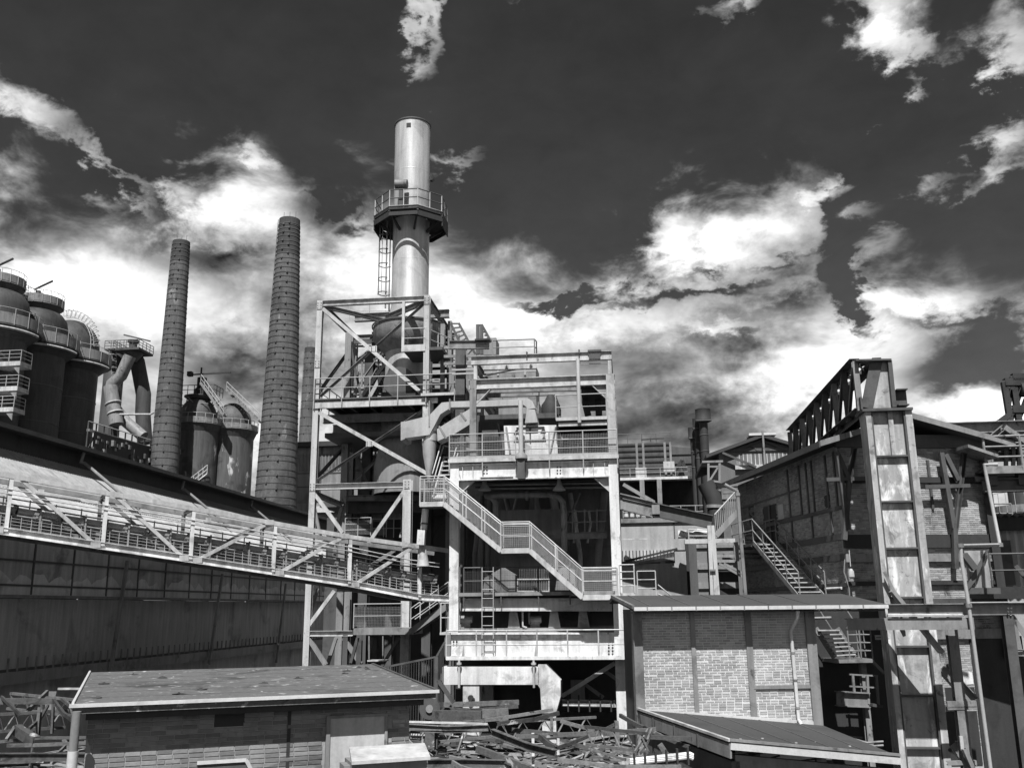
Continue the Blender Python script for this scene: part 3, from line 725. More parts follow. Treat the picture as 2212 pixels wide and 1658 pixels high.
# ================================================================== conveyor bridge
CVF = Frame(30.0)
def conveyor():
    T = Thing('conveyor_bridge', 'pale steel lattice conveyor bridge sloping down from the left edge to the machine tower', 'conveyor', CVF)
    w = PL.world(PL.at(905, 1250, 40.0)); YC = CVF.loc(w).y
    P = lambda z, x, y, d=0.0: CVF.at(*z(x, y), YC + d)
    nodes = [(18, zB), ]
    tc = [P(zB, -260, 85), P(zB, 835, 280), P(zF, 350, 322), P(zF, 945, 405)]
    bc = [P(zB, -260, 385), P(zB, 990, 572), P(zF, 340, 590), P(zF, 755, 670), P(zF, 940, 680)]
    def on(line, x):
        for a, b in zip(line, line[1:]):
            if a.x <= x <= b.x or (b is line[-1] and x >= a.x): return a.lerp(b, (x - a.x) / (b.x - a.x))
        return line[0].lerp(line[1], (x - line[0].x) / (line[1].x - line[0].x))
    D = 1.9
    for d, mt, nm in ((0, LIGHT, ''), (D, STEEL, '')):
        for a, b in zip(tc, tc[1:]): beam(T, 'top_chord', mt, a + V((0, d, 0)), b + V((0, d, 0)), .16, .17, 'C')
        for a, b in zip(bc, bc[1:]): beam(T, 'bottom_chord', WHITE if not d else mt, a + V((0, d, 0)), b + V((0, d, 0)), .18, .26, 'I')
    xs = [P(zU, u, v).x for u, v in ((-185, 1090), (18, 1100), (226, 1130), (415, 1150), (592, 1180), (755, 1210), (906, 1230))]
    dirs = [1, 1, 1, -1, -1, -1]
    for d, mt in ((0, WHITE), (D, STEEL)):
        o = V((0, d, 0))
        for x in xs: beam(T, 'post', mt, on(bc, x) + o, on(tc, x) + o, .13, .13, 'I')
        for i in range(6):
            x0, x1 = xs[i], xs[i + 1]
            a, b = (on(tc, x0 + .25), on(bc, x1 - .25)) if dirs[i] > 0 else (on(bc, x0 + .25), on(tc, x1 - .25))
            beam(T, 'diagonal', LIGHT if not d else mt, a + o, b + o, .1, .13, 'C')
            if not d:
                for q in (a, b):
                    T.add('gusset', MB().box(q.x - .17, q.x + .17, q.y - .085, q.y - .07, q.z - .10, q.z + .10), LIGHT)
    for i in range(7):                                   # cross beams below
        p = on(bc, xs[i]); beam(T, 'cross_beam', STEEL, p + V((0, .1, 0)), p + V((0, D - .1, 0)), .14, .2)
        p = on(tc, xs[i]); beam(T, 'cross_beam', STEEL, p + V((0, .1, 0)), p + V((0, D - .1, 0)), .1, .12)
    x0, x1 = xs[0], xs[-1] + .9
    def line(h, d, k=14): return [on(bc, x0 + (x1 - x0) * i / k) + V((0, d, h)) for i in range(k + 1)]
    # walkway handrails (near, below the top chord) and the far one
    for h, r in ((1.46, .026), (1.30, .02)): T.add('handrail', MB().path(line(h, -.08), r, 6), LIGHT)
    for h in (1.0, 1.35): T.add('far_handrail', MB().path(line(h, D - .12), .028, 5), BLACK)  # far rails and posts coloured black to read as a silhouette
    T.inst('far_post', 'f', [tuple(p) for p in line(.1, D - .12, 22)], BLACK, None, MB().tube((0, 0, 0), (0, 0, 1.3), .026, 5))
    # belt frame: two stringers, belt, idlers
    for d in (.3, 1.25):
        T.add('belt_stringer', MB().path(line(.62, d), .05, 4), STEEL); T.add('guard_rail', MB().path(line(.98, d - .06), .03, 5), DARK)
    mb = MB(); L1, L2, L3, L4 = line(.92, .38), line(.74, .62), line(.74, .95), line(.92, 1.2)
    for i in range(14):
        for a, b in ((L1, L2), (L2, L3), (L3, L4)): mb.quad(a[i], a[i + 1], b[i + 1], b[i])
    T.add('belt', mb, SHEETW)
    mb = MB(); a, b = line(.36, .5), line(.36, 1.1)
    for i in range(14): mb.hexa([a[i], a[i + 1], b[i + 1], b[i], a[i] + V((0, 0, .03)), a[i + 1] + V((0, 0, .03)), b[i + 1] + V((0, 0, .03)), b[i] + V((0, 0, .03))])
    T.add('return_belt', mb, BLACK)
    n = 26
    for i, p in enumerate(line(.62, .3, n)):
        T.add('idler_bracket', MB().box(p.x - .04, p.x + .04, p.y - .06, p.y + 1.0, p.z + .02, p.z + .10).prism([(p.x - .16, p.y - .04, p.z + .05), (p.x + .02, p.y - .04, p.z + .05), (p.x + .12, p.y - .04, p.z + .36), (p.x - .02, p.y - .04, p.z + .36)], (0, .03, 0)), STEEL)
        T.add('idler_roller', MB().tube(p + V((.06, -.02, .30)), p + V((.06, .3, .14)), .075, 10).tube(p + V((.06, .34, .12)), p + V((.06, .64, .12)), .07, 10), BLACK)
        if i % 2: beam(T, 'hanger', STEEL, p + V((.1, -.05, -.55)), p + V((.1, -.05, .42)), .06, .05, 'B')
    # mesh guard under the belt
    G0, G1 = line(.14, .02, 60), line(.56, .02, 60)
    mb = MB()
    for p, q in zip(G0, G1): mb.bar(p, q, .02, .02)
    for h in (.16, .27, .38, .49): 
        q = line(h, .02)
        for a, b in zip(q, q[1:]): mb.bar(a, b, .014, .014)
    T.add('mesh_guard', mb, RAIL)
    k = MB(); wk = line(.12, 1.3), line(.12, 1.85)
    for i in range(14): k.hexa([wk[0][i], wk[0][i + 1], wk[1][i + 1], wk[1][i]] + [q + V((0, 0, .04)) for q in (wk[0][i], wk[0][i + 1], wk[1][i + 1], wk[1][i])])
    T.add('walkway', k, DARK)
    T.done()
    for lab, xa, ya, xb, yb in (('fluorescent lamp hung under the conveyor top chord near the left edge', 180, 228, 418, 262), ('fluorescent lamp hung under the conveyor top chord halfway along', 1056, 375, 1258, 408)):
        t = Thing('tube_lamp', lab, 'lamp', CVF, 'tube lamps on the conveyor')
        a, b = P(zB, xa, ya, -.1), P(zB, xb, yb, -.1)
        t.add('housing', MB().bar(a, b, .12, .07), LIGHT); t.add('tube', MB().tube(a + V((.05, -.0, -.06)), b + V((-.05, 0, -.06)), .028, 8), WHITE)
        t.add('bracket', MB().box(a.x + .1, a.x + .3, a.y - .02, a.y + .02, a.z, a.z + .14), LIGHT)
        t.done()
conveyor()

# ================================================================== steel frame tower on the left of the machine tower
YT = 46.0
def p(z, x, y, Y=YT): return PL.at(*z(x, y), Y)
def frame_tower():
    T = Thing('steel_frame_tower', 'open steel frame tower with crossed braces carrying the steel stack', 'tower')
    YB = YT + 6.5
    tl, tr = p(zC, 165, 1055), p(zC, 718, 1038)
    ztop = (tl.z + tr.z) / 2
    xl = (tl.x + p(zD, 190, 1100).x) / 2; xr = (tr.x + p(zD, 1015, 700).x) / 2
    zdk = p(zD, 600, 570).z                              # railed deck
    zmid = p(zD, 530, 1220).z                            # lower portal beam
    xr2 = p(zD, 880, 1300).x
    zl2_ = p(zD, 200, 680).z
    # columns
    for (x, Y, zt, w, mt) in ((xl, YT, ztop, .30, LIGHT), (xr, YT, ztop, .30, LIGHT), (xl, YB, ztop - .2, .34, STEEL), (xr, YB, ztop - .2, .34, STEEL)):
        zb = 0 if x == xl or Y == YB else zdk - 2.6
        beam(T, 'column', mt, V((x, Y, zb)), V((x, Y, zt)), w, w, 'I')
    beam(T, 'column', LIGHT, V((xr2, YT, 0)), V((xr2, YT, zmid + .25)), .42, .42)
    xc = p(zC, 312, 1300, YT + 3.4).x; xc2 = p(zC, 420, 1400, YT + 4.5).x
    beam(T, 'column', STEEL, V((xc, YT + 3.4, 0)), V((xc, YT + 3.4, p(zC, 312, 1225, YT + 3.4).z)), .36, .36)
    beam(T, 'column', DARK, V((xc2, YT + 4.5, 0)), V((xc2, YT + 4.5, p(zC, 420, 1330, YT + 4.5).z)), .5, .5)
    xc3 = p(zC, 893, 1400, YT + 5).x; beam(T, 'column', STEEL, V((xc3, YT + 5, 6)), V((xc3, YT + 5, p(zC, 893, 1300, YT + 5).z)), .6, .6)
    # top frame
    for a, b in (((xl, YT), (xr, YT)), ((xl, YB), (xr, YB)), ((xl, YT), (xl, YB)), ((xr, YT), (xr, YB))):
        beam(T, 'top_beam', LIGHT if a[1] == b[1] == YT else STEEL, V((a[0], a[1], ztop - .16)), V((b[0], b[1], ztop - .16)), .24, .3)
    beam(T, 'roof_brace', STEEL, V((xl + .2, YT + .1, ztop - .3)), V((xr - .2, YB - .1, ztop - .3)), .2, .2)
    beam(T, 'roof_brace', STEEL, V((xr - .2, YT + .1, ztop - .3)), V(((xl + xr) / 2, YT + 2.5, ztop - .3)), .25, .25)
    zc = p(zC, 400, 1145, YT + 3).z
    beam(T, 'cross_beam', STEEL, V((xl + 1.0, YT + 3, zc)), V((xr + .6, YT + 3, zc)), .3, .45)
    beam(T, 'cross_beam', DARK, V((xl + 1.6, YT + 4.5, zc - 1.2)), V((xr + .6, YT + 4.5, zc - 1.2)), .3, .35)
    for q in ((xl, YT - .15, ztop - .3), (xr, YT - .15, ztop - .3), (xl, YT - .15, zdk - .35), (xr, YT - .15, zdk - .35), (xl, YT - .15, zmid), (xr2, YT - .21, zmid), (xl, YT - .15, zdk + 1.9)): gusset(T, q, .28, .42)
    gusset(T, ((xl + xr) / 2 + .1, YT - .1, (ztop + zdk) / 2 - .1), .34, .3); gusset(T, ((xl + xr) / 2, YT - .1, (zl2_ + zmid) / 2 + .2), .34, .3)
    # pipes and beams crowding the back of the upper bay
    r3 = random.Random(5)
    for i in range(16):
        yy = 1230 + i * 21; Yk = YT + 4.6 + r3.random() * 2.4; xa_ = r3.choice((320, 420, 430, 640)); a = p(zC, xa_, yy, Yk); b = p(zC, r3.uniform(700, 900), yy + r3.uniform(-14, 6), Yk)
        beam(T, 'back_beam', r3.choice((DARK, DARK, STEEL, BLACK)), a, b, .14, r3.uniform(.08, .26), r3.choice('IB'))
    for i in range(9):
        xx = r3.uniform(330, 890); Yk = YT + 4.2 + r3.random() * 2; a = p(zC, xx, 1560, Yk); beam(T, 'back_post', r3.choice((DARK, STEEL, BLACK)), a, V((a.x, Yk, p(zC, xx, r3.uniform(1150, 1400), Yk).z)), .1, .14, 'B')
    for i in range(5): q = p(zC, 350 + i * 28, 1500, YT + 5.5); pipe(T, 'back_pipe', STEEL, [q, q + V((0, 0, 1.6)), q + V((.6, 0, 2.1)), q + V((2.2, 0, 2.1))], .07, 7)
    # crossed braces
    beam(T, 'brace', LIGHT, V((xl + .15, YT - .03, ztop - .45)), V((xr - .35, YT - .03, zdk + .25)), .17, .19, 'C')
    beam(T, 'brace', STEEL, V((xr - .15, YT + .1, ztop - .35)), V((xl + .15, YT + .1, zdk + .2)), .12, .12, 'L')
    zl2 = p(zD, 200, 680).z
    beam(T, 'brace', LIGHT, V((xl + .15, YT - .03, zl2)), V((xr + .25, YT - .03, zmid + .45)), .17, .19, 'C')
    beam(T, 'brace', STEEL, V((xr - .1, YT + .1, zl2 - .0)), V((xl + .15, YT + .1, zmid + .35)), .13, .13, 'L')
    beam(T, 'side_brace', DARK, V((xl, YT + .2, zdk + .4)), V((xl, YB - .2, ztop - .6)), .14, .14, 'L')
    beam(T, 'side_brace', DARK, V((xl, YT + .2, zmid + .4)), V((xl, YB - .2, zdk - 1)), .14, .14, 'L')
    beam(T, 'back_brace', DARK, V((xc, YT + 3.4, zdk - 1.2)), V((xc + 1.4, YT + 3.6, zmid + .2)), .12, .14, 'L')
    beam(T, 'back_brace', DARK, V((xc, YT + 3.4, zdk + 4.2)), V((xc + .9, YT + 3.6, zdk + .2)), .12, .14, 'L')
    beam(T, 'back_brace', STEEL, V((xc + 2.4, YT + 3.6, zdk - 2)), V((xc, YT + 3.4, zmid + .2)), .12, .14, 'L')
    # lower portal with its V braces
    beam(T, 'portal_beam', LIGHT, V((xl, YT - .02, zmid)), V((xr2, YT - .02, zmid)), .3, .30)
    beam(T, 'portal_beam', STEEL, V((xl + .1, YT + .3, zmid - .35)), V((xc, YT + 3.2, zmid - .6)), .22, .26)
    beam(T, 'portal_brace', LIGHT, p(zD, 190, 1275), p(zD, 400, 1565), .17, .17, 'B')
    beam(T, 'portal_brace', LIGHT, p(zD, 855, 1260), p(zD, 590, 1645), .18, .18, 'B')
    beam(T, 'portal_brace', STEEL, p(zD, 185, 1350, YT + 2), p(zD, 235, 1590, YT + 2), .14, .14, 'B')
    beam(T, 'portal_brace', STEEL, p(zD, 400, 1350, YT + 3), p(zD, 330, 1600, YT + 3), .16, .16, 'B')
    beam(T, 'floor_beam', STEEL, p(zD, 415, 1310, YT + 3.4), p(zD, 955, 1310, YT + 3.4), .3, .3)
    beam(T, 'floor_beam', DARK, p(zD, 400, 1370, YT + 4), p(zD, 1000, 1360, YT + 4), .4, .8)
    # below the conveyor
    beam(T, 'portal_brace', LIGHT, p(zF, 110, 845), p(zF, 265, 635), .18, .18, 'B')
    beam(T, 'portal_brace', STEEL, p(zF, 115, 800, YT + 1), p(zF, 170, 620, YT + 1), .14, .14, 'B')
    zb = p(zF, 240, 880).z
    beam(T, 'low_beam', LIGHT, V((xl, YT - .02, zb)), V((p(zF, 372, 880).x, YT - .02, zb)), .26, .26)
    beam(T, 'portal_brace', STEEL, p(zF, 115, 905), p(zF, 215, 1062), .2, .2, 'C')
    beam(T, 'portal_brace', STEEL, p(zF, 318, 905), p(zF, 420, 1060), .2, .2, 'C')
    beam(T, 'portal_brace', STEEL, p(zF, 275, 905, YT + 1), p(zF, 225, 1060, YT + 1), .16, .16, 'B')
    xf = p(zF, 290, 750).x; beam(T, 'column', STEEL, V((xf, YT + 1.5, 0)), V((xf, YT + 1.5, p(zF, 290, 640, YT + 1.5).z)), .3, .3)
    # railed deck
    x0, x1 = xl - .1, p(zD, 1232, 570).x
    beam(T, 'deck_girder', LIGHT, V((x0, YT - .12, zdk - .32)), V((xr, YT - .12, zdk - .32)), .2, .36, 'C')
    beam(T, 'deck_edge', LIGHT, V((xr - .2, YT - .35, zdk - .02)), V((x1, YT - .35, zdk - .02)), .12, .14, 'C')
    beam(T, 'deck_girder', WHITE, V((xr + .1, YT - .1, zdk - .28)), V((x1 - .9, YT - .1, zdk - .28)), .2, .26)
    deck(T, x0, x1, YT - .3, YB, zdk - .02, .07, DARK)
    for i in range(6): beam(T, 'joist', DARK, V((x0 + .8 + i * 1.05, YT, zdk - .3)), V((x0 + .8 + i * 1.05, YB, zdk - .3)), .14, .3)
    for i in range(3): beam(T, 'joist', STEEL, V((x0, YT + 1.5 + i * 1.7, zdk - .75 - i * .2)), V((xr, YT + 1.5 + i * 1.7, zdk - .75 - i * .2)), .25, .45)
    railing(T, [(x0 + .05, YB - .5, zdk), (x0 + .05, YT - .32, zdk), (x1, YT - .32, zdk), (x1 + .25, YT + 1.5, zdk)], 1.05, 1, 1.35, RAIL, .028, drop=.4)
    z2 = zdk - 1.55
    sl = T.add('lower_slab', MB().box(x0 + .2, x0 + 5.4, YT + 1.2, YB - .5, z2 - .25, z2), DARK)
    # inspection cage up at the stack foot
    c0, c1 = p(zC, 592, 1305, YT - .1), p(zC, 708, 1305, YT - .1)
    zc0, zc1 = c0.z, p(zC, 592, 1060, YT - .1).z
    cg = T.add('cage_floor', MB().box(c0.x, c1.x + .9, YT - .15, YT + 2.2, zc0 - .16, zc0), DARK)
    T.add('cage_toe_plate', MB().box(c0.x, c1.x, YT - .2, YT - .16, zc0 - .2, zc0 + .16), LIGHT, cg)
    railing(T, [(c0.x, YT + 2, zc0), (c0.x, YT - .15, zc0), (c1.x, YT - .15, zc0), (c1.x + .9, YT + 2.0, zc0)], 1.05, 1, 1.0, LIGHT, .028, parent=cg)
    beam(T, 'cage_post', LIGHT, V((c0.x, YT - .12, zc0 - .2)), V((c0.x, YT - .12, zc1)), .14, .14, 'C')
    # right hand side frame running back
    for k, (xx, y0, y1) in enumerate(((795, 1180, 1560), (833, 1165, 1560))):
        Yk = YT + 1.8 + k * 1.6; q = p(zC, xx, y1, Yk); q2 = p(zC, xx, y0, Yk)
        beam(T, 'side_column', STEEL, V((q.x, Yk, q.z - 1)), V((q.x, Yk, q2.z)), .22, .22)
    for xx, yy, w in ((762, 1350, .5), (745, 1260, .4)):
        Yk = YT + 3; q = p(zC, xx, yy, Yk); beam(T, 'side_rail', RAIL, q + V((-.8, 0, .2)), q + V((1.4, 2.2, .2)), .06, .06, 'B')
    # back stairs inside
    for (xa, ya, xb, yb, Yk) in ((350, 1590, 500, 1380, YT + 4.2), (600, 560, 700, 380, YT + 4.2)):
        zf = zC if xa == 350 else zD
        a, b = p(zf, xa, ya, Yk), p(zf, xb, yb, Yk)
        for dy in (0, .8): T.add('stair_stringer', MB().bar(a + V((0, dy, 0)), b + V((0, dy, 0)), .06, .2), RAIL)
        T.inst('tread', 't', [tuple(a.lerp(b, i / 10) + V((0, .4, 0))) for i in range(11)], RAIL, None, MB().box(-.12, .12, -.38, .38, -.02, .02))
        T.add('handrail', MB().path([a + V((0, 0, 1)), b + V((0, 0, 1))], .026, 5), RAIL)
    railing(T, [p(zC, 315, 1150, YT + 5), p(zC, 520, 1150, YT + 5)], .9, 1, 1.0, RAIL, .026)
    railing(T, [p(zC, 360, 1480, YT + 6), p(zC, 640, 1480, YT + 6)], 1.0, 1, 1.0, RAIL, .026)
    railing(T, [p(zC, 730, 1560, YT + 3), p(zC, 790, 1560, YT + 3)], 1.0, 3, .5, RAIL, .026)
    T.done()
frame_tower()

# ================================================================== steel stack
def stack():
    Y = YT + 3.3
    T = Thing('steel_stack', 'tall pale steel stack with a railed ring platform and a caged ladder', 'stack')
    zt = p(zC, 644, 155, Y).z; c = (p(zC, 644, 160, Y).x + p(zC, 627, 1000, Y).x) / 2
    r = (p(zC, 720, 1000, Y).x - p(zC, 533, 1000, Y).x) / 2
    zp = p(zC, 640, 575, Y - 1.9).z
    ru = (p(zC, 733, 330, Y).x - p(zC, 555, 330, Y).x) / 2 * 1.0
    zb = p(zC, 627, 1090, Y).z; zring = p(zC, 600, 1190, Y - 1.6).z
    T.add('upper_shell', MB().lathe([(ru, zp), (ru, zt), (ru - .03, zt), (ru - .03, zt - 2)], (c, Y, 0), 40, False), STACKM)
    T.add('lower_shell', MB().lathe([(r, zp), (r, zb), (r * 1.25, zb - 1.0), (r * 1.25, zring - 4.5)], (c, Y, 0), 40, False), STACKM)
    T.add('top_rim', MB().lathe([(ru + .02, zt - .08), (ru + .05, zt - .06), (ru + .05, zt + .02), (ru, zt + .02)], (c, Y, 0), 40, False), DARK)
    q = p(zC, 621, 150, Y - ru); T.add('lifting_hole', MB().box(q.x - .13, q.x + .13, Y - ru - .02, Y - ru + .1, q.z - .13, q.z + .13), BLACK)
    for z in (zp + 2.9, zp - 2.6, zp - 6.2): 
        rr = ru if z > zp else r; T.add('weld_seam', MB().lathe([(rr, z - .03), (rr + .008, z), (rr, z + .03)], (c, Y, 0), 40, False), STACKM)
    # ring platform (octagon)
    ro = (p(zC, 815, 560, Y).x - p(zC, 463, 560, Y).x) / 2 / math.cos(math.pi / 8) * .98
    def octo(rr, z): return [V((c + rr * math.cos(math.pi / 8 + i * math.pi / 4), Y + rr * math.sin(math.pi / 8 + i * math.pi / 4), z)) for i in range(8)]
    mb = MB(); A, B = octo(ro, zp), octo(r + .03, zp)
    for i in range(8):
        j = (i + 1) % 8; mb.hexa([B[i] - V((0, 0, .08)), A[i] - V((0, 0, .08)), A[j] - V((0, 0, .08)), B[j] - V((0, 0, .08)), B[i], A[i], A[j], B[j]])
    fl = T.add('platform_floor', mb, BLACK)
    mb = MB()
    for i in range(8):
        j = (i + 1) % 8; mb.bar(A[i] + V((0, 0, -.35)), A[j] + V((0, 0, -.35)), .05, {5: .22, 4: .3, 6: .3, 3: .8, 7: .8}.get(i, .4))
    T.add('platform_skirt', mb, BLACK, fl)
    T.add('toe_board', MB().path([q + V((0, 0, .09)) for q in octo(ro - .03, zp)] + [octo(ro - .03, zp)[0] + V((0, 0, .09))], .07, 4), STEEL, fl)
    for i in range(8): beam(T, 'bracket', BLACK, B[i] + V((0, 0, -.9)), A[i] + V((0, 0, -.15)), .1, .16, 'B')
    for h in (1.1, .6): T.add('handrail' if h > 1 else 'mid_rail', MB().path([q + V((0, 0, h)) for q in octo(ro - .04, zp)] + [octo(ro - .04, zp)[0] + V((0, 0, h))], .03, 6), RAILD, fl)
    pts = octo(ro - .04, zp); L = []
    for i in range(8): L += [pts[i], pts[i].lerp(pts[(i + 1) % 8], .5)]
    T.inst('post', 'p', [tuple(q) for q in L], LIGHT, fl, MB().tube((0, 0, 0), (0, 0, 1.1), .03, 6))
    a = p(zC, 552, 457, Y - ru - .5); b = p(zC, 614, 455, Y - ru - .5)
    dr = T.add('drum', MB().tube(a, b, .26, 20), STEEL); T.add('drum_saddle', MB().box((a.x + b.x) / 2 - .12, (a.x + b.x) / 2 + .12, a.y - .1, a.y + .1, zp, a.z - .24), DARK, dr)
    s = p(zC, 738, 437, Y); T.add('spotlight', MB().tube(s, s + V((.16, -.15, -.05)), .09, 8).bar(s + V((-.1, 0, .2)), s + V((.05, 0, 0)), .05, .05), BLACK)
    # caged ladder on the left
    xl = p(zC, 514, 850, Y - .1).x; z0, z1 = p(zC, 514, 1110, Y).z, zp - .1
    ladder(T, (xl + .12, Y - .15, z0), (xl + .12, Y - .15, z1), .42, RAILD, (0.25, -1, 0), .3, .03)
    T.add('ladder_rail', MB().bar((xl, Y - .45, z0), (xl, Y - .45, z1), .07, .07), STEEL)
    xo = p(zC, 471, 850, Y).x
    for i in range(6):
        z = p(zC, 500, 735 + 73 * (i - 1), Y).z
        P = [(xl + .1, Y - .5), (xl - .2, Y - .62), (xo + .1, Y - .5), (xo, Y - .2), (xo + .1, Y + .1), (xl - .2, Y + .22), (xl + .1, Y + .1)]
        T.add('cage_hoop', MB().path([V((q[0], q[1], z)) for q in P], .03, 5), RAILD)
    for q in ((xo, Y - .2), (xo + .12, Y - .5), (xo + .3, Y - .6)): T.add('cage_bar', MB().bar((q[0], q[1], z0 + .9), (q[0], q[1], z1 - .2), .03, .03), STEEL)
    # ring duct round the foot, cone base
    rr = (p(zC, 790, 1190, Y).x - p(zC, 425, 1190, Y).x) / 2
    T.add('ring_duct', MB().lathe([(rr * .55, zring + .35), (rr, zring + .35), (rr, zring - .35), (rr * .75, zring - 1.0), (rr * .55, zring - 1.3)], (c, Y, 0), 40, False), STEEL)
    T.add('ring_flange', MB().lathe([(rr + .02, zring + .42), (rr + .08, zring + .42), (rr + .08, zring + .34), (rr + .02, zring + .34)], (c, Y, 0), 40, False), DARK)
    cb = p(zC, 590, 1400, Y); T.add('elbow_body', MB().lathe([(1.35, 0), (1.35, -3), (1.7, -4.4), (1.7, -6)], (c - .1, Y, zring - 3.0), 32, False), STEEL)
    v = p(zD, 815, 455, Y - 2.2); T.add('blower_casing', MB().tube(v, v + V((0, 1.4, 0)), .85, 24), DARK)
    T.add('blower_foot', MB().box(v.x - .9, v.x + .9, v.y, v.y + 1.4, v.z - 1.6, v.z - .5), BLACK)
    T.done()
stack()

# ================================================================== machine tower (portal frame with decks)
YP = 40.0
def q_(z, x, y, d=0.0): return PL.at(*z(x, y), YP + d)
def machine_tower():
    T = Thing('machine_tower', 'open steel machine tower with stacked railed decks and white portal columns', 'tower')
    YB = YP + 7.0
    xl = (q_(zE, 283, 1100).x + q_(zG, 245, 600).x) / 2; xr = (q_(zE, 1442, 1010).x + q_(zG, 1330, 1000).x) / 2
    z1 = (q_(zE, 255, 1035).z + q_(zE, 1470, 1000).z) / 2          # main deck
    z2 = (q_(zE, 400, 435, .3).z + q_(zE, 1450, 400, .3).z) / 2    # upper girder top
    z3 = (q_(zE, 430, 265, .3).z + q_(zE, 1435, 225, .3).z) / 2    # crane rail top
    z0 = q_(zG, 700, 525).z                                        # lower floor
    zw = q_(zG, 700, 950, -1.0).z                                  # lowest walkway
    zc = q_(zG, 245, 775).z
    W = .40
    beam(T, 'column', WHITE, V((xl, YP, zc)), V((xl, YP, z1 - .14)), W, W)
    beam(T, 'column', WHITE, V((xr, YP, 0)), V((xr, YP, z1 - .14)), W, W)
    xu = q_(zE, 418, 700, .3).x; xru = xr
    beam(T, 'column', STEEL, V((xu, YP + .3, z1)), V((xu, YP + .3, z2)), .30, .30)
    beam(T, 'column', LIGHT, V((xru, YP + .25, z1)), V((xru, YP + .25, z2)), .36, .36)
    for x in (xu + .1, xru): beam(T, 'upper_post', LIGHT, V((x, YP + .3, z2)), V((x, YP + .3, z3 - .3)), .16, .16)
    for x in (xl, xr): beam(T, 'column', STEEL, V((x, YB, 0)), V((x, YB, z3 - .3)), W, W)
    # front girders
    gd = T.add('deck_girder', MB().ibeam((xl + .2, YP - .12, z1 - .55), (xr - .2, YP - .12, z1 - .55), .3, .72), WHITE)
    bl = []
    for bx in (500, 522, 1040, 1062):
        for by in (1085, 1108, 1131):
            q = q_(zE, bx, by, .02); bl.append((q.x, YP - .13, q.z))
    bolts(T, bl, BLACK, gd, .035)
    for x in (345, 420, 1305, 1390): 
        a = q_(zE, x, 1100); T.add('stiffener', MB().box(a.x - .012, a.x + .012, YP - .24, YP - .13, z1 - .88, z1 - .2), LIGHT, gd)
    for s, x in ((1, xl + .2), (-1, xr - .2)):
        T.add('haunch', MB().prism([(x, YP - .02, z1 - .92), (x + s * .62, YP - .02, z1 - .92), (x, YP - .02, z1 - 1.5)], (0, .03, 0)), LIGHT)
        T.add('haunch_flange', MB().bar((x + s * .65, YP, z1 - .9), (x, YP, z1 - 1.52), .26, .03), LIGHT)
    beam(T, 'deck_edge', LIGHT, V((xl - .25, YP - .32, z1 - .06)), V((xr + .25, YP - .32, z1 - .06)), .08, .16, 'C')
    deck(T, xl - .25, xr + .25, YP - .3, YB, z1 - .05, .08, BLACK)
    for i in range(7): beam(T, 'joist', DARK, V((xl, YP + .8 + i * .95, z1 - .35)), V((xr, YP + .8 + i * .95, z1 - .35)), .2, .4)
    beam(T, 'upper_girder', LIGHT, V((xu - .2, YP + .3, z2 - .24)), V((xru + .2, YP + .3, z2 - .24)), .3, .46)
    for s, x in ((1, xu + .16), (-1, xru - .18)):
        T.add('haunch', MB().prism([(x, YP + .28, z2 - .48), (x + s * .62, YP + .28, z2 - .48), (x, YP + .28, z2 - 1.1)], (0, .03, 0)), STEEL)
        T.add('haunch_flange', MB().bar((x + s * .64, YP + .3, z2 - .46), (x, YP + .3, z2 - 1.12), .24, .03), LIGHT)
    cr = T.add('crane_rail_beam', MB().ibeam((xu - .1, YP + .3, z3 - .2), (xru + .1, YP + .3, z3 - .2), .22, .4), LIGHT)
    q = q_(zE, 1312, 240, .1); T.add('rail_clamp', MB().box(q.x - .3, q.x + .3, YP + .15, YP + .4, q.z + .1, q.z + .18).box(q.x - .26, q.x + .26, YP + .12, YP + .17, q.z - .22, q.z - .02), DARK, cr)
    for x in (808, 1197): q = q_(zE, x, 240); T.add('rail_stop', MB().box(q.x - .03, q.x + .03, YP + .16, YP + .45, z3 - .1, z3 + .1), DARK, cr)
    beam(T, 'second_girder', LIGHT, q_(zE, 495, 338, 2.5), q_(zE, 885, 328, 2.5), .2, .36, 'C')
    for x, y in ((662, 330), (842, 322)): q = q_(zE, x, y, 2.35); T.add('hook', MB().tube(q, q + V((0, 0, -.12)), .03, 6).tube(q + V((-.08, 0, -.06)), q + V((.08, 0, -.06)), .02, 5), BLACK)
    beam(T, 'second_girder', STEEL, q_(zE, 440, 515, 2.0), q_(zE, 1185, 495, 2.0), .2, .3, 'C')
    for dy in (355, 385): beam(T, 'light_rail', RAIL, q_(zE, 260, dy + 10, 3), q_(zE, 880, dy - 15, 3), .08, .08, 'B')
    for x in (600, 800): beam(T, 'light_post', RAIL, q_(zE, x, 415, 3), q_(zE, x, 345, 3), .09, .09, 'B')
    beam(T, 'light_brace', RAIL, q_(zE, 440, 420, 2.6), q_(zE, 800, 345, 2.6), .06, .06, 'B')
    for y0 in (YB,): beam(T, 'back_girder', STEEL, V((xl, y0, z3 - .2)), V((xr, y0, z3 - .2)), .2, .4)
    for x in (xu, xru): 
        beam(T, 'side_girder', STEEL, V((x, YP + .4, z2 - .25)), V((x, YB, z2 - .25)), .25, .45)
        beam(T, 'side_girder', STEEL, V((x, YP + .4, z3 - .2)), V((x, YB, z3 - .2)), .2, .35)
    # main deck railing with wire infill
    railing(T, [(xl - .2, YP + 2.2, z1), (xl - .2, YP - .33, z1), (xr + .2, YP - .33, z1), (xr + .2, YP + 2.2, z1)], 1.1, 2, 1.36, RAIL, .027, True, drop=.55, toe=True)
    # thick pipe standing on a bracket in front of the railing
    a, b = q_(zE, 766, 590, -.5), q_(zE, 768, 1012, -.5)
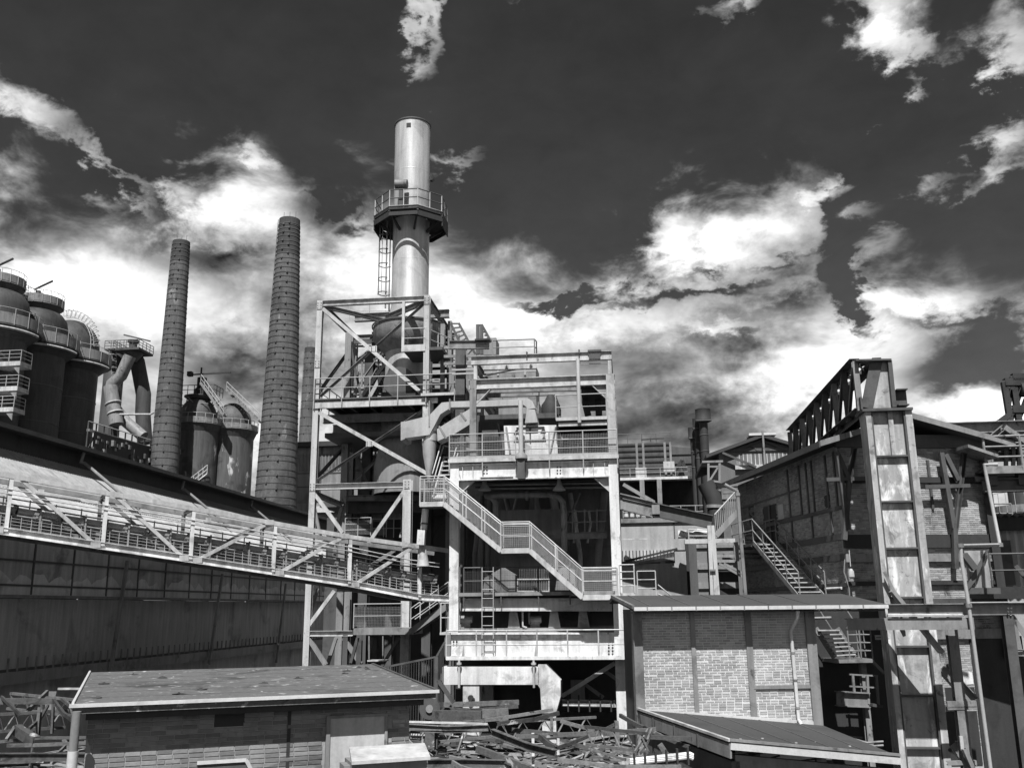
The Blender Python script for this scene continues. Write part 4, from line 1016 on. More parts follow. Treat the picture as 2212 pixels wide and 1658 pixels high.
    T.add('stand_pipe', MB().tube(V((a.x, YP - .5, b.z)), V((a.x, YP - .5, a.z)), .10, 16), LIGHT)
    T.add('pipe_shoe', MB().lathe([(.28, -.05), (.26, .1), (.12, .24)], (a.x, YP - .5, b.z), 16), STEEL)
    T.add('pipe_bracket', MB().ibeam((a.x, YP - .5, z1 - .95), (a.x, YP - .5, z1 - .1), .32, .32), DARK)
    # upper right platform
    xa, xb = q_(zE, 1030, 740).x, xru - .2; zp = q_(zE, 1220, 730).z
    T.add('upper_platform', MB().box(xa, xb, YP - .1, YP + 4, zp - .1, zp), BLACK)
    beam(T, 'platform_edge', LIGHT, V((xa, YP - .12, zp + .02)), V((xb, YP - .12, zp + .02)), .1, .14, 'C')
    beam(T, 'platform_edge', LIGHT, V((xa + .1, YP - .02, zp - .2)), V((xb, YP - .02, zp - .2)), .1, .17, 'C')
    railing(T, [(xa, YP + 3, zp), (xa, YP - .12, zp), (xb, YP - .12, zp)], 1.1, 1, 1.3, RAIL, .027)
    T.add('stand_pipe', MB().tube(q_(zE, 1201, 755, -.15), V((q_(zE, 1201, 755, -.15).x, YP - .15, q_(zE, 1195, 290).z)), .085, 12), LIGHT)
    for (xq, yq, xw, yw) in ((1225, 540, 1265, 700), (1340, 540, 1345, 700)):
        beam(T, 'chute_leg', BLACK, q_(zE, xq, yq, 2), q_(zE, xw, yw, 2), .3, .3, 'B')
    T.add('roof_plate', MB().box(q_(zE, 1215, 500, 1).x, xru - .15, YP + .7, YP + 4.5, z2 - .75, z2 - .2), BLACK)
    railing(T, [(q_(zE, 1205, 390, .3).x, YP + .3, z2 + .02), (xru, YP + .3, z2 + .02)], 1.0, 1, 1.3, RAIL, .026)
    railing(T, [q_(zE, 560, 255, 4), q_(zE, 870, 245, 4), q_(zE, 885, 260, 5.5)], .75, 1, 1.4, STEEL, .03)
    # charging machine on the main deck
    hp = lambda x, y, d: q_(zE, x, y, d)
    front = [hp(642, 775, .5), hp(1036, 770, .5), hp(1040, 988, .5), hp(652, 988, .5)]
    T.add('white_hopper', MB().prism(front, (0, 2.0, 0)), WHITE)
    for x, y in ((738, 815), (935, 805), (738, 872), (938, 868)): c = hp(x, y, 0.45); T.add('hopper_clamp', MB().prism([c + V((-.14, 0, -.1)), c + V((.1, 0, -.1)), c + V((.02, 0, .12))], (0, .05, 0)), BLACK)
    T.add('hopper_latch', MB().bar(hp(836, 785, 0.45), hp(838, 890, 0.45), .06, .06), BLACK)
    T.add('hopper_lid_frame', MB().bar(hp(735, 790, 0.46), hp(940, 785, 0.46), .04, .04).bar(hp(738, 885, 0.46), hp(940, 880, 0.46), .04, .04).bar(hp(940, 785, 0.46), hp(940, 880, 0.46), .04, .04), BLACK)
    for xa_, xb_ in ((660, 690), (1025, 985)): T.add('hopper_rib', MB().bar(hp(xa_, 785, 0.45), hp(xb_, 980, 0.45), .08, .05), STEEL)
    T.add('machine_bed', MB().box(hp(440, 0 + 700, 3).x, hp(1030, 700, 3).x, YP + 3.0, YP + 6.5, z1, hp(700, 690, 3).z), DARK)
    T.add('machine_top', MB().box(hp(600, 690, 3).x, hp(900, 690, 3).x, YP + 3.2, YP + 5, hp(700, 690, 3).z, hp(700, 600, 3).z), STEEL)
    T.add('motor', MB().lathe([(.45, 0), (.45, .5), (.3, .7), (.15, 1.0)], hp(990, 700, 3.5), 16), BLACK)
    T.add('gear_case', MB().box(hp(640, 760, 2).x, hp(1030, 760, 2).x, YP + 2, YP + 3, hp(700, 768, 2).z, hp(700, 735, 2).z), BLACK)
    T.add('dark_hopper', MB().prism([hp(455, 745, 2), hp(590, 745, 2), hp(620, 990, 2), hp(450, 990, 2)], (0, 1.5, 0)), DARK)
    T.add('control_box', MB().box(hp(1120, 900, 1.5).x, hp(1260, 900, 1.5).x, YP + 1.5, YP + 2.1, z1 + .3, hp(1200, 830, 1.5).z), STEEL)
    for i, x in enumerate((1150, 1185, 1235, 1400)): pipe(T, 'small_pipe', LIGHT, [hp(x, 990, 1.3), hp(x + 5, 920 - i * 10, 1.3), hp(x + 25, 905 - i * 10, 1.6)], .05, 6)
    T.add('back_panel', MB().box(hp(1040, 760, 4).x, xr, YP + 4, YP + 4.2, z1, zp - .15), BLACK)
    # bay below the deck: pipes and vessel in the shade
    pr = 22 * .2923 * 42 / FPX
    pipe(T, 'bay_pipe', STEEL, [hp(500, 1292, 2), hp(990, 1285, 2), hp(1045, 1300, 2), hp(1078, 1340, 2), hp(1085, 1400, 2), hp(1090, 1700, 2)], pr, 14)
    pipe(T, 'bay_pipe', STEEL, [hp(520, 1295, 2.2), hp(560, 1310, 2.2), hp(582, 1345, 2.2), hp(585, 1460, 2.2)], pr, 14)
    f = hp(812, 1290, 2); T.add('pipe_flange', MB().tube(f + V((-.06, 0, 0)), f + V((.06, 0, 0)), pr * 1.7, 12), STEEL)
    T.add('vessel', MB().box(hp(610, 1400, 4).x, hp(1100, 1400, 4).x, YP + 4, YP + 6.5, z0, hp(800, 1395, 4).z), CONC)
    T.add('bay_back_wall', MB().box(xl, xr, YB - .1, YB + .1, z0 - 2, z1 - .3), CONC)
    T.add('floor_lower', MB().box(xl + .2, xr - .1, YP + .1, YB, z0 - .1, z0 - .02), BLACK)
    for k, y in enumerate((1400, 1480, 1560)): beam(T, 'inner_rail', STEEL, hp(1115, y + 10, 3.5), hp(1400, y, 3.5), .05, .05, 'B')
    for x in (1150, 1240, 1330): beam(T, 'inner_post', STEEL, hp(x, 1390, 3.5), hp(x, 1600, 3.5), .06, .06, 'B')
    beam(T, 'inner_beam', STEEL, hp(1110, 1590, 3.2), hp(1400, 1580, 3.2), .2, .3)
    for x in (1170, 1270): pipe(T, 'small_pipe', LIGHT, [hp(x, 1400, 4), hp(x + 15, 1500, 4), hp(x - 10, 1640, 4)], .06, 6)
    r4 = random.Random(9)
    for i in range(10):                                  # riser pipes and ducts at the back of the bay
        c = hp(430 + i * 98 + r4.uniform(-20, 20), 1400, 5.2); rr = r4.uniform(.06, .22); pipe(T, 'riser_pipe', r4.choice((STEEL, LIGHT, CONC)), [V((c.x, c.y, z0)), V((c.x, c.y, z0 + r4.uniform(1.6, 3.6))), V((c.x + r4.uniform(-.8, .8), c.y + .3, z1 - .9))], rr, 10)
    for i in range(3): c = hp(660 + i * 150, 1600, 3.2); T.add('pump_casing', MB().tube(c + V((-.35, 0, -.2)), c + V((.35, 0, -.2)), .3, 16).box(c.x - .3, c.x + .3, c.y - .2, c.y + .2, c.z - .8, c.z - .4), STEEL)
    for y in (1215, 1245): beam(T, 'cable_tray', STEEL, hp(360, y, 1.2 + (y - 1215) * .03), hp(1390, y - 14, 1.2), .25, .06, 'C')
    for x in (500, 1050): c = hp(x, 1195, .9); T.add('lamp_shade', MB().lathe([(.3, -.35), (.12, -.1), (.05, .25)], c, 14), LIGHT)
    # lower deck
    beam(T, 'lower_girder', LIGHT, q_(zG, 298, 595), q_(zG, 1270, 595), .25, .52)
    beam(T, 'lower_deck_edge', STEEL, V((xl + .2, YP - .3, z0)), V((xr - .1, YP - .3, z0)), .1, .14, 'C')
    railing(T, [(xl + .45, YP - .3, z0), (xl + 3.6, YP - .3, z0), (q_(zG, 1000, 525).x, YP - .3, z0)], 1.1, 1, 1.55, RAILD, .027, True, drop=.45)
    fr = T.add('barred_window', MB().box(q_(zG, 655, 430, 1.5).x, q_(zG, 862, 430, 1.5).x, YP + 1.5, YP + 1.55, z0 + .05, q_(zG, 700, 425, 1.5).z), BLACK)
    for yy in (430, 508): T.add('window_frame', MB().bar(q_(zG, 655, yy, 1.45), q_(zG, 862, yy, 1.45), .05, .06), LIGHT, fr)
    for xx in (657, 860): T.add('window_frame', MB().bar(q_(zG, xx, 425, 1.45), q_(zG, xx, 512, 1.45), .05, .06), LIGHT, fr)
    T.inst('window_bar', 'w', [tuple(q_(zG, 670 + i * 11, 508, 1.46)) for i in range(18)], STEEL, fr, MB().bar((0, 0, 0), (0, 0, .95), .02, .02))
    T.add('charging_bin', MB().prism([q_(zG, 440, 420, 1.5), q_(zG, 560, 350, 1.5), q_(zG, 640, 400, 1.5), q_(zG, 640, 510, 1.5), q_(zG, 430, 510, 1.5)], (0, 1.2, 0)), CONC)
    T.add('charging_bin', MB().prism([q_(zG, 920, 370, 1.5), q_(zG, 960, 340, 1.5), q_(zG, 1030, 370, 1.5), q_(zG, 1035, 500, 1.5), q_(zG, 900, 500, 1.5)], (0, 1.2, 0)), CONC)
    # machinery shelf
    for x, y in ((320, 690), (770, 690)):
        c = q_(zG, x, y, .6); T.add('valve_motor', MB().tube(c + V((-.28, 0, 0)), c + V((.28, 0, 0)), .16, 14).box(c.x - .2, c.x + .2, c.y - .1, c.y + .1, c.z - .5, c.z - .1).box(c.x - .26, c.x - .22, c.y - .2, c.y + .2, c.z - .2, c.z + .35), STEEL)
        T.add('valve_body', MB().lathe([(.28, -1.0), (.34, -.9), (.34, -.8), (.15, -.7), (.15, -.4)], c, 16), DARK)
    for x in (630, 895, 1085): c = q_(zG, x, 770, .3); T.add('bearing_bracket', MB().prism([c + V((-.26, 0, 0)), c + V((.3, 0, 0)), c + V((.12, 0, 1.0)), c + V((-.14, 0, 1.0))], (0, .1, 0)), STEEL)
    pipe(T, 'small_pipe', LIGHT, [q_(zG, 688, 640, .2), q_(zG, 690, 735, .2), q_(zG, 715, 745, .3)], .04, 6)
    T.add('shelf_back', MB().box(xl, xr, YP + 1.6, YP + 1.8, zw - .2, z0 - .15), DARK)
    T.add('side_panel', MB().box(q_(zG, 1130, 700, .9).x, xr, YP + .9, YP + 1.1, zc - .3, z0 - .6), BLACK)
    # big lower girder and front walkway
    bg = T.add('main_girder', MB().ibeam(q_(zG, 225, 857), q_(zG, 1310, 857), .4, 1.0), WHITE)
    bolts(T, [tuple(q_(zG, x, y, -.02)) for x in (1250, 1275, 1298) for y in (852, 873, 895, 915)], BLACK, bg, .04)
    bolts(T, [tuple(q_(zG, x, y, -.02)) for x in (240, 260) for y in (835, 855)], BLACK, bg, .04)
    for x in (305, 775): c = q_(zG, x, 930, -.02); T.add('web_gusset', MB().prism([c + V((-.05, -.2, 0)), c + V((.05, -.2, 0)), c + V((0, 0, .5))], (0, .03, 0)), STEEL, bg)
    T.add('girder_shadow_plate', MB().box(xl, xr - .1, YP + .3, YP + .5, zw + 1.2, zc - .1), STEEL)
    xa, xb = q_(zG, 192, 945, -1).x, q_(zG, 1390, 945, -1).x
    T.add('walkway_floor', MB().box(xa, xb, YP - 1.0, YP - .25, zw - .05, zw + .02), DARK)
    beam(T, 'walkway_edge', WHITE, V((xa, YP - 1.03, zw + .05)), V((xb, YP - 1.03, zw + .05)), .06, .14, 'B')
    railing(T, [(xa, YP - 1.02, zw), (xb, YP - 1.02, zw), (xb, YP + .5, zw)], 1.13, 1, 1.33, LIGHT, .03)
    ladder(T, (q_(zG, 461, 935, -.75).x, YP - .75, zw + .05), (q_(zG, 461, 350, -.75).x, YP - .75, z0 + 1.1), .47, RAIL, sp=.36)
    # side stub platform on the left
    c = q_(zG, 155, 790, .3); T.add('stub_platform', MB().box(c.x, xl, YP + .1, YP + 1.5, c.z, c.z + .1), LIGHT)
    railing(T, [(xl - .2, YP + .15, c.z + .1), (c.x + .03, YP + .15, c.z + .1), (c.x + .03, YP + 1.4, c.z + .1)], 1.2, 1, .9, LIGHT, .03)
    # white box girder with legs
    g = lambda x, y: q_(zG, x, y, -1.15)
    T.add('box_girder', MB().prism([g(150, 1090), g(165, 1000), g(795, 1000), g(795, 1115), g(165, 1115)], (0, .8, 0)), WHITE)
    T.add('box_leg', MB().prism([g(790, 985), g(842, 985), g(936, 1088), g(936, 1190), g(906, 1300), g(812, 1300), g(803, 1140), g(788, 1118)], (0, .8, 0)), WHITE)
    lg = q_(zG, 300, 1115, -1.1); T.add('box_leg', MB().box(lg.x, q_(zG, 406, 1115, -1.1).x, YP - 1.1, YP - .5, 0, lg.z + .02), WHITE)
    lg = q_(zG, 815, 1290, -1.1); T.add('box_leg', MB().box(lg.x, q_(zG, 905, 1290, -1.1).x, YP - 1.1, YP - .5, 0, lg.z + .02), WHITE)
    v = q_(zG, 352, 1200, -1.15); T.add('tap', MB().tube(v, v + V((0, -.15, 0)), .11, 12).path([v, v + V((.12, 0, -.05)), v + V((.14, 0, -.2))], .05, 8), BLACK)
    for x in (275, 760):
        a, b = q_(zG, x, 955, -1.3), q_(zG, x, 1135, -1.3); T.add('drain_rod', MB().tube(V((a.x, a.y, b.z)), a, .045, 8).tube(a + V((0, 0, -.1)), a + V((0, 0, -.18)), .1, 8), LIGHT)
    beam(T, 'low_brace', LIGHT, q_(zG, 945, 1190, .3), q_(zG, 1290, 975, .3), .18, .16, 'C')
    beam(T, 'low_brace', STEEL, q_(zG, 1090, 1110, .8), q_(zG, 1215, 1200, .8), .14, .14, 'B')
    beam(T, 'low_brace', STEEL, q_(zG, 1215, 1020, 1), q_(zG, 1330, 1100, 1), .14, .14, 'B')
    for k in range(4): pipe(T, 'service_pipe', LIGHT if k != 1 else STEEL, [q_(zG, 945, 1216 + 11 * k, .2), q_(zG, 1285 - 8 * k, 1222 + 11 * k, .2), q_(zG, 1292 - 8 * k, 1262, .2)], .05, 8)
    T.inst('pipe_clip', 'c', [tuple(q_(zG, 985 + 70 * i, 1232, .12)) for i in range(5)], BLACK, None, MB().box(-.03, .03, -.06, .06, -.35, .3))
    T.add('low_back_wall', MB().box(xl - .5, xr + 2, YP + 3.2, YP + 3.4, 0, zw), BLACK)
    T.add('low_sill', MB().box(q_(zG, 930, 1290).x, xr, YP + .5, YP + .8, q_(zG, 1000, 1330, .5).z, q_(zG, 1000, 1292, .5).z), BLACK)
    for x in (460, 1050): c = q_(zG, x, 1160, 3); T.add('cabinet', MB().box(c.x - .3, c.x + .3, c.y - .3, c.y, c.z - .5, c.z + .5), STEEL)
    # bracket lamp arm on the right column
    b = q_(zG, 1330, 170, -.1); beam(T, 'lamp_arm', LIGHT, b, b + V((1.1, 0, 0)), .06, .06, 'B')
    # small stair tower to the right of the column
    d0 = q_(zG, 1325, 520); d1 = q_(zG, 1420, 520)
    T.add('side_platform', MB().box(d0.x, d1.x, YP - .2, YP + 2, d0.z - .12, d0.z), LIGHT)
    railing(T, [(d0.x, YP - .2, d0.z), (d1.x, YP - .2, d0.z), (d1.x, YP + 2, d0.z)], 1.15, 3, .65, LIGHT, .028)
    e0, e1 = q_(zG, 1440, 545, 2), q_(zG, 1560, 545, 2)
    T.add('side_platform', MB().box(e0.x, e1.x, YP + 2, YP + 3.4, e0.z - .1, e0.z), LIGHT)
    railing(T, [(e0.x, YP + 2, e0.z), (e1.x, YP + 2, e0.z)], 1.1, 2, .6, LIGHT, .026)
    for dy in (0, 60): T.add('stair_rail', MB().path([q_(zG, 1570, 465 + dy, 2), q_(zG, 1670, 548 + dy * .3, 2)], .028, 5), LIGHT)
    # tall cabinet machinery behind, at the top left (hoist frame)
    for (xa_, ya_, xb_, yb_) in ((450, 30, 540, 250), (480, 30, 570, 150)): pass
    c0 = q_(zE, 490, 130, 5); c1 = q_(zE, 585, 250, 5); T.add('hoist_box', MB().box(c0.x, c1.x, YP + 5, YP + 6.2, c1.z, c0.z), STEEL)
    for x in (450, 478): beam(T, 'hoist_post', DARK, q_(zE, x, 250, 5), q_(zE, x, 30, 5), .16, .16, 'B')
    for k in range(5): beam(T, 'hoist_rung', DARK, q_(zE, 452 + k * 16, 35 + k * 24, 5), q_(zE, 478 + k * 14, 32 + k * 26, 5), .08, .08, 'B')
    beam(T, 'hoist_post', DARK, q_(zE, 480, 30, 5), q_(zE, 545, 150, 5), .12, .12, 'B')
    q0, q1 = q_(zE, 240, 180, 3), q_(zE, 535, 178, 3); beam(T, 'jib', STEEL, q0, q1, .2, .42)
    c = q_(zE, 483, 180, 2.8); T.add('jib_trolley', MB().box(c.x - .3, c.x + .3, c.y - .05, c.y + .05, c.z - .12, c.z - .06).box(c.x - .35, c.x + .35, c.y - .1, c.y + .3, c.z + .22, c.z + .3), BLACK)
    # inclined skip ladder
    for dx in (0, 60): beam(T, 'skip_rail', DARK, q_(zE, 250 + dx, 20, 6), q_(zE, 375 + dx, 290 - dx * .6, 6), .12, .12, 'B')
    for k in range(8): beam(T, 'skip_rung', DARK, q_(zE, 250 + k * 17, 22 + k * 34, 6), q_(zE, 312 + k * 15, 22 + k * 26, 6), .08, .06, 'B')
    xq = q_(zE, 325, 300, 4).x; beam(T, 'jib_column', DARK, V((xq, YP + 4, z1 - 6)), V((xq, YP + 4, q_(zE, 325, 165, 4).z)), .45, .45)
    for k, y in enumerate((200, 265, 320)): beam(T, 'rail_beam', STEEL, q_(zE, 200, y, 5), q_(zE, 440, y - 5, 5), .1, .14, 'B')
    # dark wall of the bag house behind
    T.add('rear_casing', MB().box(q_(zE, 255, 500, 8).x, q_(zE, 880, 500, 8).x, YP + 8, YP + 10, z1 - 2, q_(zE, 500, 340, 8).z), STEEL)
    T.done()
    t = Thing('tube_lamp', 'fluorescent lamp under the main deck girder of the machine tower', 'lamp', PL, 'tube lamps on the tower')
    a, b = q_(zE, 455, 1163, -.2), q_(zE, 730, 1157, -.2)
    t.add('housing', MB().bar(a, b, .14, .12), WHITE); t.add('tube', MB().bar(a + V((.1, -.08, 0)), b + V((-.1, -.08, 0)), .03, .04), BLACK); t.done()
machine_tower()

# ================================================================== staircase in front of the machine tower
def staircase():
    T = Thing('steel_staircase', 'zigzag steel staircase with wire mesh railings descending across the machine tower', 'staircase')
    d = -1.15; P = lambda z, x, y, e=0: q_(z, x, y, d + e); Wd = .85
    n0, n1 = P(zE, 22, 1352), P(zE, 200, 1352); n2, n3 = P(zG, 548, 245), P(zG, 735, 240); n4, n5 = P(zG, 1080, 548), P(zG, 1308, 545)
    n0.z = n1.z; n3.z = n2.z; n5.z = n4.z
    S = [n0, n1, n2, n3, n4, n5]
    for dy in (0, Wd):
        for a, b in zip(S, S[1:]): beam(T, 'stringer', LIGHT if dy == 0 else STEEL, a + V((0, dy, 0)), b + V((0, dy, 0)), .07, .21, 'C')
    for a, b in ((n0, n1), (n2, n3), (n4, n5)): T.add('landing', MB().box(a.x, b.x, a.y + .03, a.y + Wd - .03, a.z + .02, a.z + .07), STEEL)
    for a, b in ((n1, n2), (n3, n4)):
        n = int(abs(a.z - b.z) / .19); T.inst('tread', 't', [tuple(a.lerp(b, (i + .5) / n) + V((0, Wd / 2, .06))) for i in range(n)], STEEL, None, MB().box(-.13, .13, -Wd / 2 + .03, Wd / 2 - .03, -.02, .02))
    for dy, sub in ((0.0, True), (Wd, False)):
        o = V((0, dy, .1)); h = V((0, 0, 1.08))
        T.add('handrail', MB().path([q + o + h for q in S], .028, 6), LIGHT)
        for k in (.9, .5): T.add('mid_rail', MB().path([q + o + h * k for q in S], .02, 5), LIGHT)
        L = []
        for a, b in zip(S, S[1:]):
            m = max(1, round((b - a).length / 1.25)); L += [a.lerp(b, i / m) + o for i in range(m + 1)]
        T.inst('post', 'p', [tuple(q + V((0, 0, -.15))) for q in L], LIGHT, None, MB().tube((0, 0, 0), (0, 0, 1.22), .03, 6))
        for a, b in zip(S, S[1:]):
            mb = MB(); ln = (b - a).length; nn = int(ln / .075)
            for i in range(nn + 1):
                q = a.lerp(b, i / nn) + o; mb.bar(q + V((0, 0, .08)), q + V((0, 0, .95)), .006, .006)
            for j in range(12): mb.bar(a + o + V((0, 0, .08 + j * .075)), b + o + V((0, 0, .08 + j * .075)), .006, .006)
            T.add('wire_mesh_panel', mb, RAIL)
    # steep upper flight behind the landing up to the main deck
    a, b = P(zE, 120, 1310, .9), P(zE, 205, 1010, 2.2)
    for dx in (0, .65): beam(T, 'stringer', RAIL, a + V((dx, 0, 0)), b + V((dx, 0, 0)), .06, .18, 'B')
    T.inst('tread', 'u', [tuple(a.lerp(b, i / 9) + V((.32, 0, 0))) for i in range(10)], LIGHT, None, MB().box(-.3, .3, -.1, .1, -.02, .02))
    for dx in (-.05, .7):
        for h in (.55, 1.05): T.add('handrail', MB().path([a + V((dx, 0, h)), b + V((dx, 0, h)), b + V((dx + .6, .3, h - .15))], .026, 6), LIGHT)
    T.done()
staircase()

# ================================================================== ducts
def ducts():
    T = Thing('exhaust_duct', 'silver sheet metal exhaust duct with a branching cyclone cone left of the main deck', 'duct')
    Y = YP + .2; P = lambda z, x, y, d=0: PL.at(*z(x, y), Y + d)
    def rduct(name, top, bot, dep, mat=SILVER):
        """rectangular duct through pairs of upper and lower outline points"""
        for i in range(len(top) - 1):
            a, b, c, e = top[i], top[i + 1], bot[i + 1], bot[i]
            o = V((0, dep, 0)); T.add(name, MB().hexa([e, c, c + o, e + o, a, b, b + o, a + o]), mat)
    rduct('duct_inlet', [P(zD, 828, 748), P(zD, 858, 742)], [P(zD, 828, 885), P(zD, 858, 872)], 1.3)
    rduct('duct_section', [P(zD, 858, 744), P(zD, 1035, 702), P(zD, 1130, 604), P(zD, 1195, 598)], [P(zD, 858, 866), P(zD, 1040, 842), P(zD, 1120, 690), P(zD, 1200, 640)], .7)
    rduct('duct_section', [P(zE, 240, 596), P(zE, 500, 590), P(zE, 745, 578)], [P(zE, 240, 640), P(zE, 500, 634), P(zE, 745, 624)], .5)
    rduct('duct_elbow', [P(zE, 745, 572), P(zE, 815, 570), P(zE, 852, 592), P(zE, 876, 645)], [P(zE, 745, 626), P(zE, 790, 622), P(zE, 808, 636), P(zE, 812, 655)], .5)
    rduct('duct_hood', [P(zE, 812, 655), P(zE, 872, 655)], [P(zE, 798, 755), P(zE, 892, 750)], .9)
    for x in (1040, 1190): q = P(zD, x, 660 if x == 1040 else 618); T.add('duct_flange', MB().box(q.x - .03, q.x + .03, Y - .04, Y + .75, q.z - (.75 if x == 1040 else .26), q.z + (.42 if x == 1040 else .26)), STEEL)
    c = P(zD, 1047, 800, .4); r = (P(zD, 1100, 870).x - P(zD, 996, 870).x) / 2
    zl = lambda y: P(zD, 1047, y, .4).z
    T.add('cyclone', MB().lathe([(r, zl(890)), (r, zl(770)), (r * .9, zl(760)), (.02, zl(758))], (c.x, c.y, 0), 28, False), SILVER)
    T.add('cyclone_cone', MB().lathe([(r * 1.0, zl(890)), (r * .9, zl(990)), (r * .22, zl(1180))], (c.x - .04, c.y, 0), 28, False), SILVER)
    o = V((0, .9, 0))
    rduct('branch_duct', [P(zD, 1095, 800), P(zD, 1220, 720), P(zD, 1340, 648)], [P(zD, 1100, 888), P(zD, 1230, 832), P(zD, 1345, 760)], .9)
    rduct('branch_duct', [P(zD, 1290, 800, .8), P(zD, 1345, 770, .8)], [P(zD, 1300, 838, .8), P(zD, 1345, 812, .8)], .6)
    T.add('duct_flange', MB().bar(P(zD, 1112, 778), P(zD, 1165, 870), .06, .08), STEEL); T.add('duct_flange', MB().bar(P(zD, 1270, 680), P(zD, 1310, 735), .06, .08), STEEL)
    # dust pipe below the landing, with a white chute box
    a, b, e = P(zD, 1012, 1390, -.6), P(zD, 998, 1540, -.6), P(zD, 985, 1640, -.6)
    T.add('dust_pipe', MB().tube(a, b, .15, 16), SILVER); T.add('pipe_collar', MB().tube(a.lerp(b, .68), a.lerp(b, .76), .18, 16), DARK)
    bx = MB(); bx.bar(P(zD, 985, 1545, -.6), P(zD, 978, 1655, -.6), .32, .32); T.add('chute_box', bx, WHITE)
    q = P(zF, 778, 430, -.4); T.add('chute_cone', MB().lathe([(.28, -.45), (.14, .25)], q, 16), LIGHT)
    T.done()
ducts()

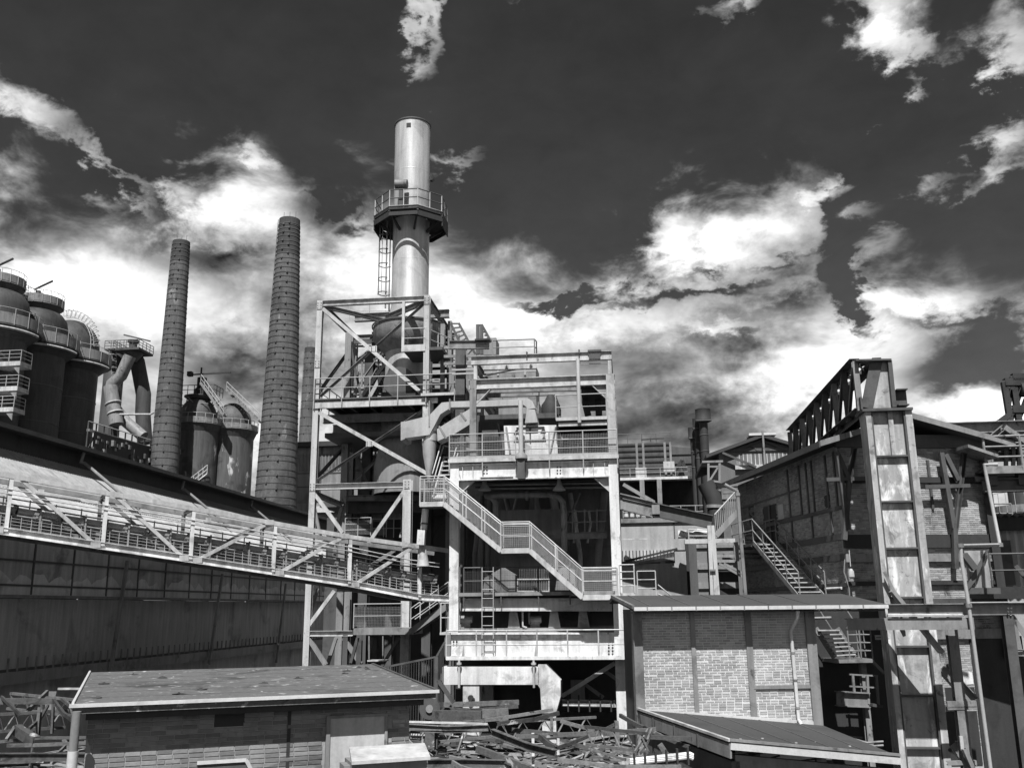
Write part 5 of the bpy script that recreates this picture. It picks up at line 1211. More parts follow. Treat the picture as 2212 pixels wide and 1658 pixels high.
# ================================================================== big H column with plates, and the truss on it
YCL = 33.4
def hcol():
    T = Thing('steel_pylon', 'massive pale plated pylon with horizontal stiffeners and blotched panels, right of centre', 'column')
    P = lambda z, x, y, d=0: PL.at(*z(x, y), YCL + d)
    xa = (P(zI, 882, 520).x + P(zK, 735, 1500).x) / 2; xb = (P(zI, 1188, 520).x + P(zK, 1090, 1600).x) / 2
    zt = P(zI, 1030, 512).z; w = xb - xa; fl = w * .115
    T.add('web_plate', MB().box(xa + fl, xb - fl * 1.2, YCL + .2, YCL + .25, 0, zt), COLM)
    T.add('flange', MB().box(xa, xa + fl, YCL, YCL + .9, 0, zt), COLM); T.add('flange', MB().box(xb - fl * 1.25, xb, YCL, YCL + .9, 0, zt), COLM)
    T.add('inner_strip', MB().box(xa + fl, xa + fl + .06, YCL + .02, YCL + .2, 0, zt), DARK)
    T.add('inner_strip', MB().box(xb - fl * 1.25 - .06, xb - fl * 1.25, YCL + .02, YCL + .2, 0, zt), DARK)
    for z, y in ((zI, 822), (zI, 1136), (zI, 1458), (zK, 545), (zK, 866), (zK, 1190), (zK, 1530)):
        q = P(z, 1000, y).z; T.add('stiffener', MB().box(xa + fl, xb - fl * 1.25, YCL + .03, YCL + .2, q - .03, q + .03), DARK)
    xs = P(zI, 1070, 650).x; T.add('rib', MB().box(xs - .08, xs + .08, YCL + .1, YCL + .2, P(zI, 1000, 822).z, zt), COLM)
    cp = T.add('cap_plate', MB().box(xa - .12, xb + .02, YCL - .1, YCL + 1.0, zt, zt + .09), DARK)
    hd = [P(zI, 895, 492, .2), P(zI, 1068, 492, .2), P(zI, 1036, 175, .2), P(zI, 962, 175, .2)]
    T.add('head_plate', MB().prism(hd, (0, .06, 0)), COLM)
    T.add('head_flange', MB().bar(P(zI, 1072, 492, .2), P(zI, 1040, 172, .2), .14, .4), DARK); T.add('head_flange', MB().bar(P(zI, 890, 492, .2), P(zI, 955, 172, .2), .08, .4), DARK)
    T.add('head_cap', MB().bar(P(zI, 805, 172, .2), P(zI, 1048, 168, .2), .5, .06), DARK)
    bx = P(zI, 1090, 490, .3), P(zI, 1168, 420, .3)
    T.add('side_stub', MB().ibeam(V((bx[0].x + .05, YCL + .35, bx[0].z + .35)), V((bx[1].x, YCL + .35, bx[0].z + .35)), .5, .6), DARK)
    T.add('column_bolt', MB().tube(P(zK, 1070, 1540, -.02), P(zK, 1070, 1540, .05), .06, 8), BLACK)
    # diagonal strut behind and the dark slanted tie in front
    beam(T, 'diagonal_strut', STEEL, P(zK, 1020, 1000, .5), P(zK, 1220, 1225, .5), .4, .36, 'I')
    beam(T, 'diagonal_strut', STEEL, P(zK, 1090, 1500, .5), P(zK, 1215, 1660, .5), .3, .3, 'I')
    beam(T, 'tie_rod', STEEL, P(zK, 640, 380, -.2), P(zK, 785, 668, -.2), .1, .1, 'L')
    beam(T, 'shade_tie', STEEL, P(zK, 690, 505, -1.3), P(zK, 1015, 905, -1.3), .42, .12, 'B')
    T.done()
    # truss going back over the roof
    T = Thing('roof_truss', 'dark riveted lattice girder running back from the plated pylon over the brick building', 'truss')
    Yn, Yf = YCL + .3, YCL + 15.5
    tn = P(zI, 806, 172, .3); bn = P(zI, 845, 512, .3); rt = P(zI, 950, 240, .3); rb = P(zI, 885, 500, .3)
    # far end from the picture, same heights
    zT, zB_ = tn.z, bn.z
    xt, xb_ = tn.x, bn.x; xrt, xrb = rt.x + .1, rb.x + .25
    f = PL.at(*zI(368, 660), Yf); 
    # distance at which the top chord meets that outline
    dd = PL.loc(ray(*zI(370, 658))); Yf = min(58.0, max(Yn + 8, (zT - EYE.z) / dd.z * dd.y)); n = 8
    for (x, z, w, nm) in ((xt, zT, .34, 'top_chord'), (xb_, zB_, .34, 'bottom_chord'), (xrt, zT, .3, 'top_chord'), (xrb, zB_, .3, 'bottom_chord')):
        beam(T, nm, DARK, V((x, Yn, z)), V((x, Yf, z)), w, .24, 'L')
    T.add('web_plate', MB().prism([(xrt, Yn + 1.2, zB_ + (zT - zB_) * .45), (xrt, Yf, zB_ + (zT - zB_) * .45), (xrb, Yf, zB_), (xrb, Yn + 1.2, zB_)], (.03, 0, 0)), BLACK)
    for i in range(n + 1):
        y = Yn + (Yf - Yn) * i / n
        beam(T, 'truss_post', STEEL if i % 2 == 0 else DARK, V((xb_, y, zB_)), V((xt, y, zT)), .2, .16, 'C')
        beam(T, 'top_tie', DARK, V((xt, y, zT)), V((xrt, y, zT)), .12, .12, 'L')
        if i < n:
            y2 = Yn + (Yf - Yn) * (i + 1) / n
            beam(T, 'diagonal', DARK, V((xb_, y2 - .1, zB_)), V((xt, y + .1, zT)), .14, .14, 'L')
            beam(T, 'top_lattice', DARK, V((xt, y, zT)), V((xrt, y2, zT)), .09, .09, 'L'); beam(T, 'top_lattice', DARK, V((xrt, y, zT + .05)), V((xt, y2, zT + .05)), .09, .09, 'L')
            T.add('gusset', MB().box(xb_ - .03, xb_ + .03, y - .3, y + .4, zB_, zB_ + .45), DARK)
    T.done()
hcol()

# ================================================================== brick gable building on the right
YG = 34.5
def gable_building():
    T = Thing('brick_gable_building', 'sooty brick building with steel bands and low gable roof behind the plated pylon', 'building', GB)
    P = lambda z, x, y, d=0: GB.at(*z(x, y), YG + d)
    X0 = P(zI, 705, 1000).x; X1 = P(zI, 1735, 1200).x
    L = lambda z, x, y, d=0: GB.atx(*z(x, y), X0 - d)
    Y1 = L(zI, 12, 1200).y; Y1 = min(Y1, YG + 22)
    xm = (X0 + X1) / 2 - .2
    ze = (P(zI, 700, 745).z + P(zI, 1650, 760).z) / 2; za = P(zI, 1000, 630).z
    wf = T.add('front_wall', MB().prism([(X0, YG, 0), (X1, YG, 0), (X1, YG, ze), (xm, YG, za - .3), (X0, YG, ze)], (0, .3, 0)), MORTARG)
    wl = T.add('side_wall', MB().box(X0, X0 + .3, YG + .3, Y1, 0, ze), MORTARG)
    T.add('side_wall', MB().box(X1 - .3, X1, YG + .3, Y1, 0, ze), MORTARG)
    # bricks
    wid = X1 - X0
    zlow = 2.0
    brick_face(T, wf, (X0, YG - .002, zlow), (1, 0, 0), wid, ze - zlow, (0, -1, 0), BRICKG, None, 300, lambda x, z: x > wid * .5 and z > 3)
    dA, dB = L(zI, 280, 1300).y, L(zI, 180, 1300).y; dz0, dz1 = L(zI, 230, 1425).z, L(zI, 230, 1158).z
    wA, wB, wz0, wz1 = L(zI, 640, 1130).y, L(zI, 597, 1130).y, L(zI, 620, 1183).z, L(zI, 620, 1088).z
    Ys = YG + .3
    def skip(a, z):
        y = Y1 - a; zz_ = z + 4.5
        return (dA < y < dB and dz0 < zz_ < dz1) or (wA < y < wB and wz0 < zz_ < wz1)
    brick_face(T, wl, (X0 - .002, Y1, 4.5), (0, -1, 0), Y1 - Ys, ze - 4.5, (-1, 0, 0), BRICKG, skip, 150, lambda a, z: a > (Y1 - Ys) * .7)
    dr = T.add('doorway', MB().box(X0 - .004, X0 + .05, dA, dB, dz0, dz1), BLACK); T.add('door_leaf', MB().box(X0 - .05, X0 - .01, dA + (dB - dA) * .45, dA + (dB - dA) * .55, dz0, dz1), DARK, dr)
    T.add('window', MB().box(X0 - .004, X0 + .05, wA, wB, wz0, wz1), BLACK)
    c = L(zI, 100, 1260); T.add('window', MB().box(X0 - .012, X0 + .05, c.y - .4, c.y + .4, c.z - .7, c.z + .7), BLACK)
    # steel bands on the side wall
    for z, x0, y0, k in ((zI, 500, 1230, .14), (zI, 640, 1390, .24), (zI, 640, 1530, .24), (zK, 330, 470, .16)):
        zb = L(z, x0, y0).z; T.add('wall_band', MB().box(X0 - .09, X0 - .013, YG - .1, Y1, zb - k / 2, zb + k / 2), DARK)
    zb_ = L(zI, 500, 1230).z
    for x in (360, 440, 490, 530, 630, 690): y = L(zI, x, 1100).y; T.add('wall_strip', MB().box(X0 - .06, X0 - .014, y - .06, y + .06, zb_, ze - .2), DARK)
    for x in (380, 520, 655): y = L(zI, x, 1300).y; T.add('wall_strip', MB().box(X0 - .06, X0 - .014, y - .06, y + .06, L(zI, 640, 1390).z, zb_), DARK)
    for k in range(3): zq = ze - 1.2 - k * 1.1; T.add('wall_strip', MB().box(X0 - .05, X0 - .014, YG + 4, Y1, zq - .04, zq + .04), DARK)
    # bands and forked struts on the front
    for z, x0, y0, k, mt in ((zI, 1480, 990, .22, BLACK), (zI, 1540, 1408, .5, BLACK), (zI, 1420, 1522, .3, STEEL), (zK, 1040, 452, .14, BLACK), (zK, 1060, 590, .4, DARK), (zK, 1100, 785, .35, STEEL), (zI, 1480, 725, .5, DARK)):
        zb = P(z, x0, y0).z; T.add('front_band', MB().box(X0 - .1, X1 + .05, YG - .16, YG - .014, zb - k / 2, zb + k / 2), mt)
    for s in ((680, 792, 768, 985), (805, 765, 770, 990), (770, 985, 735, 1400), (690, 820, 760, 1330), (1402, 800, 1490, 1320), (1565, 770, 1500, 1330), (1430, 810, 1520, 990), (1495, 1320, 1505, 1600)):
        beam(T, 'forked_strut', DARK, P(zI, s[0], s[1], -.4), P(zI, s[2], s[3], -.4), .17, .17, 'C')
    for x, y in ((768, 985), (1445, 1035)): c = P(zI, x, y, -.42); beam(T, 'strut_tie', DARK, c + V((-.9, 0, 0)), c + V((.9, 0, .05)), .12, .14, 'B')
    beam(T, 'corner_post', BLACK, P(zI, 1680, 860, -.1), V((P(zI, 1680, 860, -.1).x + .1, YG - .1, 5)), .34, .34, 'I')
    q0 = P(zI, 1308, 850, -.05); beam(T, 'vent_pipe', DARK, q0, q0 + V((0, 0, -1.9)), .09, .09, 'B')
    o1 = P(zK, 1262, 1400); zt_ = P(zK, 1300, 800).z
    T.add('void_shade_panel', MB().box(o1.x, X1 + .6, YG - .06, YG - .02, 0, zt_), BLACK)  # flat black panels, here and below, paint the deep shade of voids
    for (xa, ya, xb, yb) in ((1045, 1130, 1225, 1236), (1050, 1285, 1240, 1640)): a, b = P(zK, xa, yb), P(zK, xb, ya); T.add('opening_shade_panel', MB().box(a.x, b.x, YG - .04, YG - .016, a.z, b.z), BLACK)
    a, b = P(zK, 1075, 1122), P(zK, 1212, 1035); T.add('whitewash_patch', MB().prism([(a.x, YG - .03, a.z), (b.x, YG - .03, a.z + .05), (b.x, YG - .03, b.z), (a.x + .5, YG - .03, b.z + .1), (a.x + .4, YG - .03, b.z - .3), (a.x, YG - .03, b.z - .3)], (0, .014, 0)), WHITE)
    # roof with wide eaves
    el = L(zI, 300, 850, .9); zr = ze + .15
    ov = 1.0; yF = YG - .8
    ex = X0 - ov; zE_ = ze - .05
    for sx, x_e in ((-1, ex), (1, X1 + .9)):
        zc_ = za + .25
        a, b = V((x_e, yF, zE_ - .1)), V((xm, yF, zc_)); ln = Y1 + .5 - yF
        T.add('roof_slope', MB().prism([a, b, b + V((0, 0, .16)), a + V((0, 0, .16))], (0, ln, 0)), FELT)
        T.add('verge_board', MB().prism([a + V((0, -.03, -.02)), b + V((0, -.03, -.02)), b + V((0, -.03, .2)), a + V((0, -.03, .2))], (0, .03, 0)), STEEL)
    T.add('eave_board', MB().box(ex - .04, ex, yF, Y1, zE_ - .16, zE_ + .08), DARK)
    # little canopy on the right
    c0, c1 = P(zI, 1590, 762, -1.2), P(zI, 1800, 832, -1.2)
    T.add('canopy', MB().prism([c0, c1, c1 + V((0, 0, .12)), c0 + V((0, 0, .12))], (0, 2.0, 0)), STEEL)
    # light strip on the side wall, insulator and lamp on the front
    T.add('wall_lamp', MB().tube(L(zK, 258, 492, .2), L(zK, 365, 487, .2), .05, 8), WHITE)
    c = P(zK, 428, 400, -.5); T.add('hanging_lamp', MB().lathe([(.04, .22), (.1, .12), (.11, -.08), (.06, -.14)], c, 14).tube(c + V((0, 0, .3)), c + V((0, 0, .9)), .02, 5), LIGHT)
    pipe(T, 'cable', STEEL, [P(zK, 385, 300, -.3), P(zK, 380, 380, -.3), P(zK, 412, 480, -.3), P(zK, 420, 580, -.3)], .025, 5)
    T.done()
    s = L(zI, 298, 1220, .04)
    single('door_sign', 'pale notice board beside the dark doorway of the brick gable building', 'sign', MB().box(X0 - .045, X0 - .02, s.y - .33, s.y + .33, s.z - .42, s.z + .42), SIGNM, GB)
    # outside stair to that door
    T = Thing('wall_stair', 'steep open stair with pale treads up to the doorway of the brick gable building', 'stair', GB)
    d = .15; a0, a1 = GB.atx(*zI(205, 1440), X0 - d), GB.atx(*zK(205, 560), X0 - d)
    top = L(zI, 210, 1435, .2); xw0, xw1 = X0 - 1.3, X0 - .25
    zt = dz0 - .05; ya = dA - .3
    bot = L(zK, 210, 560, .6); sl = V((0, bot.y - ya, bot.z - zt))
    pA = V((xw0, ya, zt)); 
    n = 13
    for x in (xw0, xw1): T.add('stringer', MB().bar(V((x, ya, zt)), V((x, ya, zt)) + sl, .06, .2), STEEL)
    T.inst('tread', 't', [tuple(V(((xw0 + xw1) / 2, ya, zt)) + sl * ((i + .5) / n)) for i in range(n)], LIGHT, None, MB().box(-(xw1 - xw0) / 2, (xw1 - xw0) / 2, -.12, .12, -.02, .02))
    for x in (xw0, xw1):
        for h in (.55, 1.05): T.add('handrail', MB().path([V((x, dB + .8, zt + h)), V((x, ya, zt + h)), V((x, ya, zt + h)) + sl], .026, 6), STEEL)
        T.inst('post', 'p', [tuple(V((x, ya, zt)) + sl * (i / 4)) for i in range(5)] + [(x, dB + .8, zt), (x, (dA + dB) / 2, zt)], STEEL, None, MB().tube((0, 0, 0), (0, 0, 1.05), .026, 6))
    T.add('landing', MB().box(xw0, xw1 + .2, ya, dB + .8, zt - .12, zt), DARK)
    beam(T, 'landing_bracket', DARK, V((xw0, dA, zt - .1)), V((xw1 + .1, dA, zt - 1.2)), .1, .1, 'B')
    T.done()
gable_building()

# ================================================================== runway beams, service pipe and things at the right edge
def right_edge():
    P = lambda z, x, y, Y=31.5: PL.at(*z(x, y), Y)
    T = Thing('crane_runway', 'horizontal steel crane runway crossing in front of the plated pylon', 'runway')
    a, b = P(zK, 665, 630), P(zK, 1800, 617)
    zb = (a.z + b.z) / 2
    beam(T, 'upper_beam', STEEL, V((a.x, 31.5, zb)), V((b.x, 31.5, zb)), .35, .36)
    T.add('top_cover', MB().box(P(zK, 1160, 603).x, b.x, 31.25, 31.75, zb + .19, zb + .22), LIGHT)
    a2, b2 = P(zK, 390, 722), P(zK, 1210, 722); z2 = a2.z
    beam(T, 'lower_beam', STEEL, V((a2.x, 31.4, z2)), V((b2.x, 31.4, z2)), .3, .36, 'C')
    for k in range(2): pipe(T, 'beam_pipe', LIGHT, [P(zK, 665, 662 + 8 * k, 31.2), P(zK, 1150, 660 + 8 * k, 31.2)], .035, 6)
    for x in (755, 835, 940, 1058): beam(T, 'hanger', DARK, P(zK, x, 650, 31.3), P(zK, x - 3, 690, 31.3), .06, .06, 'B')
    xp = P(zK, 1480, 1000).x; T.add('end_post', MB().ibeam(V((xp, 31.5, 0)), V((xp, 31.5, zb - .2)), .3, .3), DARK)
    bl = [tuple(P(zK, x, y, 31.26)) for x in (1448, 1468) for y in (618, 640)]; bolts(T, bl, DARK)
    for q in ((1465, 665, 1560, 800), (1475, 690, 1520, 900)): beam(T, 'knee_brace', STEEL, P(zK, *q[:2]), P(zK, *q[2:]), .16, .16, 'L')
    beam(T, 'cross_arm', STEEL, P(zK, 1500, 905), P(zK, 1620, 912), .2, .2)
    xq = P(zK, 1270, 1200, 31.3).x; T.add('inner_post', MB().ibeam(V((xq - .25, 32.5, 0)), V((xq - .25, 32.5, z2)), .3, .3), STEEL)
    for y, w in ((1245, .2), (1268, .1), (1625, .12)): c = P(zK, 1050, y, 32.4); beam(T, 'low_crossbar', STEEL, c, P(zK, 1240, y - 5, 32.4), .14, w, 'C')
    beam(T, 'low_strut', STEEL, P(zK, 1160, 1530, 32.2), P(zK, 1215, 1655, 32.2), .25, .12, 'C'); beam(T, 'low_strut', LIGHT, P(zK, 1140, 1450, 32.3), P(zK, 1150, 1540, 32.3), .1, .1, 'B')
    T.done()
    T = Thing('service_pipe', 'slim bent service pipe stepping down the right side of the brick gable building', 'pipe')
    Y = 31.0
    pts = [P(zQ, 380, 706, 33), P(zQ, 282, 708, 33), P(zQ, 300, 800, 33), P(zQ, 398, 1300, 32), P(zQ, 108, 1305, 31.2), P(zK, 1145, 300, 31.2), P(zK, 1192, 600, 31.1), P(zK, 1212, 745, 31.1), P(zK, 1335, 1665, 31.0)]
    pipe(T, 'pipe_run', RAIL, pts, .058, 10)
    for i in (3, 4, 6): T.add('pipe_joint', MB().tube(pts[i] + V((0, 0, -.06)), pts[i] + V((0, 0, .06)), .1, 10), STEEL)
    T.done()
    # slatted dark side wall with the white patch is the lower brickwork; corrugated skirt
    T = Thing('corrugated_skirt', 'hanging pale corrugated sheet with a dark strut across it below the canopy', 'cladding')
    a, b = P(zQ, 170, 1640, 34), P(zQ, 345, 1640, 34); zt = P(zQ, 330, 1340, 34).z
    w = b.x - a.x
    T.add('sheet', corr_sheet((a.x, 34, a.z), (1, 0, 0), (0, 0, 1), w, zt - a.z, .17, .03), CORRL)
    beam(T, 'bottom_edge', DARK, a + V((-.1, -.1, 0)), b + V((.2, -.1, 0)), .12, .2, 'B')
    T.add('dark_strut', MB().prism([P(zQ, 320, 1330, 33.8), P(zQ, 300, 1335, 33.8), P(zQ, 160, 1590, 33.8), P(zQ, 165, 1635, 33.8), P(zQ, 215, 1570, 33.8)], (0, .06, 0)), DARK)
    beam(T, 'strut', DARK, P(zQ, 130, 1370, 33.7), P(zQ, 215, 1480, 33.7), .25, .2, 'B')
    T.done()
    T = Thing('corrugated_shed', 'pale corrugated shed with a dark door at the right edge', 'shed')
    a = P(zQ, 360, 1600, 40); x1 = a.x + 7; zt = P(zQ, 450, 1185, 40).z
    T.add('wall_sheet', corr_sheet((a.x, 40, 0), (1, 0, 0), (0, 0, 1), 7, zt, .3, .05), CORRL)
    T.add('door', MB().box(P(zQ, 385, 1400, 39.9).x, P(zQ, 488, 1400, 39.9).x, 39.85, 39.93, P(zQ, 400, 1600, 40).z, P(zQ, 400, 1268, 40).z), DARK)
    T.add('roof_sheet', corr_sheet((a.x - .1, 39.3, zt + .55), (1, 0, 0), (0, 1, -.22), 7, 4, .3, .06), CORR)
    T.add('gable_band', MB().box(a.x, x1, 39.6, 39.95, zt - .05, zt + .45), BLACK)
    T.done()
    T = Thing('railed_platform', 'dark railed platform with stair stub at the right edge above the runway beam', 'platform')
    a = P(zQ, 345, 1612, 35.5); x1 = a.x + 4
    T.add('floor', MB().box(a.x, x1, 35.5, 38, a.z - .4, a.z), BLACK)
    railing(T, [(a.x, 35.5, a.z), (x1, 35.5, a.z)], 1.15, 1, 1.3, RAILD, .035)
    beam(T, 'stair_string', DARK, P(zQ, 515, 1455, 35.7), P(zQ, 640, 1600, 35.7), .06, .15, 'B')
    T.done()
    # crane girder and lattice mast
    T = Thing('crane_girder', 'long dark plate girder with lattice bracing at the right edge against the sky', 'girder')
    Y = 39.0; a, b = P(zI, 1205, 640, Y), P(zI, 2300, 628, Y); zc = (P(zI, 1300, 603, Y).z + P(zI, 1300, 678, Y).z) / 2; hh = P(zI, 1300, 603, Y).z - P(zI, 1300, 680, Y).z
    beam(T, 'plate_girder', STEEL, V((a.x, Y, zc)), V((b.x, Y, zc)), .5, hh)
    for y, k in ((705, .3), (760, .14)): q = P(zI, 1500, y, Y + 1).z; beam(T, 'lower_chord', DARK, V((a.x, Y + 1, q)), V((b.x, Y + 1, q)), .3, k * 1.2, 'B')
    for s in ((1830, 625, 1660, 770), (1835, 625, 2010, 745), (1710, 760, 1800, 840)): beam(T, 'lattice', STEEL, P(zI, s[0], s[1], Y - .3), P(zI, s[2], s[3], Y - .3), .25, .2, 'C')
    for x in (1540, 1650, 1760, 1870): c = P(zI, x, 683, Y); T.add('rail_stud', MB().box(c.x - .1, c.x + .1, Y - .1, Y + .1, c.z - .12, c.z + .12), BLACK)
    for k in range(6): q = P(zI, 1500, 790 + k * 14, Y + 2).z; beam(T, 'far_rail', STEEL if k % 2 else DARK, P(zI, 1640, 780, Y + 2) * V((1, 1, 0)).x if False else V((P(zI, 1640, 780, Y + 2).x, Y + 2, q)), V((b.x, Y + 2, q)), .1, .1, 'B')
    for x in (1850, 1900, 1940): beam(T, 'rail_post', STEEL, P(zI, x, 890, Y + 1.9), P(zI, x, 760, Y + 1.9), .14, .14, 'B')
    zz0 = P(zQ, 290, 720, 37).z; zz1 = P(zQ, 290, 775, 37).z; xx = P(zQ, 290, 740, 37).x
    T.add('platform_fascia', MB().box(xx, b.x, 37, 37.2, zz1, zz0), STEEL); T.add('platform_floor', MB().box(xx, b.x, 37.2, 39.5, zz1 + .1, zz1 + .2), DARK)
    railing(T, [(xx + .2, 37.4, zz0), (b.x, 37.4, zz0)], 1.2, 2, 1.5, STEEL, .05)
    zz2 = P(zQ, 400, 850, 37).z; beam(T, 'under_beam', DARK, V((xx, 37.5, zz2)), V((b.x, 37.5, zz2)), .4, .5)
    for x in (345, 560): c = P(zQ, x, 815, 37.4); T.add('bracket', MB().box(c.x - .15, c.x + .15, 37.3, 37.6, zz2, zz1 + .1), DARK)
    c = P(zQ, 460, 820, 37.8); T.add('panel', MB().box(c.x - 1.2, c.x + 1.6, 37.8, 37.9, zz2 + .2, zz1), STEEL)
    # lattice mast
    M = lambda x, y, d=0: P(zQ, x, y, Y + d)
    for s in ((428, 100, 475, 395), (490, 60, 540, 395), (590, 60, 480, 395), (490, 130, 470, 260), (600, 220, 540, 380), (440, 120, 500, 150), (390, 395, 500, 315)): beam(T, 'mast_leg', BLACK, M(*s[:2]), M(*s[2:]), .22, .2, 'L')
    for y in (65, 100, 300): beam(T, 'mast_ring', BLACK, M(428 if y == 100 else 485, y), M(640, y), .3, .3, 'C')
    T.add('mast_sheave', MB().tube(M(545, 155), M(575, 155), .3, 12), BLACK)
    T.done()
    # far round tank
    T = Thing('far_tank', 'distant dark round tank with a gallery seen under the crane girder', 'tank')
    c = P(zQ, 575, 1100, 110); r = (c.x - P(zQ, 470, 1000, 110).x)
    T.add('shell', MB().lathe([(r, 0), (r, P(zQ, 500, 870, 110).z + 2)], (c.x, 110, 0), 32), STOVE)
    gallery(T, (c.x, 110), r, P(zQ, 440, 1060, 108).z, 2.2, 1.6, 32, DARK, sheet=.8)
    T.add('feeder_box', MB().box(c.x - r * 2.2, c.x, 104, 106, 0, P(zQ, 400, 1130, 105).z), BLACK)
    railing(T, [P(zQ, 370, 1140, 103), P(zQ, 500, 1140, 103)], 2.0, 1, 1.6, STEEL, .08)
    T.done()
right_edge()

# ================================================================== low brick building with the dark roof
YL = 29.3
def low_building():
    T = Thing('low_brick_building', 'low brick building with flat dark felt roof, pale sunlit wall and white gutter', 'building', GB)
    P = lambda z, x, y, d=0: GB.at(*z(x, y), YL + d)
    x0, x1 = P(zJ, 245, 700).x, P(zJ, 1625, 900).x
    zg = P(zJ, 900, 393, -.7).z; zt = zg + .05
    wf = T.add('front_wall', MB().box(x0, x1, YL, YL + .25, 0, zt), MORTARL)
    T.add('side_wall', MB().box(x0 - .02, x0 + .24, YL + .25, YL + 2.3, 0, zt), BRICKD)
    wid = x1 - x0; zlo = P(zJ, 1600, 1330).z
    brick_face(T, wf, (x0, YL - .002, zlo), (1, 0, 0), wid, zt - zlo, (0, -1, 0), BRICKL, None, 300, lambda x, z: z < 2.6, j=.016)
    # steel studs
    for xx, w in ((655 + 25, .14), (1110 + 20, .2)):
        c = P(zJ, xx, 800).x; T.add('stud', MB().box(c - w / 2, c + w / 2, YL - .06, YL - .013, zlo - 1, zt), STEEL)
    T.add('corner_post', MB().box(x0 - .2, x0 + .08, YL - .1, YL + .2, 0, zt), STEEL); T.add('corner_post', MB().box(x1 - .1, x1 + .2, YL - .1, YL + .2, 0, zt), STEEL)
    c = P(zJ, 1130, 1010); T.add('cross_rail', MB().box(c.x + .1, x1 - .1, YL - .07, YL - .013, c.z - .05, c.z + .05), STEEL)
    # roof
    yf, yr = YL - .7, YL + 2.4; zr = GB.at(*zJ(900, 302), yr).z
    rx0, rx1 = P(zJ, 195, 393, -.7).x, P(zK, 662, 628, -.7).x
    a, b = V((rx0, yf, zg)), V((rx0 - .05, yr, zr))
    ln = rx1 - rx0
    rf = T.add('roof', MB().prism([a, b, b + V((0, 0, .14)), a + V((0, 0, .14))], (ln, 0, 0)), FELT)
    T.add('roof_back', MB().prism([b, b + V((0, .5, -.12)), b + V((0, .5, .02)), b + V((0, 0, .14))], (ln, 0, 0)), FELT)
    for i in range(5): 
        q = V((rx0 + .55 + i * 1.25, yf + .04, zg + .15)); e = V((q.x - .05, yr, zr + .15)); T.add('felt_seam', MB().bar(q, e, .05, .012), DARK, rf)
    T.add('verge', MB().bar(a + V((0, 0, .12)), b + V((0, 0, .12)), .1, .1), STEEL, rf)
    gt = T.add('gutter', MB().bar(V((rx0, yf - .05, zg + .07)), V((rx1, yf - .05, zg + .07)), .11, .11), GUTTER)
    T.inst('gutter_bracket', 'g', [(rx0 + .4 + i * .75, yf - .105, zg + .07) for i in range(int(ln / .75))], STEEL, gt, MB().box(-.02, .02, -.012, .0, -.07, .06))
    T.add('soffit', MB().box(rx0 + .05, rx1 - .05, yf + .06, YL - .05, zg - .06, zg - .02), DARK)
    pts = [P(zJ, 1512, 395, -.68), P(zJ, 1512, 450, -.6), P(zJ, 1458, 555, -.15), P(zJ, 1465, 640, -.12), P(zJ, 1520, 1270, -.12), P(zJ, 1545, 1312, -.3)]
    dp = pipe(T, 'downpipe', GUTTER, pts, .055, 10)
    for t in (.15, .5, .85): q = pts[3].lerp(pts[4], t); T.add('pipe_clip', MB().tube(q + V((0, 0, -.03)), q + V((0, 0, .03)), .07, 10), STEEL, dp)
    # flashing strip sloping with the lean-to
    f0, f1 = P(zJ, 262, 1196, -.06), P(zJ, 1650, 1300, -.06)
    T.add('flashing', MB().bar(f0, f1, .05, .12), GUTTER)
    T.done()
    # lean-to
    T = Thing('lean_to', 'dark felt lean-to roof with pale sheet metal edge below the sunlit brick wall', 'lean-to', GB)
    A = P(zJ, 232, 1203, -.1); B = P(zJ, 1720, 1330, -.1)
    yn = YL - 5.6
    C = GB.at(*zJ(972, 1462), yn); D = GB.at(*zK(745, 1597), yn)
    mid = A.lerp(C, .5)
    A2, B2 = A.copy(), V((B.x, B.y, A.z + (B.x - A.x) / (D.x - C.x) * (D.z - C.z)))
    T.add('roof_deck', MB().prism([A, B, D, C], (0, 0, .05)), FELT)
    for t in (.25, .45, .65, .85): T.add('felt_seam', MB().bar(A.lerp(B, t) + V((0, 0, .055)), C.lerp(D, t) + V((0, 0, .055)), .05, .012), DARK)
    dv = T.add('verge_cap', MB().bar(A + V((0, 0, .08)), C + V((0, 0, .08)), .1, .06), LIGHT)
    T.add('verge_board', MB().bar(A + V((0, 0, -.17)), C + V((0, 0, -.17)), .05, .34), STEEL, dv)
    de = T.add('eave_cap', MB().bar(C + V((0, 0, .09)), D + V((0, 0, .09)), .1, .06), STEEL)
    T.add('eave_fascia', MB().bar(C + V((0, 0, -.05)), D + V((0, 0, -.05)), .05, .17), GUTTER, de)
    for q in (.2, .45, .7): e = A.lerp(C, q) + V((-.04, -.02, -.25)); T.add('board_joint', MB().box(e.x - .02, e.x + .02, e.y - .03, e.y + .03, e.z - .1, e.z + .22), DARK, dv)
    T.add('under_wall', MB().prism([C + V((.2, .3, -.3)), D + V((0, .3, -.3)), V((D.x, D.y + .3, 0)), V((C.x + .2, C.y + .3, 0))], (0, .2, 0)), CONC)
    T.add('under_wall_side', MB().prism([A + V((.1, 0, -.45)), C + V((.1, .3, -.45)), V((C.x + .1, C.y + .3, 0)), V((A.x + .1, A.y, 0))], (.2, 0, 0)), BRICKD)
    for k in range(5): q = C.lerp(D, .1 + .18 * k) + V((0, .5, .06)); T.add('pebble', MB().box(q.x - .03, q.x + .03, q.y + .6 * k % .9, q.y + .6 * k % .9 + .05, q.z, q.z + .03), LIGHT)
    T.done()
low_building()

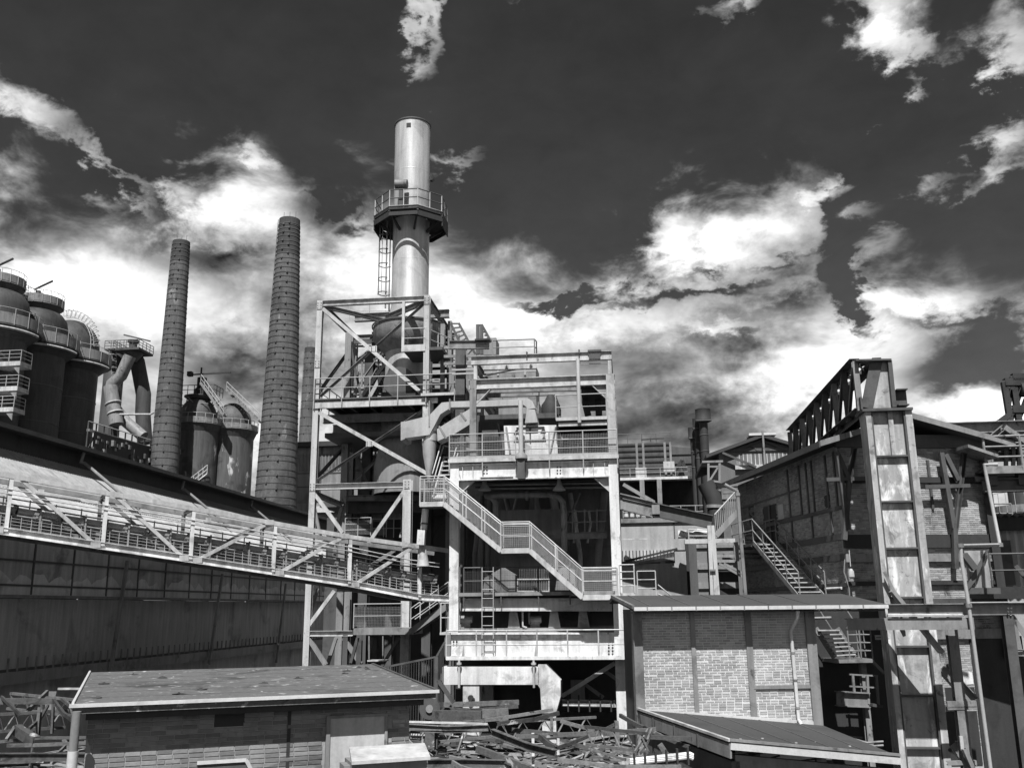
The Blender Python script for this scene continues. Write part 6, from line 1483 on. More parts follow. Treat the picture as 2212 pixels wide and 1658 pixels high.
# ================================================================== stair flights in the dark gap right of the low building
def gap_stair():
    T = Thing('yard_stair', 'open stair and railed landing in the dark gap beside the plated pylon', 'stair', GB)
    P = lambda x, y, d=0: GB.at(*zK(x, y), 33.2 + d)
    a0, a1, b0, b1 = P(195, 748), P(318, 940), P(335, 748), P(455, 930)
    w = .55
    for a, b in ((a0, a1), (b0, b1)): T.add('stringer', MB().bar(a, b, .06, .18), STEEL)
    n = 7
    for i in range(n):
        t = (i + .5) / n; p0, p1 = a0.lerp(a1, t), b0.lerp(b1, t); T.add('tread', MB().bar(p0, p1, .24, .04), LIGHT)
    for dx in (0, 1.0):
        T.add('handrail', MB().path([a0 + V((dx, 0, .95)), a1 + V((dx, 0, .95))], .026, 6), STEEL)
    c0, c1 = P(310, 950), P(560, 945)
    T.add('landing', MB().box(c0.x, c1.x, 33.0, 34.2, c0.z - .12, c0.z), STEEL)
    railing(T, [(P(410, 940).x, 33.1, c0.z), (c1.x, 33.1, c0.z), (c1.x, 34.2, c0.z)], 1.1, 3, .45, STEEL, .028)
    f = P(300, 680, -.5); T.add('upper_frame', MB().bar(P(170, 685, -.5), P(295, 680, -.5), .08, .1).bar(P(170, 675, -.5), P(180, 698, -.5), .06, .06), LIGHT)
    beam(T, 'landing_brace', STEEL, P(555, 955), P(640, 1040), .1, .1, 'B')
    xp = P(545, 1300).x; beam(T, 'support_post', STEEL, V((xp, 33.4, 0)), V((xp, 33.4, c0.z - .1)), .2, .2)
    for (xa, ya, xb, yb) in ((435, 1045, 450, 1200), (530, 1050, 540, 1240), (590, 1060, 605, 1250)): beam(T, 'low_post', STEEL, P(xa, ya), P(xb, yb), .08, .08, 'B')
    for y in (1048, 1125): beam(T, 'low_rail', STEEL, P(415, y), P(600, y + 10), .05, .05, 'B')
    beam(T, 'low_girder', STEEL, P(330, 1205), P(540, 1215), .3, .5, 'I')
    beam(T, 'low_girder', DARK, P(555, 1245), P(620, 1255), .3, .1, 'B')
    for y in (1425, 1450): pipe(T, 'yard_rail', STEEL, [P(250, y - 8, -2), P(530, y + 68, -2), P(635, y + 60, -2)], .04, 6)
    T.done()
    T = Thing('gap_lamp', 'small tube lamp on the dark wall behind the plated pylon', 'lamp', GB)
    a, b = P(585, 808, .6), P(662, 806, .6); T.add('housing', MB().bar(a, b, .1, .16), LIGHT); T.add('tube', MB().bar(a + V((0, -.06, 0)), b + V((0, -.06, 0)), .03, .03), DARK); T.done()
    # black panel that paints the deep shade of the recess behind the gap
    T = Thing('gap_shade_panel', 'black workshop wall panel standing for deep shade in the gap behind the yard stair', 'workshop', GB)
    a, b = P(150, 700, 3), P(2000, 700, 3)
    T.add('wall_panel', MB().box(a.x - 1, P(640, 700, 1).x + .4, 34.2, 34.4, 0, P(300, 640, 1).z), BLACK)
    T.done()
gap_stair()

# ================================================================== buildings behind the towers
def concrete_house():
    T = Thing('concrete_house', 'stained concrete building with a strip of narrow windows behind the steel frame tower', 'building')
    Y = 93.0; P = lambda x, y, d=0: PL.at(*zD(x, y), Y + d)
    x0, x1 = P(38, 1000).x, P(520, 1000).x; zt = P(200, 935).z; zw0, zw1 = P(200, 1108).z, P(200, 985).z
    T.add('wall', MB().box(x0, x1, Y, Y + 8, 0, zt), CONC)
    T.add('roof_slab', MB().box(x0 - .5, x1 + .5, Y - .7, Y + 8, zt, zt + .5), BLACK)
    n = 18; w = (x1 - x0 - .6) / n
    for i in range(n):
        a = x0 + .3 + i * w; wd = T.add('window', MB().box(a, a + w - .08, Y - .03, Y - .004, zw0, zw1), GLASS)
        T.add('window_frame', MB().box(a + w - .08, a + w, Y - .08, Y - .004, zw0, zw1), CONC, wd)
    for xx in (245, 430): q = P(xx, 1000).x; T.add('expansion_joint', MB().box(q - .06, q + .06, Y - .09, Y - .004, 4, zt), DARK)
    for yy in (1125, 1225): q = P(200, yy).z; T.add('string_course', MB().box(x0, x1, Y - .06, Y - .005, q - .05, q + .05), DARK)
    pp = P(20, 1320); pipe(T, 'rain_pipe', CONC, [P(38, 960, -.2), P(38, 1310, -.2), P(15, 1345, -.2)], .12, 8)
    ld = P(250, 1385); T.add('lit_parapet', MB().box(P(190, 1385, -2).x, P(380, 1385, -2).x, Y - 2, Y - 1.6, P(200, 1415, -2).z, P(200, 1368, -2).z), SHEETW)
    T.add('lower_annex', MB().box(x0, x1 + 2, Y - 1.5, Y - .2, 0, P(200, 1345, -1.5).z), CONC)
    T.add('roof_rail', MB().path([P(-30, 880, -.3), P(40, 885, -.3)], .05, 5), RAIL)
    T.done()
concrete_house()
def bag_house():
    T = Thing('filter_casing', 'big panelled filter casing with dark hoppers inside the steel frame tower', 'filter')
    Y = YT + 8; P = lambda z, x, y, d=0: PL.at(*z(x, y), Y + d)
    x0, x1 = P(zD, 482, 1000).x, P(zD, 1230, 1000).x
    zt = P(zD, 600, 745).z; zm = P(zD, 600, 1210).z
    T.add('casing', MB().box(x0, x1, Y, Y + 5, zm, zt), STEEL)
    for i in range(7): q = x0 + (x1 - x0) * i / 6; T.add('casing_rib', MB().box(q - .05, q + .05, Y - .12, Y, zm, zt), DARK)
    for y in (930, 1010, 1100): q = P(zD, 600, y).z; T.add('casing_rib', MB().box(x0, x1, Y - .1, Y, q - .05, q + .05), DARK)
    xa, xb = P(zD, 730, 900, -2).x, P(zD, 1000, 900, -2).x
    h = T.add('hopper', MB().hexa([(xa + .6, Y - 2, zm - 1), (xb - .6, Y - 2, zm - 1), (xb - .6, Y - .2, zm - 1), (xa + .6, Y - .2, zm - 1), (xa, Y - 2, zm + 4.2), (xb, Y - 2, zm + 4.2), (xb, Y - .2, zm + 4.2), (xa, Y - .2, zm + 4.2)]), BLACK)
    zf = P(zF, 500, 210).z
    T.add('floor', MB().box(x0 - 1, x1, Y - 3, Y + 5, zm - 1.6, zm - 1.3), DARK)
    for k, (xx, w) in enumerate(((545, .5), (760, .4), (1030, .5), (1200, .5))):
        q = P(zD, xx, 1400, -1).x; beam(T, 'leg', DARK, V((q, Y - 1, 0)), V((q, Y - 1, zm)), w, w)
    T.add('back_wall', MB().box(x0 - 2.5, x1 + 1, Y + 3, Y + 3.3, 0, zm - 1.6), DARK)
    for (xa, ya, xb, yb) in ((600, 1430, 690, 1480), (700, 1400, 900, 1455), (590, 1530, 720, 1580)):
        a, b = P(zD, xa, ya, -1.5), P(zD, xb, yb, -1.5); T.add('panel', MB().box(a.x, b.x, a.y, a.y + .2, b.z, a.z), LIGHT if xa == 700 else STEEL)
    railing(T, [P(zD, 415, 1590, -5), P(zD, 605, 1585, -5)], .95, 2, .7, RAIL, .026, True)
    railing(T, [P(zD, 615, 1600, -4), P(zD, 700, 1600, -4), P(zD, 720, 1600, -4), P(zD, 830, 1600, -4)], 1.0, 1, .5, RAIL, .026)
    pipe(T, 'bent_pipe', LIGHT, [P(zD, 825, 1600, -5.5), P(zD, 830, 1565, -5.5), P(zD, 845, 1553, -5.5), P(zD, 858, 1560, -5.5)], .07, 8)
    for k in range(3): beam(T, 'floor_joist', STEEL, P(zD, 420, 1385 + k * 10, -3 + k), P(zD, 1000, 1380 + k * 10, -3 + k), .2, .2)
    T.done()
bag_house()
def under_platform():
    T = Thing('mesh_platform', 'low mesh railed platform with a short stair under the conveyor end', 'platform')
    Y = 44.0; P = lambda x, y, d=0: PL.at(*zF(x, y), Y + d)
    a, b = P(375, 850), P(650, 850)
    T.add('floor', MB().box(a.x, b.x + .6, Y, Y + 2, a.z - .3, a.z), STEEL)
    railing(T, [(a.x, Y + 1.8, a.z), (a.x, Y, a.z), (b.x, Y, a.z)], 1.1, 1, 1.6, RAIL, .028, True)
    s0, s1 = P(705, 870), P(925, 715)
    for dy in (0, .9):
        T.add('stringer', MB().bar(s0 + V((0, dy, 0)), s1 + V((0, dy, 0)), .08, .28), STEEL)
        for h in (.55, 1.05): T.add('stair_rail', MB().path([s0 + V((0, dy, h)), s1 + V((0, dy, h))], .026, 5), LIGHT)
    T.inst('tread', 't', [tuple(s0.lerp(s1, (i + .5) / 9) + V((0, .45, .05))) for i in range(9)], LIGHT, None, MB().box(-.13, .13, -.42, .42, -.02, .02))
    T.inst('stair_post', 'p', [tuple(s0.lerp(s1, i / 4)) for i in range(5)], LIGHT, None, MB().tube((0, 0, 0), (0, 0, 1.05), .026, 5))
    for xx in (465, 545): T.add('hanger_rod', MB().tube(P(xx, 895), P(xx, 1030), .03, 6), STEEL)
    T.add('hung_tray', MB().box(P(455, 1030).x, P(560, 1030).x, Y, Y + .6, P(500, 1042).z, P(500, 1034).z), LIGHT)
    for xx in (330, 410, 500, 640): q = P(xx, 950, 2).x; beam(T, 'leg', DARK, V((q, Y + 2, 0)), V((q, Y + 2, a.z - .3)), .25, .25)
    for (xa, ya, xb, yb) in ((640, 900, 540, 1070), (400, 905, 360, 1050), (480, 905, 460, 1030)): beam(T, 'strut', DARK, P(xa, ya, 1), P(xb, yb, 1), .14, .14, 'B')
    T.done()
    T = Thing('dark_fence', 'dark slatted railing descending behind the shed roof towards the machine tower', 'railing')
    Y2 = 31.0; P = lambda x, y, d=0: PL.at(*zF(x, y), Y2 + d)
    a, b, c = P(555, 1075), P(855, 1015), P(903, 930)
    for q, r in ((a, b), (b, c)):
        T.add('top_rail', MB().bar(q, r, .06, .06), DARK); T.add('bottom_rail', MB().bar(q + V((0, 0, -2.0)), r + V((0, 0, -2.0)), .06, .06), DARK)
    for i in range(22): q = a.lerp(b, i / 21); T.add('slat', MB().box(q.x - .012, q.x + .012, q.y - .02, q.y + .02, q.z - 2.0, q.z), BLACK if i % 7 else DARK)
    for i in range(1, 6): q = b.lerp(c, i / 6); T.add('slat', MB().box(q.x - .015, q.x + .015, q.y - .02, q.y + .02, q.z - 2.4, q.z), BLACK)
    T.add('kick_strut', MB().bar(P(865, 1150), P(955, 1280), .12, .12), DARK)
    T.add('end_post', MB().box(P(855, 1100).x - .06, P(855, 1100).x + .06, Y2 - .06, Y2 + .06, 0, b.z), DARK)
    T.done()
under_platform()

# ================================================================== right middle ground
def dust_collector():
    T = Thing('dust_collector', 'dark ribbed dust collector box on a railed walkway right of the machine tower', 'collector')
    Y = 105.0; P = lambda x, y, d=0: PL.at(*zH(x, y), Y + d)
    x0, x1 = P(-60, 700).x, P(402, 700).x; zt, zb = P(240, 582).z, P(240, 800).z
    T.add('casing', MB().box(x0, x1, Y, Y + 5, zb, zt), DARK)
    for i in range(6): q = zt + (zb - zt) * (i + .35) / 6; T.add('rib', MB().box(x0, x1 + .05, Y - .12, Y - .003, q - .08, q + .08), BLACK)
    for xx in (180, 222, 362, 398): q = P(xx, 700).x; T.add('rib', MB().box(q - .12, q + .12, Y - .14, Y - .002, zb, zt), STEEL)
    xe = P(545, 700).x; zs = P(470, 612).z
    T.add('side_casing', MB().hexa([(x1, Y + .5, zb), (xe, Y + .5, zb), (xe, Y + 4, zb), (x1, Y + 4, zb), (x1, Y + .5, P(405, 600).z), (xe, Y + .5, zs), (xe, Y + 4, zs), (x1, Y + 4, P(405, 600).z)]), DARK)
    for y in (650, 710): q = P(470, y).z; T.add('rib', MB().box(x1, xe, Y + .35, Y + .497, q - .04, q + .04), DARK)
    railing(T, [(x0, Y + .1, zt), (x1, Y + .1, zt)], 1.1, 1, 1.6, RAILD, .035)
    T.add('roof_gear', MB().bar(P(205, 562), P(355, 552), .12, .12).bar(P(265, 550), P(268, 575), .1, .1), BLACK)
    fl = T.add('walkway', MB().box(x0, P(620, 815).x, Y - 1.4, Y + 5, P(300, 828).z, P(300, 812).z), SHEETW)
    railing(T, [(x0, Y - 1.4, P(300, 812).z), (P(620, 815).x, Y - 1.4, P(300, 812).z)], 1.0, 1, 1.7, RAIL, .03, parent=fl)
    for xx, yy in ((385, 735), (205, 775)): q = P(xx, yy, -1); T.add('lamp_box', MB().box(q.x - .6, q.x + .6, q.y - .3, q.y, q.z - .55, q.z + .55), LIGHT)
    for (a, b, c, d) in ((415, 780, 470, 695), (470, 695, 490, 760), (430, 790, 455, 740)): beam(T, 'lever', BLACK, P(a, b, -.5), P(c, d, -.5), .5, .4, 'B')
    for i in range(3):
        c = P(190 + i * 150, 840).x; z = P(300, 832).z; T.add('hopper', MB().hexa([(c - 1, Y + 1.5, z - 7), (c + 1, Y + 1.5, z - 7), (c + 1, Y + 2.5, z - 7), (c - 1, Y + 2.5, z - 7), (c - 3.6, Y, z), (c + 3.6, Y, z), (c + 3.6, Y + 4, z), (c - 3.6, Y + 4, z)]), BLACK)
    for xx in (212, 322): q = P(xx, 900).x; beam(T, 'leg', STEEL, V((q, Y - 1.2, 0)), V((q, Y - 1.2, P(300, 828).z)), .5, .5)
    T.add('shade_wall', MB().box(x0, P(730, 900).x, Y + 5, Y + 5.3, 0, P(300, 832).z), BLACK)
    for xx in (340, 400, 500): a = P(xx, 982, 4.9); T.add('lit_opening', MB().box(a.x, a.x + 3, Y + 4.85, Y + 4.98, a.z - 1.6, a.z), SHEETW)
    z2 = P(300, 1065).z
    T.add('lower_walk', MB().box(P(90, 1070, -6).x, P(650, 1070, -6).x, Y - 6, Y - 4, P(300, 1092, -6).z, P(300, 1066, -6).z), STEEL)
    railing(T, [P(90, 1066, -6), P(655, 1060, -6)], 1.2, 1, 1.5, RAIL, .035)
    for i in range(5): q = P(110 + i * 38, 1060, -4.5); T.add('valve', MB().lathe([(.25, 0), (.25, .5), (.4, .6), (.4, .8), (.15, 1.0), (.15, 1.4)], q, 12), LIGHT)
    T.done()
    for k, (lab, cx, cw, y0, y1, pw, yb, d) in enumerate((
            ('tallest of three sooty flues with drum caps behind the far gable house', 607, 50, 368, 442, 27, 700, 0),
            ('middle flue of the three with drum caps, half hidden by the tallest', 567, 28, 428, 490, 17, 720, 1.5),
            ('lowest and leftmost of the three drum-capped flues', 540, 29, 485, 552, 18, 790, 3.0))):
        T = Thing('capped_flue', lab, 'flue', PL, 'three drum-capped flues'); Yk = 98 + d
        Q = lambda x, y: PL.at(*zH(x, y), Yk); c = Q(cx, y1); rc = cw * .3342 * Yk / FPX; rp = pw * .3342 * Yk / FPX
        zt, zl = Q(cx, y0).z, Q(cx, y1).z
        T.add('pipe', MB().lathe([(rp, 0), (rp, zl + .2)], (c.x, Yk, 0), 24, False), BLACK)
        cp = T.add('drum_cap', MB().lathe([(rp, zl - .2), (rc * 1.06, zl), (rc * 1.06, zl + .12), (rc, zl + .2), (rc * .97, zt - .05), (rc * 1.0, zt), (rc * .8, zt - .1)], (c.x, Yk, 0), 24, False), BLACK)
        for z in (zl - 1.5, zl - 3.2): T.add('band', MB().lathe([(rp, z - .06), (rp + .05, z), (rp, z + .06)], (c.x, Yk, 0), 24, False), DARK)
        T.add('cap_bracket', MB().box(c.x - rc, c.x + rc, Yk - rc - .05, Yk - rc, zl - .1, zl + .02), DARK, cp)
        T.done()
dust_collector()

def far_gable():
    T = Thing('far_gable_house', 'far brick house with low gable roof and window strip, left of the truss', 'house')
    Y = 64.0; P = lambda x, y, d=0: PL.at(*zH(x, y), Y + d)
    x0 = P(718, 800).x; xa = P(985, 560).x; x1 = xa + (xa - x0); ze = P(718, 648).z; za = P(985, 552).z
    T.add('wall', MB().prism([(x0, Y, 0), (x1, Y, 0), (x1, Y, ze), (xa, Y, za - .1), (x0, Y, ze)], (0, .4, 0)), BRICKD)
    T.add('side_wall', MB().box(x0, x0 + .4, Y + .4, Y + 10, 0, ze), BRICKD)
    for s, xe in ((-1, x0 - .9), (1, x1 + .9)): T.add('roof', MB().prism([(xe, Y - .5, ze - .35), (xa, Y - .5, za), (xa, Y - .5, za + .22), (xe, Y - .5, ze - .13)], (0, 11, 0)), FELT)
    T.add('ridge_cap', MB().box(xa - .9, xa + .9, Y - .55, Y + 10, za + .12, za + .28), GUTTER)
    T.add('finial', MB().bar((xa, Y - .6, za - 2.4), (xa, Y - .6, za + .4), .12, .12), STEEL)
    T.add('tie_beam', MB().box(x0 + .3, x1 - .3, Y - .12, Y, ze + .05, ze + .25), DARK)
    for s in ((820, 632, 985, 565), (1150, 632, 985, 565), (900, 585, 960, 632)): beam(T, 'gable_brace', DARK, P(s[0], s[1], -.1), P(s[2], s[3], -.1), .1, .1, 'B')
    z0, z1 = P(900, 725).z, P(900, 655).z; n = 13; xs, xe = P(818, 690).x, P(1150, 690).x
    for i in range(n):
        a = xs + (xe - xs) * i / n; b = xs + (xe - xs) * (i + 1) / n - .06
        w = T.add('window', MB().box(a, b, Y - .06, Y - .004, z0, z1), GLASS if i % 3 else STEEL); T.add('mullion', MB().box(b, b + .06, Y - .1, Y - .004, z0, z1), LIGHT, w)
    T.add('sill', MB().box(xs - .1, xe + .1, Y - .25, Y - .004, z0 - .3, z0 - .02), LIGHT)
    beam(T, 'long_rod', DARK, P(730, 645, -.4), P(950, 738, -.4), .14, .14, 'B')
    T.add('lower_band', MB().box(x0, P(850, 920).x, Y - .1, Y, P(780, 945).z, P(780, 912).z), STEEL)
    for y in (850, 895): T.add('white_course', MB().box(P(735, y).x, P(850, y).x, Y - .06, Y - .003, P(780, y + 12).z, P(780, y).z), CONC)
    # stepped hoist bay on its corner
    c = P(630, 700, -2), P(715, 700, -2)
    T.add('bay_roof', MB().box(c[0].x - .3, c[1].x + .2, Y - 2, Y, P(670, 708, -2).z, P(670, 695, -2).z), STEEL)
    for xx in (640, 712): beam(T, 'bay_post', STEEL, P(xx, 710, -1.9), P(xx, 830, -1.9), .14, .14, 'B')
    for s in ((645, 735, 705, 735), (645, 830, 705, 735), (645, 825, 720, 835), (650, 845, 720, 890)): beam(T, 'bay_brace', STEEL, P(*s[:2], -1.9), P(*s[2:], -1.9), .12, .12, 'B')
    T.done()
far_gable()

def plaster_yard():
    T = Thing('plaster_building', 'pale rendered building with stained wall and louvre strip behind the low brick building', 'building')
    Y = 47.0; P = lambda x, y, d=0: PL.at(*zH(x, y), Y + d)
    x0, x1 = P(60, 1200).x, P(640, 1200).x
    T.add('upper_wall', MB().box(x0, x1, Y, Y + .4, P(300, 1275).z, P(300, 1096).z), PLAST)
    T.add('coping', MB().box(x0, x1 + .1, Y - .12, Y + .5, P(300, 1096).z, P(300, 1068).z), STEEL)
    j = P(420, 1150).x; T.add('joint', MB().box(j - .03, j + .03, Y - .02, Y - .003, P(300, 1200).z, P(300, 1100).z), DARK)
    T.add('stained_panel', MB().box(P(445, 1200).x, P(500, 1200).x, Y - .05, Y - .004, P(400, 1190).z, P(400, 1148).z), WHITE)
    xl = P(420, 1300).x; zl0, zl1 = P(300, 1345).z, P(300, 1272).z
    lv = T.add('louvre_back', MB().box(x0, xl, Y + .02, Y + .1, zl0, zl1), BLACK)
    n = 16; T.inst('louvre', 'l', [(x0 + (xl - x0) * (i + .5) / n, Y - .08, (zl0 + zl1) / 2) for i in range(n)], LIGHT, lv, MB().box(-.06, .06, -.06, .06, -(zl1 - zl0) / 2, (zl1 - zl0) / 2))
    T.add('canopy', MB().prism([P(120, 1372, -.6), P(420, 1336, -.6), P(420, 1318, -.6), P(120, 1356, -.6)], (0, .6, 0)), STEEL)
    beam(T, 'canopy_tie', BLACK, P(105, 1345, -.3), P(440, 1265, -.3), .12, .1, 'B')
    T.add('lower_wall', MB().box(x0, xl, Y - .4, Y, 0, P(300, 1362).z), PLAST); T.add('lower_wall', MB().box(xl, P(496, 1400).x, Y - .4, Y, 0, P(460, 1285).z), PLAST)
    T.add('wall_patch', MB().box(P(195, 1400, -.5).x, P(287, 1400, -.5).x, Y - .45, Y - .404, P(240, 1480, -.5).z, P(240, 1395, -.5).z), CONC)
    T.add('wall_patch_rail', MB().box(P(190, 1396, -.5).x, P(282, 1396, -.5).x, Y - .55, Y - .4, P(240, 1399, -.5).z, P(240, 1394, -.5).z), WHITE)
    T.add('dark_reveal', MB().box(P(496, 1400).x, P(545, 1400).x, Y - .2, Y + .2, 0, P(500, 1230).z), BLACK)
    T.done()
    T = Thing('brick_pier_house', 'narrow brick bay with horizontal steel bands beside the tilted pale props', 'building')
    Y = 43.0; P = lambda x, y, d=0: PL.at(*zH(x, y), Y + d)
    x0, x1 = P(525, 1400).x, P(830, 1400).x; zt = P(600, 1232).z
    w = T.add('wall', MB().box(x0, x1, Y, Y + .4, 0, zt), BRICK)
    for y in (1240, 1378, 1502): q = P(600, y).z; T.add('band', MB().box(x0, x1, Y - .1, Y - .003, q - .14, q + .14), STEEL)
    T.add('corner_strip', MB().box(x0 - .05, x0 + .3, Y - .12, Y - .004, 0, zt), DARK)
    T.add('cornice', MB().box(x0 - .2, P(812, 1230).x, Y - .12, Y + .3, zt, zt + .2), LIGHT)
    T.add('dark_bay', MB().box(P(700, 1400).x, x1, Y - .06, Y - .005, 0, P(700, 1345).z), BLACK)
    railing(T, [P(515, 1222, -.05), P(640, 1222, -.05)], .55, 1, .9, RAIL, .03)
    for y in (1235, 1312, 1345): beam(T, 'bay_beam', STEEL, P(695, y, -.6), P(820, y, -.6), .12, .12, 'B')
    beam(T, 'bay_post', STEEL, P(815, 1222, -.6), P(825, 1345, -.6), .2, .2)
    for s in ((710, 1360, 860, 1445), (740, 1360, 865, 1425)): beam(T, 'bay_brace', STEEL, P(*s[:2], -.7), P(*s[2:], -.7), .1, .1, 'B')
    T.done()
    T = Thing('white_pipes', 'two pale lagged pipes crossing above the brick bay', 'pipe'); P = lambda x, y: PL.at(*zH(x, y), 45.5)
    pipe(T, 'lagged_pipe', WHITE, [P(455, 1160), P(490, 1175), P(560, 1178), P(640, 1188)], .16, 10); pipe(T, 'lagged_pipe', WHITE, [P(548, 1198), P(556, 1165), P(575, 1155), P(640, 1160)], .15, 10)
    T.add('pipe_stand', MB().bar(P(500, 1180), P(502, 1225), .1, .1), STEEL)
    T.done()
    T = Thing('sloping_girder', 'thick sloping girder descending from the machine tower onto tilted pale props', 'girder')
    Y = 44.6; P = lambda x, y, d=0: PL.at(*zH(x, y), Y + d)
    beam(T, 'girder', STEEL, P(60, 958), P(285, 1012), .4, .75, 'I'); beam(T, 'girder', DARK, P(270, 1008), P(662, 1092), .4, .62, 'I')
    beam(T, 'upper_strut', STEEL, P(90, 850), P(290, 965), .16, .16, 'B'); beam(T, 'upper_strut', STEEL, P(88, 930), P(290, 975), .2, .2, 'B')
    T.add('node_box', MB().box(P(275, 1000, -.3).x, P(325, 1000, -.3).x, Y - .3, Y + .3, P(300, 1045).z, P(300, 985).z), STEEL)
    for s in ((645, 1115, 660, 1590), (665, 1115, 712, 1590), (668, 1400, 690, 1590)): beam(T, 'prop', LIGHT, P(*s[:2], -2.3), P(*s[2:], -2.3) + V((0, 0, -3)), .17 if s[0] != 668 else .09, .17, 'C')
    T.add('prop_tie', MB().box(P(648, 1405, -2.3).x, P(685, 1405, -2.3).x, Y - 2.5, Y - 2.2, P(650, 1410, -2.3).z, P(650, 1398, -2.3).z), STEEL)
    T.done()
    T = Thing('inclined_walkway', 'inclined slatted walkway climbing to the eave of the brick gable building', 'walkway')
    Y = 46.0; a, b = PL.at(*zH(690, 1180), Y), PL.at(*zH(835, 1020), Y)
    for dy in (0, 1.0): T.add('stringer', MB().bar(a + V((0, dy, 0)), b + V((0, dy, 0)), .08, .25), STEEL)
    for i in range(14): q = a.lerp(b, i / 13); T.add('slat', MB().box(q.x - .018, q.x + .018, Y - .02, Y + .02, q.z - .1, q.z + 1.0), STEEL)
    T.add('handrail', MB().path([a + V((0, 0, 1.0)), b + V((0, 0, 1.0))], .04, 5), LIGHT)
    for i in range(6): q = a + V((.4 + i * .2, .3, -1.1 + i * .22)); T.add('under_tread', MB().box(q.x, q.x + 1.8, q.y - .3, q.y + .3, q.z, q.z + .06), STEEL)
    T.done()
    T = Thing('corner_downpipe', 'tall thin downpipe at the far corner of the brick gable building', 'pipe')
    P = lambda x, y, Y=41: PL.at(*zH(x, y), Y)
    pipe(T, 'pipe_run', STEEL, [P(745, 850), P(770, 865), P(825, 893), P(830, 920), P(850, 1200), P(885, 1620)], .08, 8)
    T.add('bend_joint', MB().tube(P(829, 905), P(830, 925), .11, 8), STEEL); T.done()
    T = Thing('elbow_chute', 'dark bent chute pipe below the flues and far gable house', 'chute')
    P = lambda x, y, Y=56: PL.at(*zH(x, y), Y)
    pipe(T, 'chute_pipe', BLACK, [P(620, 840), P(665, 930), P(688, 1000), P(690, 1120)], .5, 16); T.add('chute_collar', MB().tube(P(688, 985), P(688, 1005), .58, 16), STEEL); T.done()
plaster_yard()

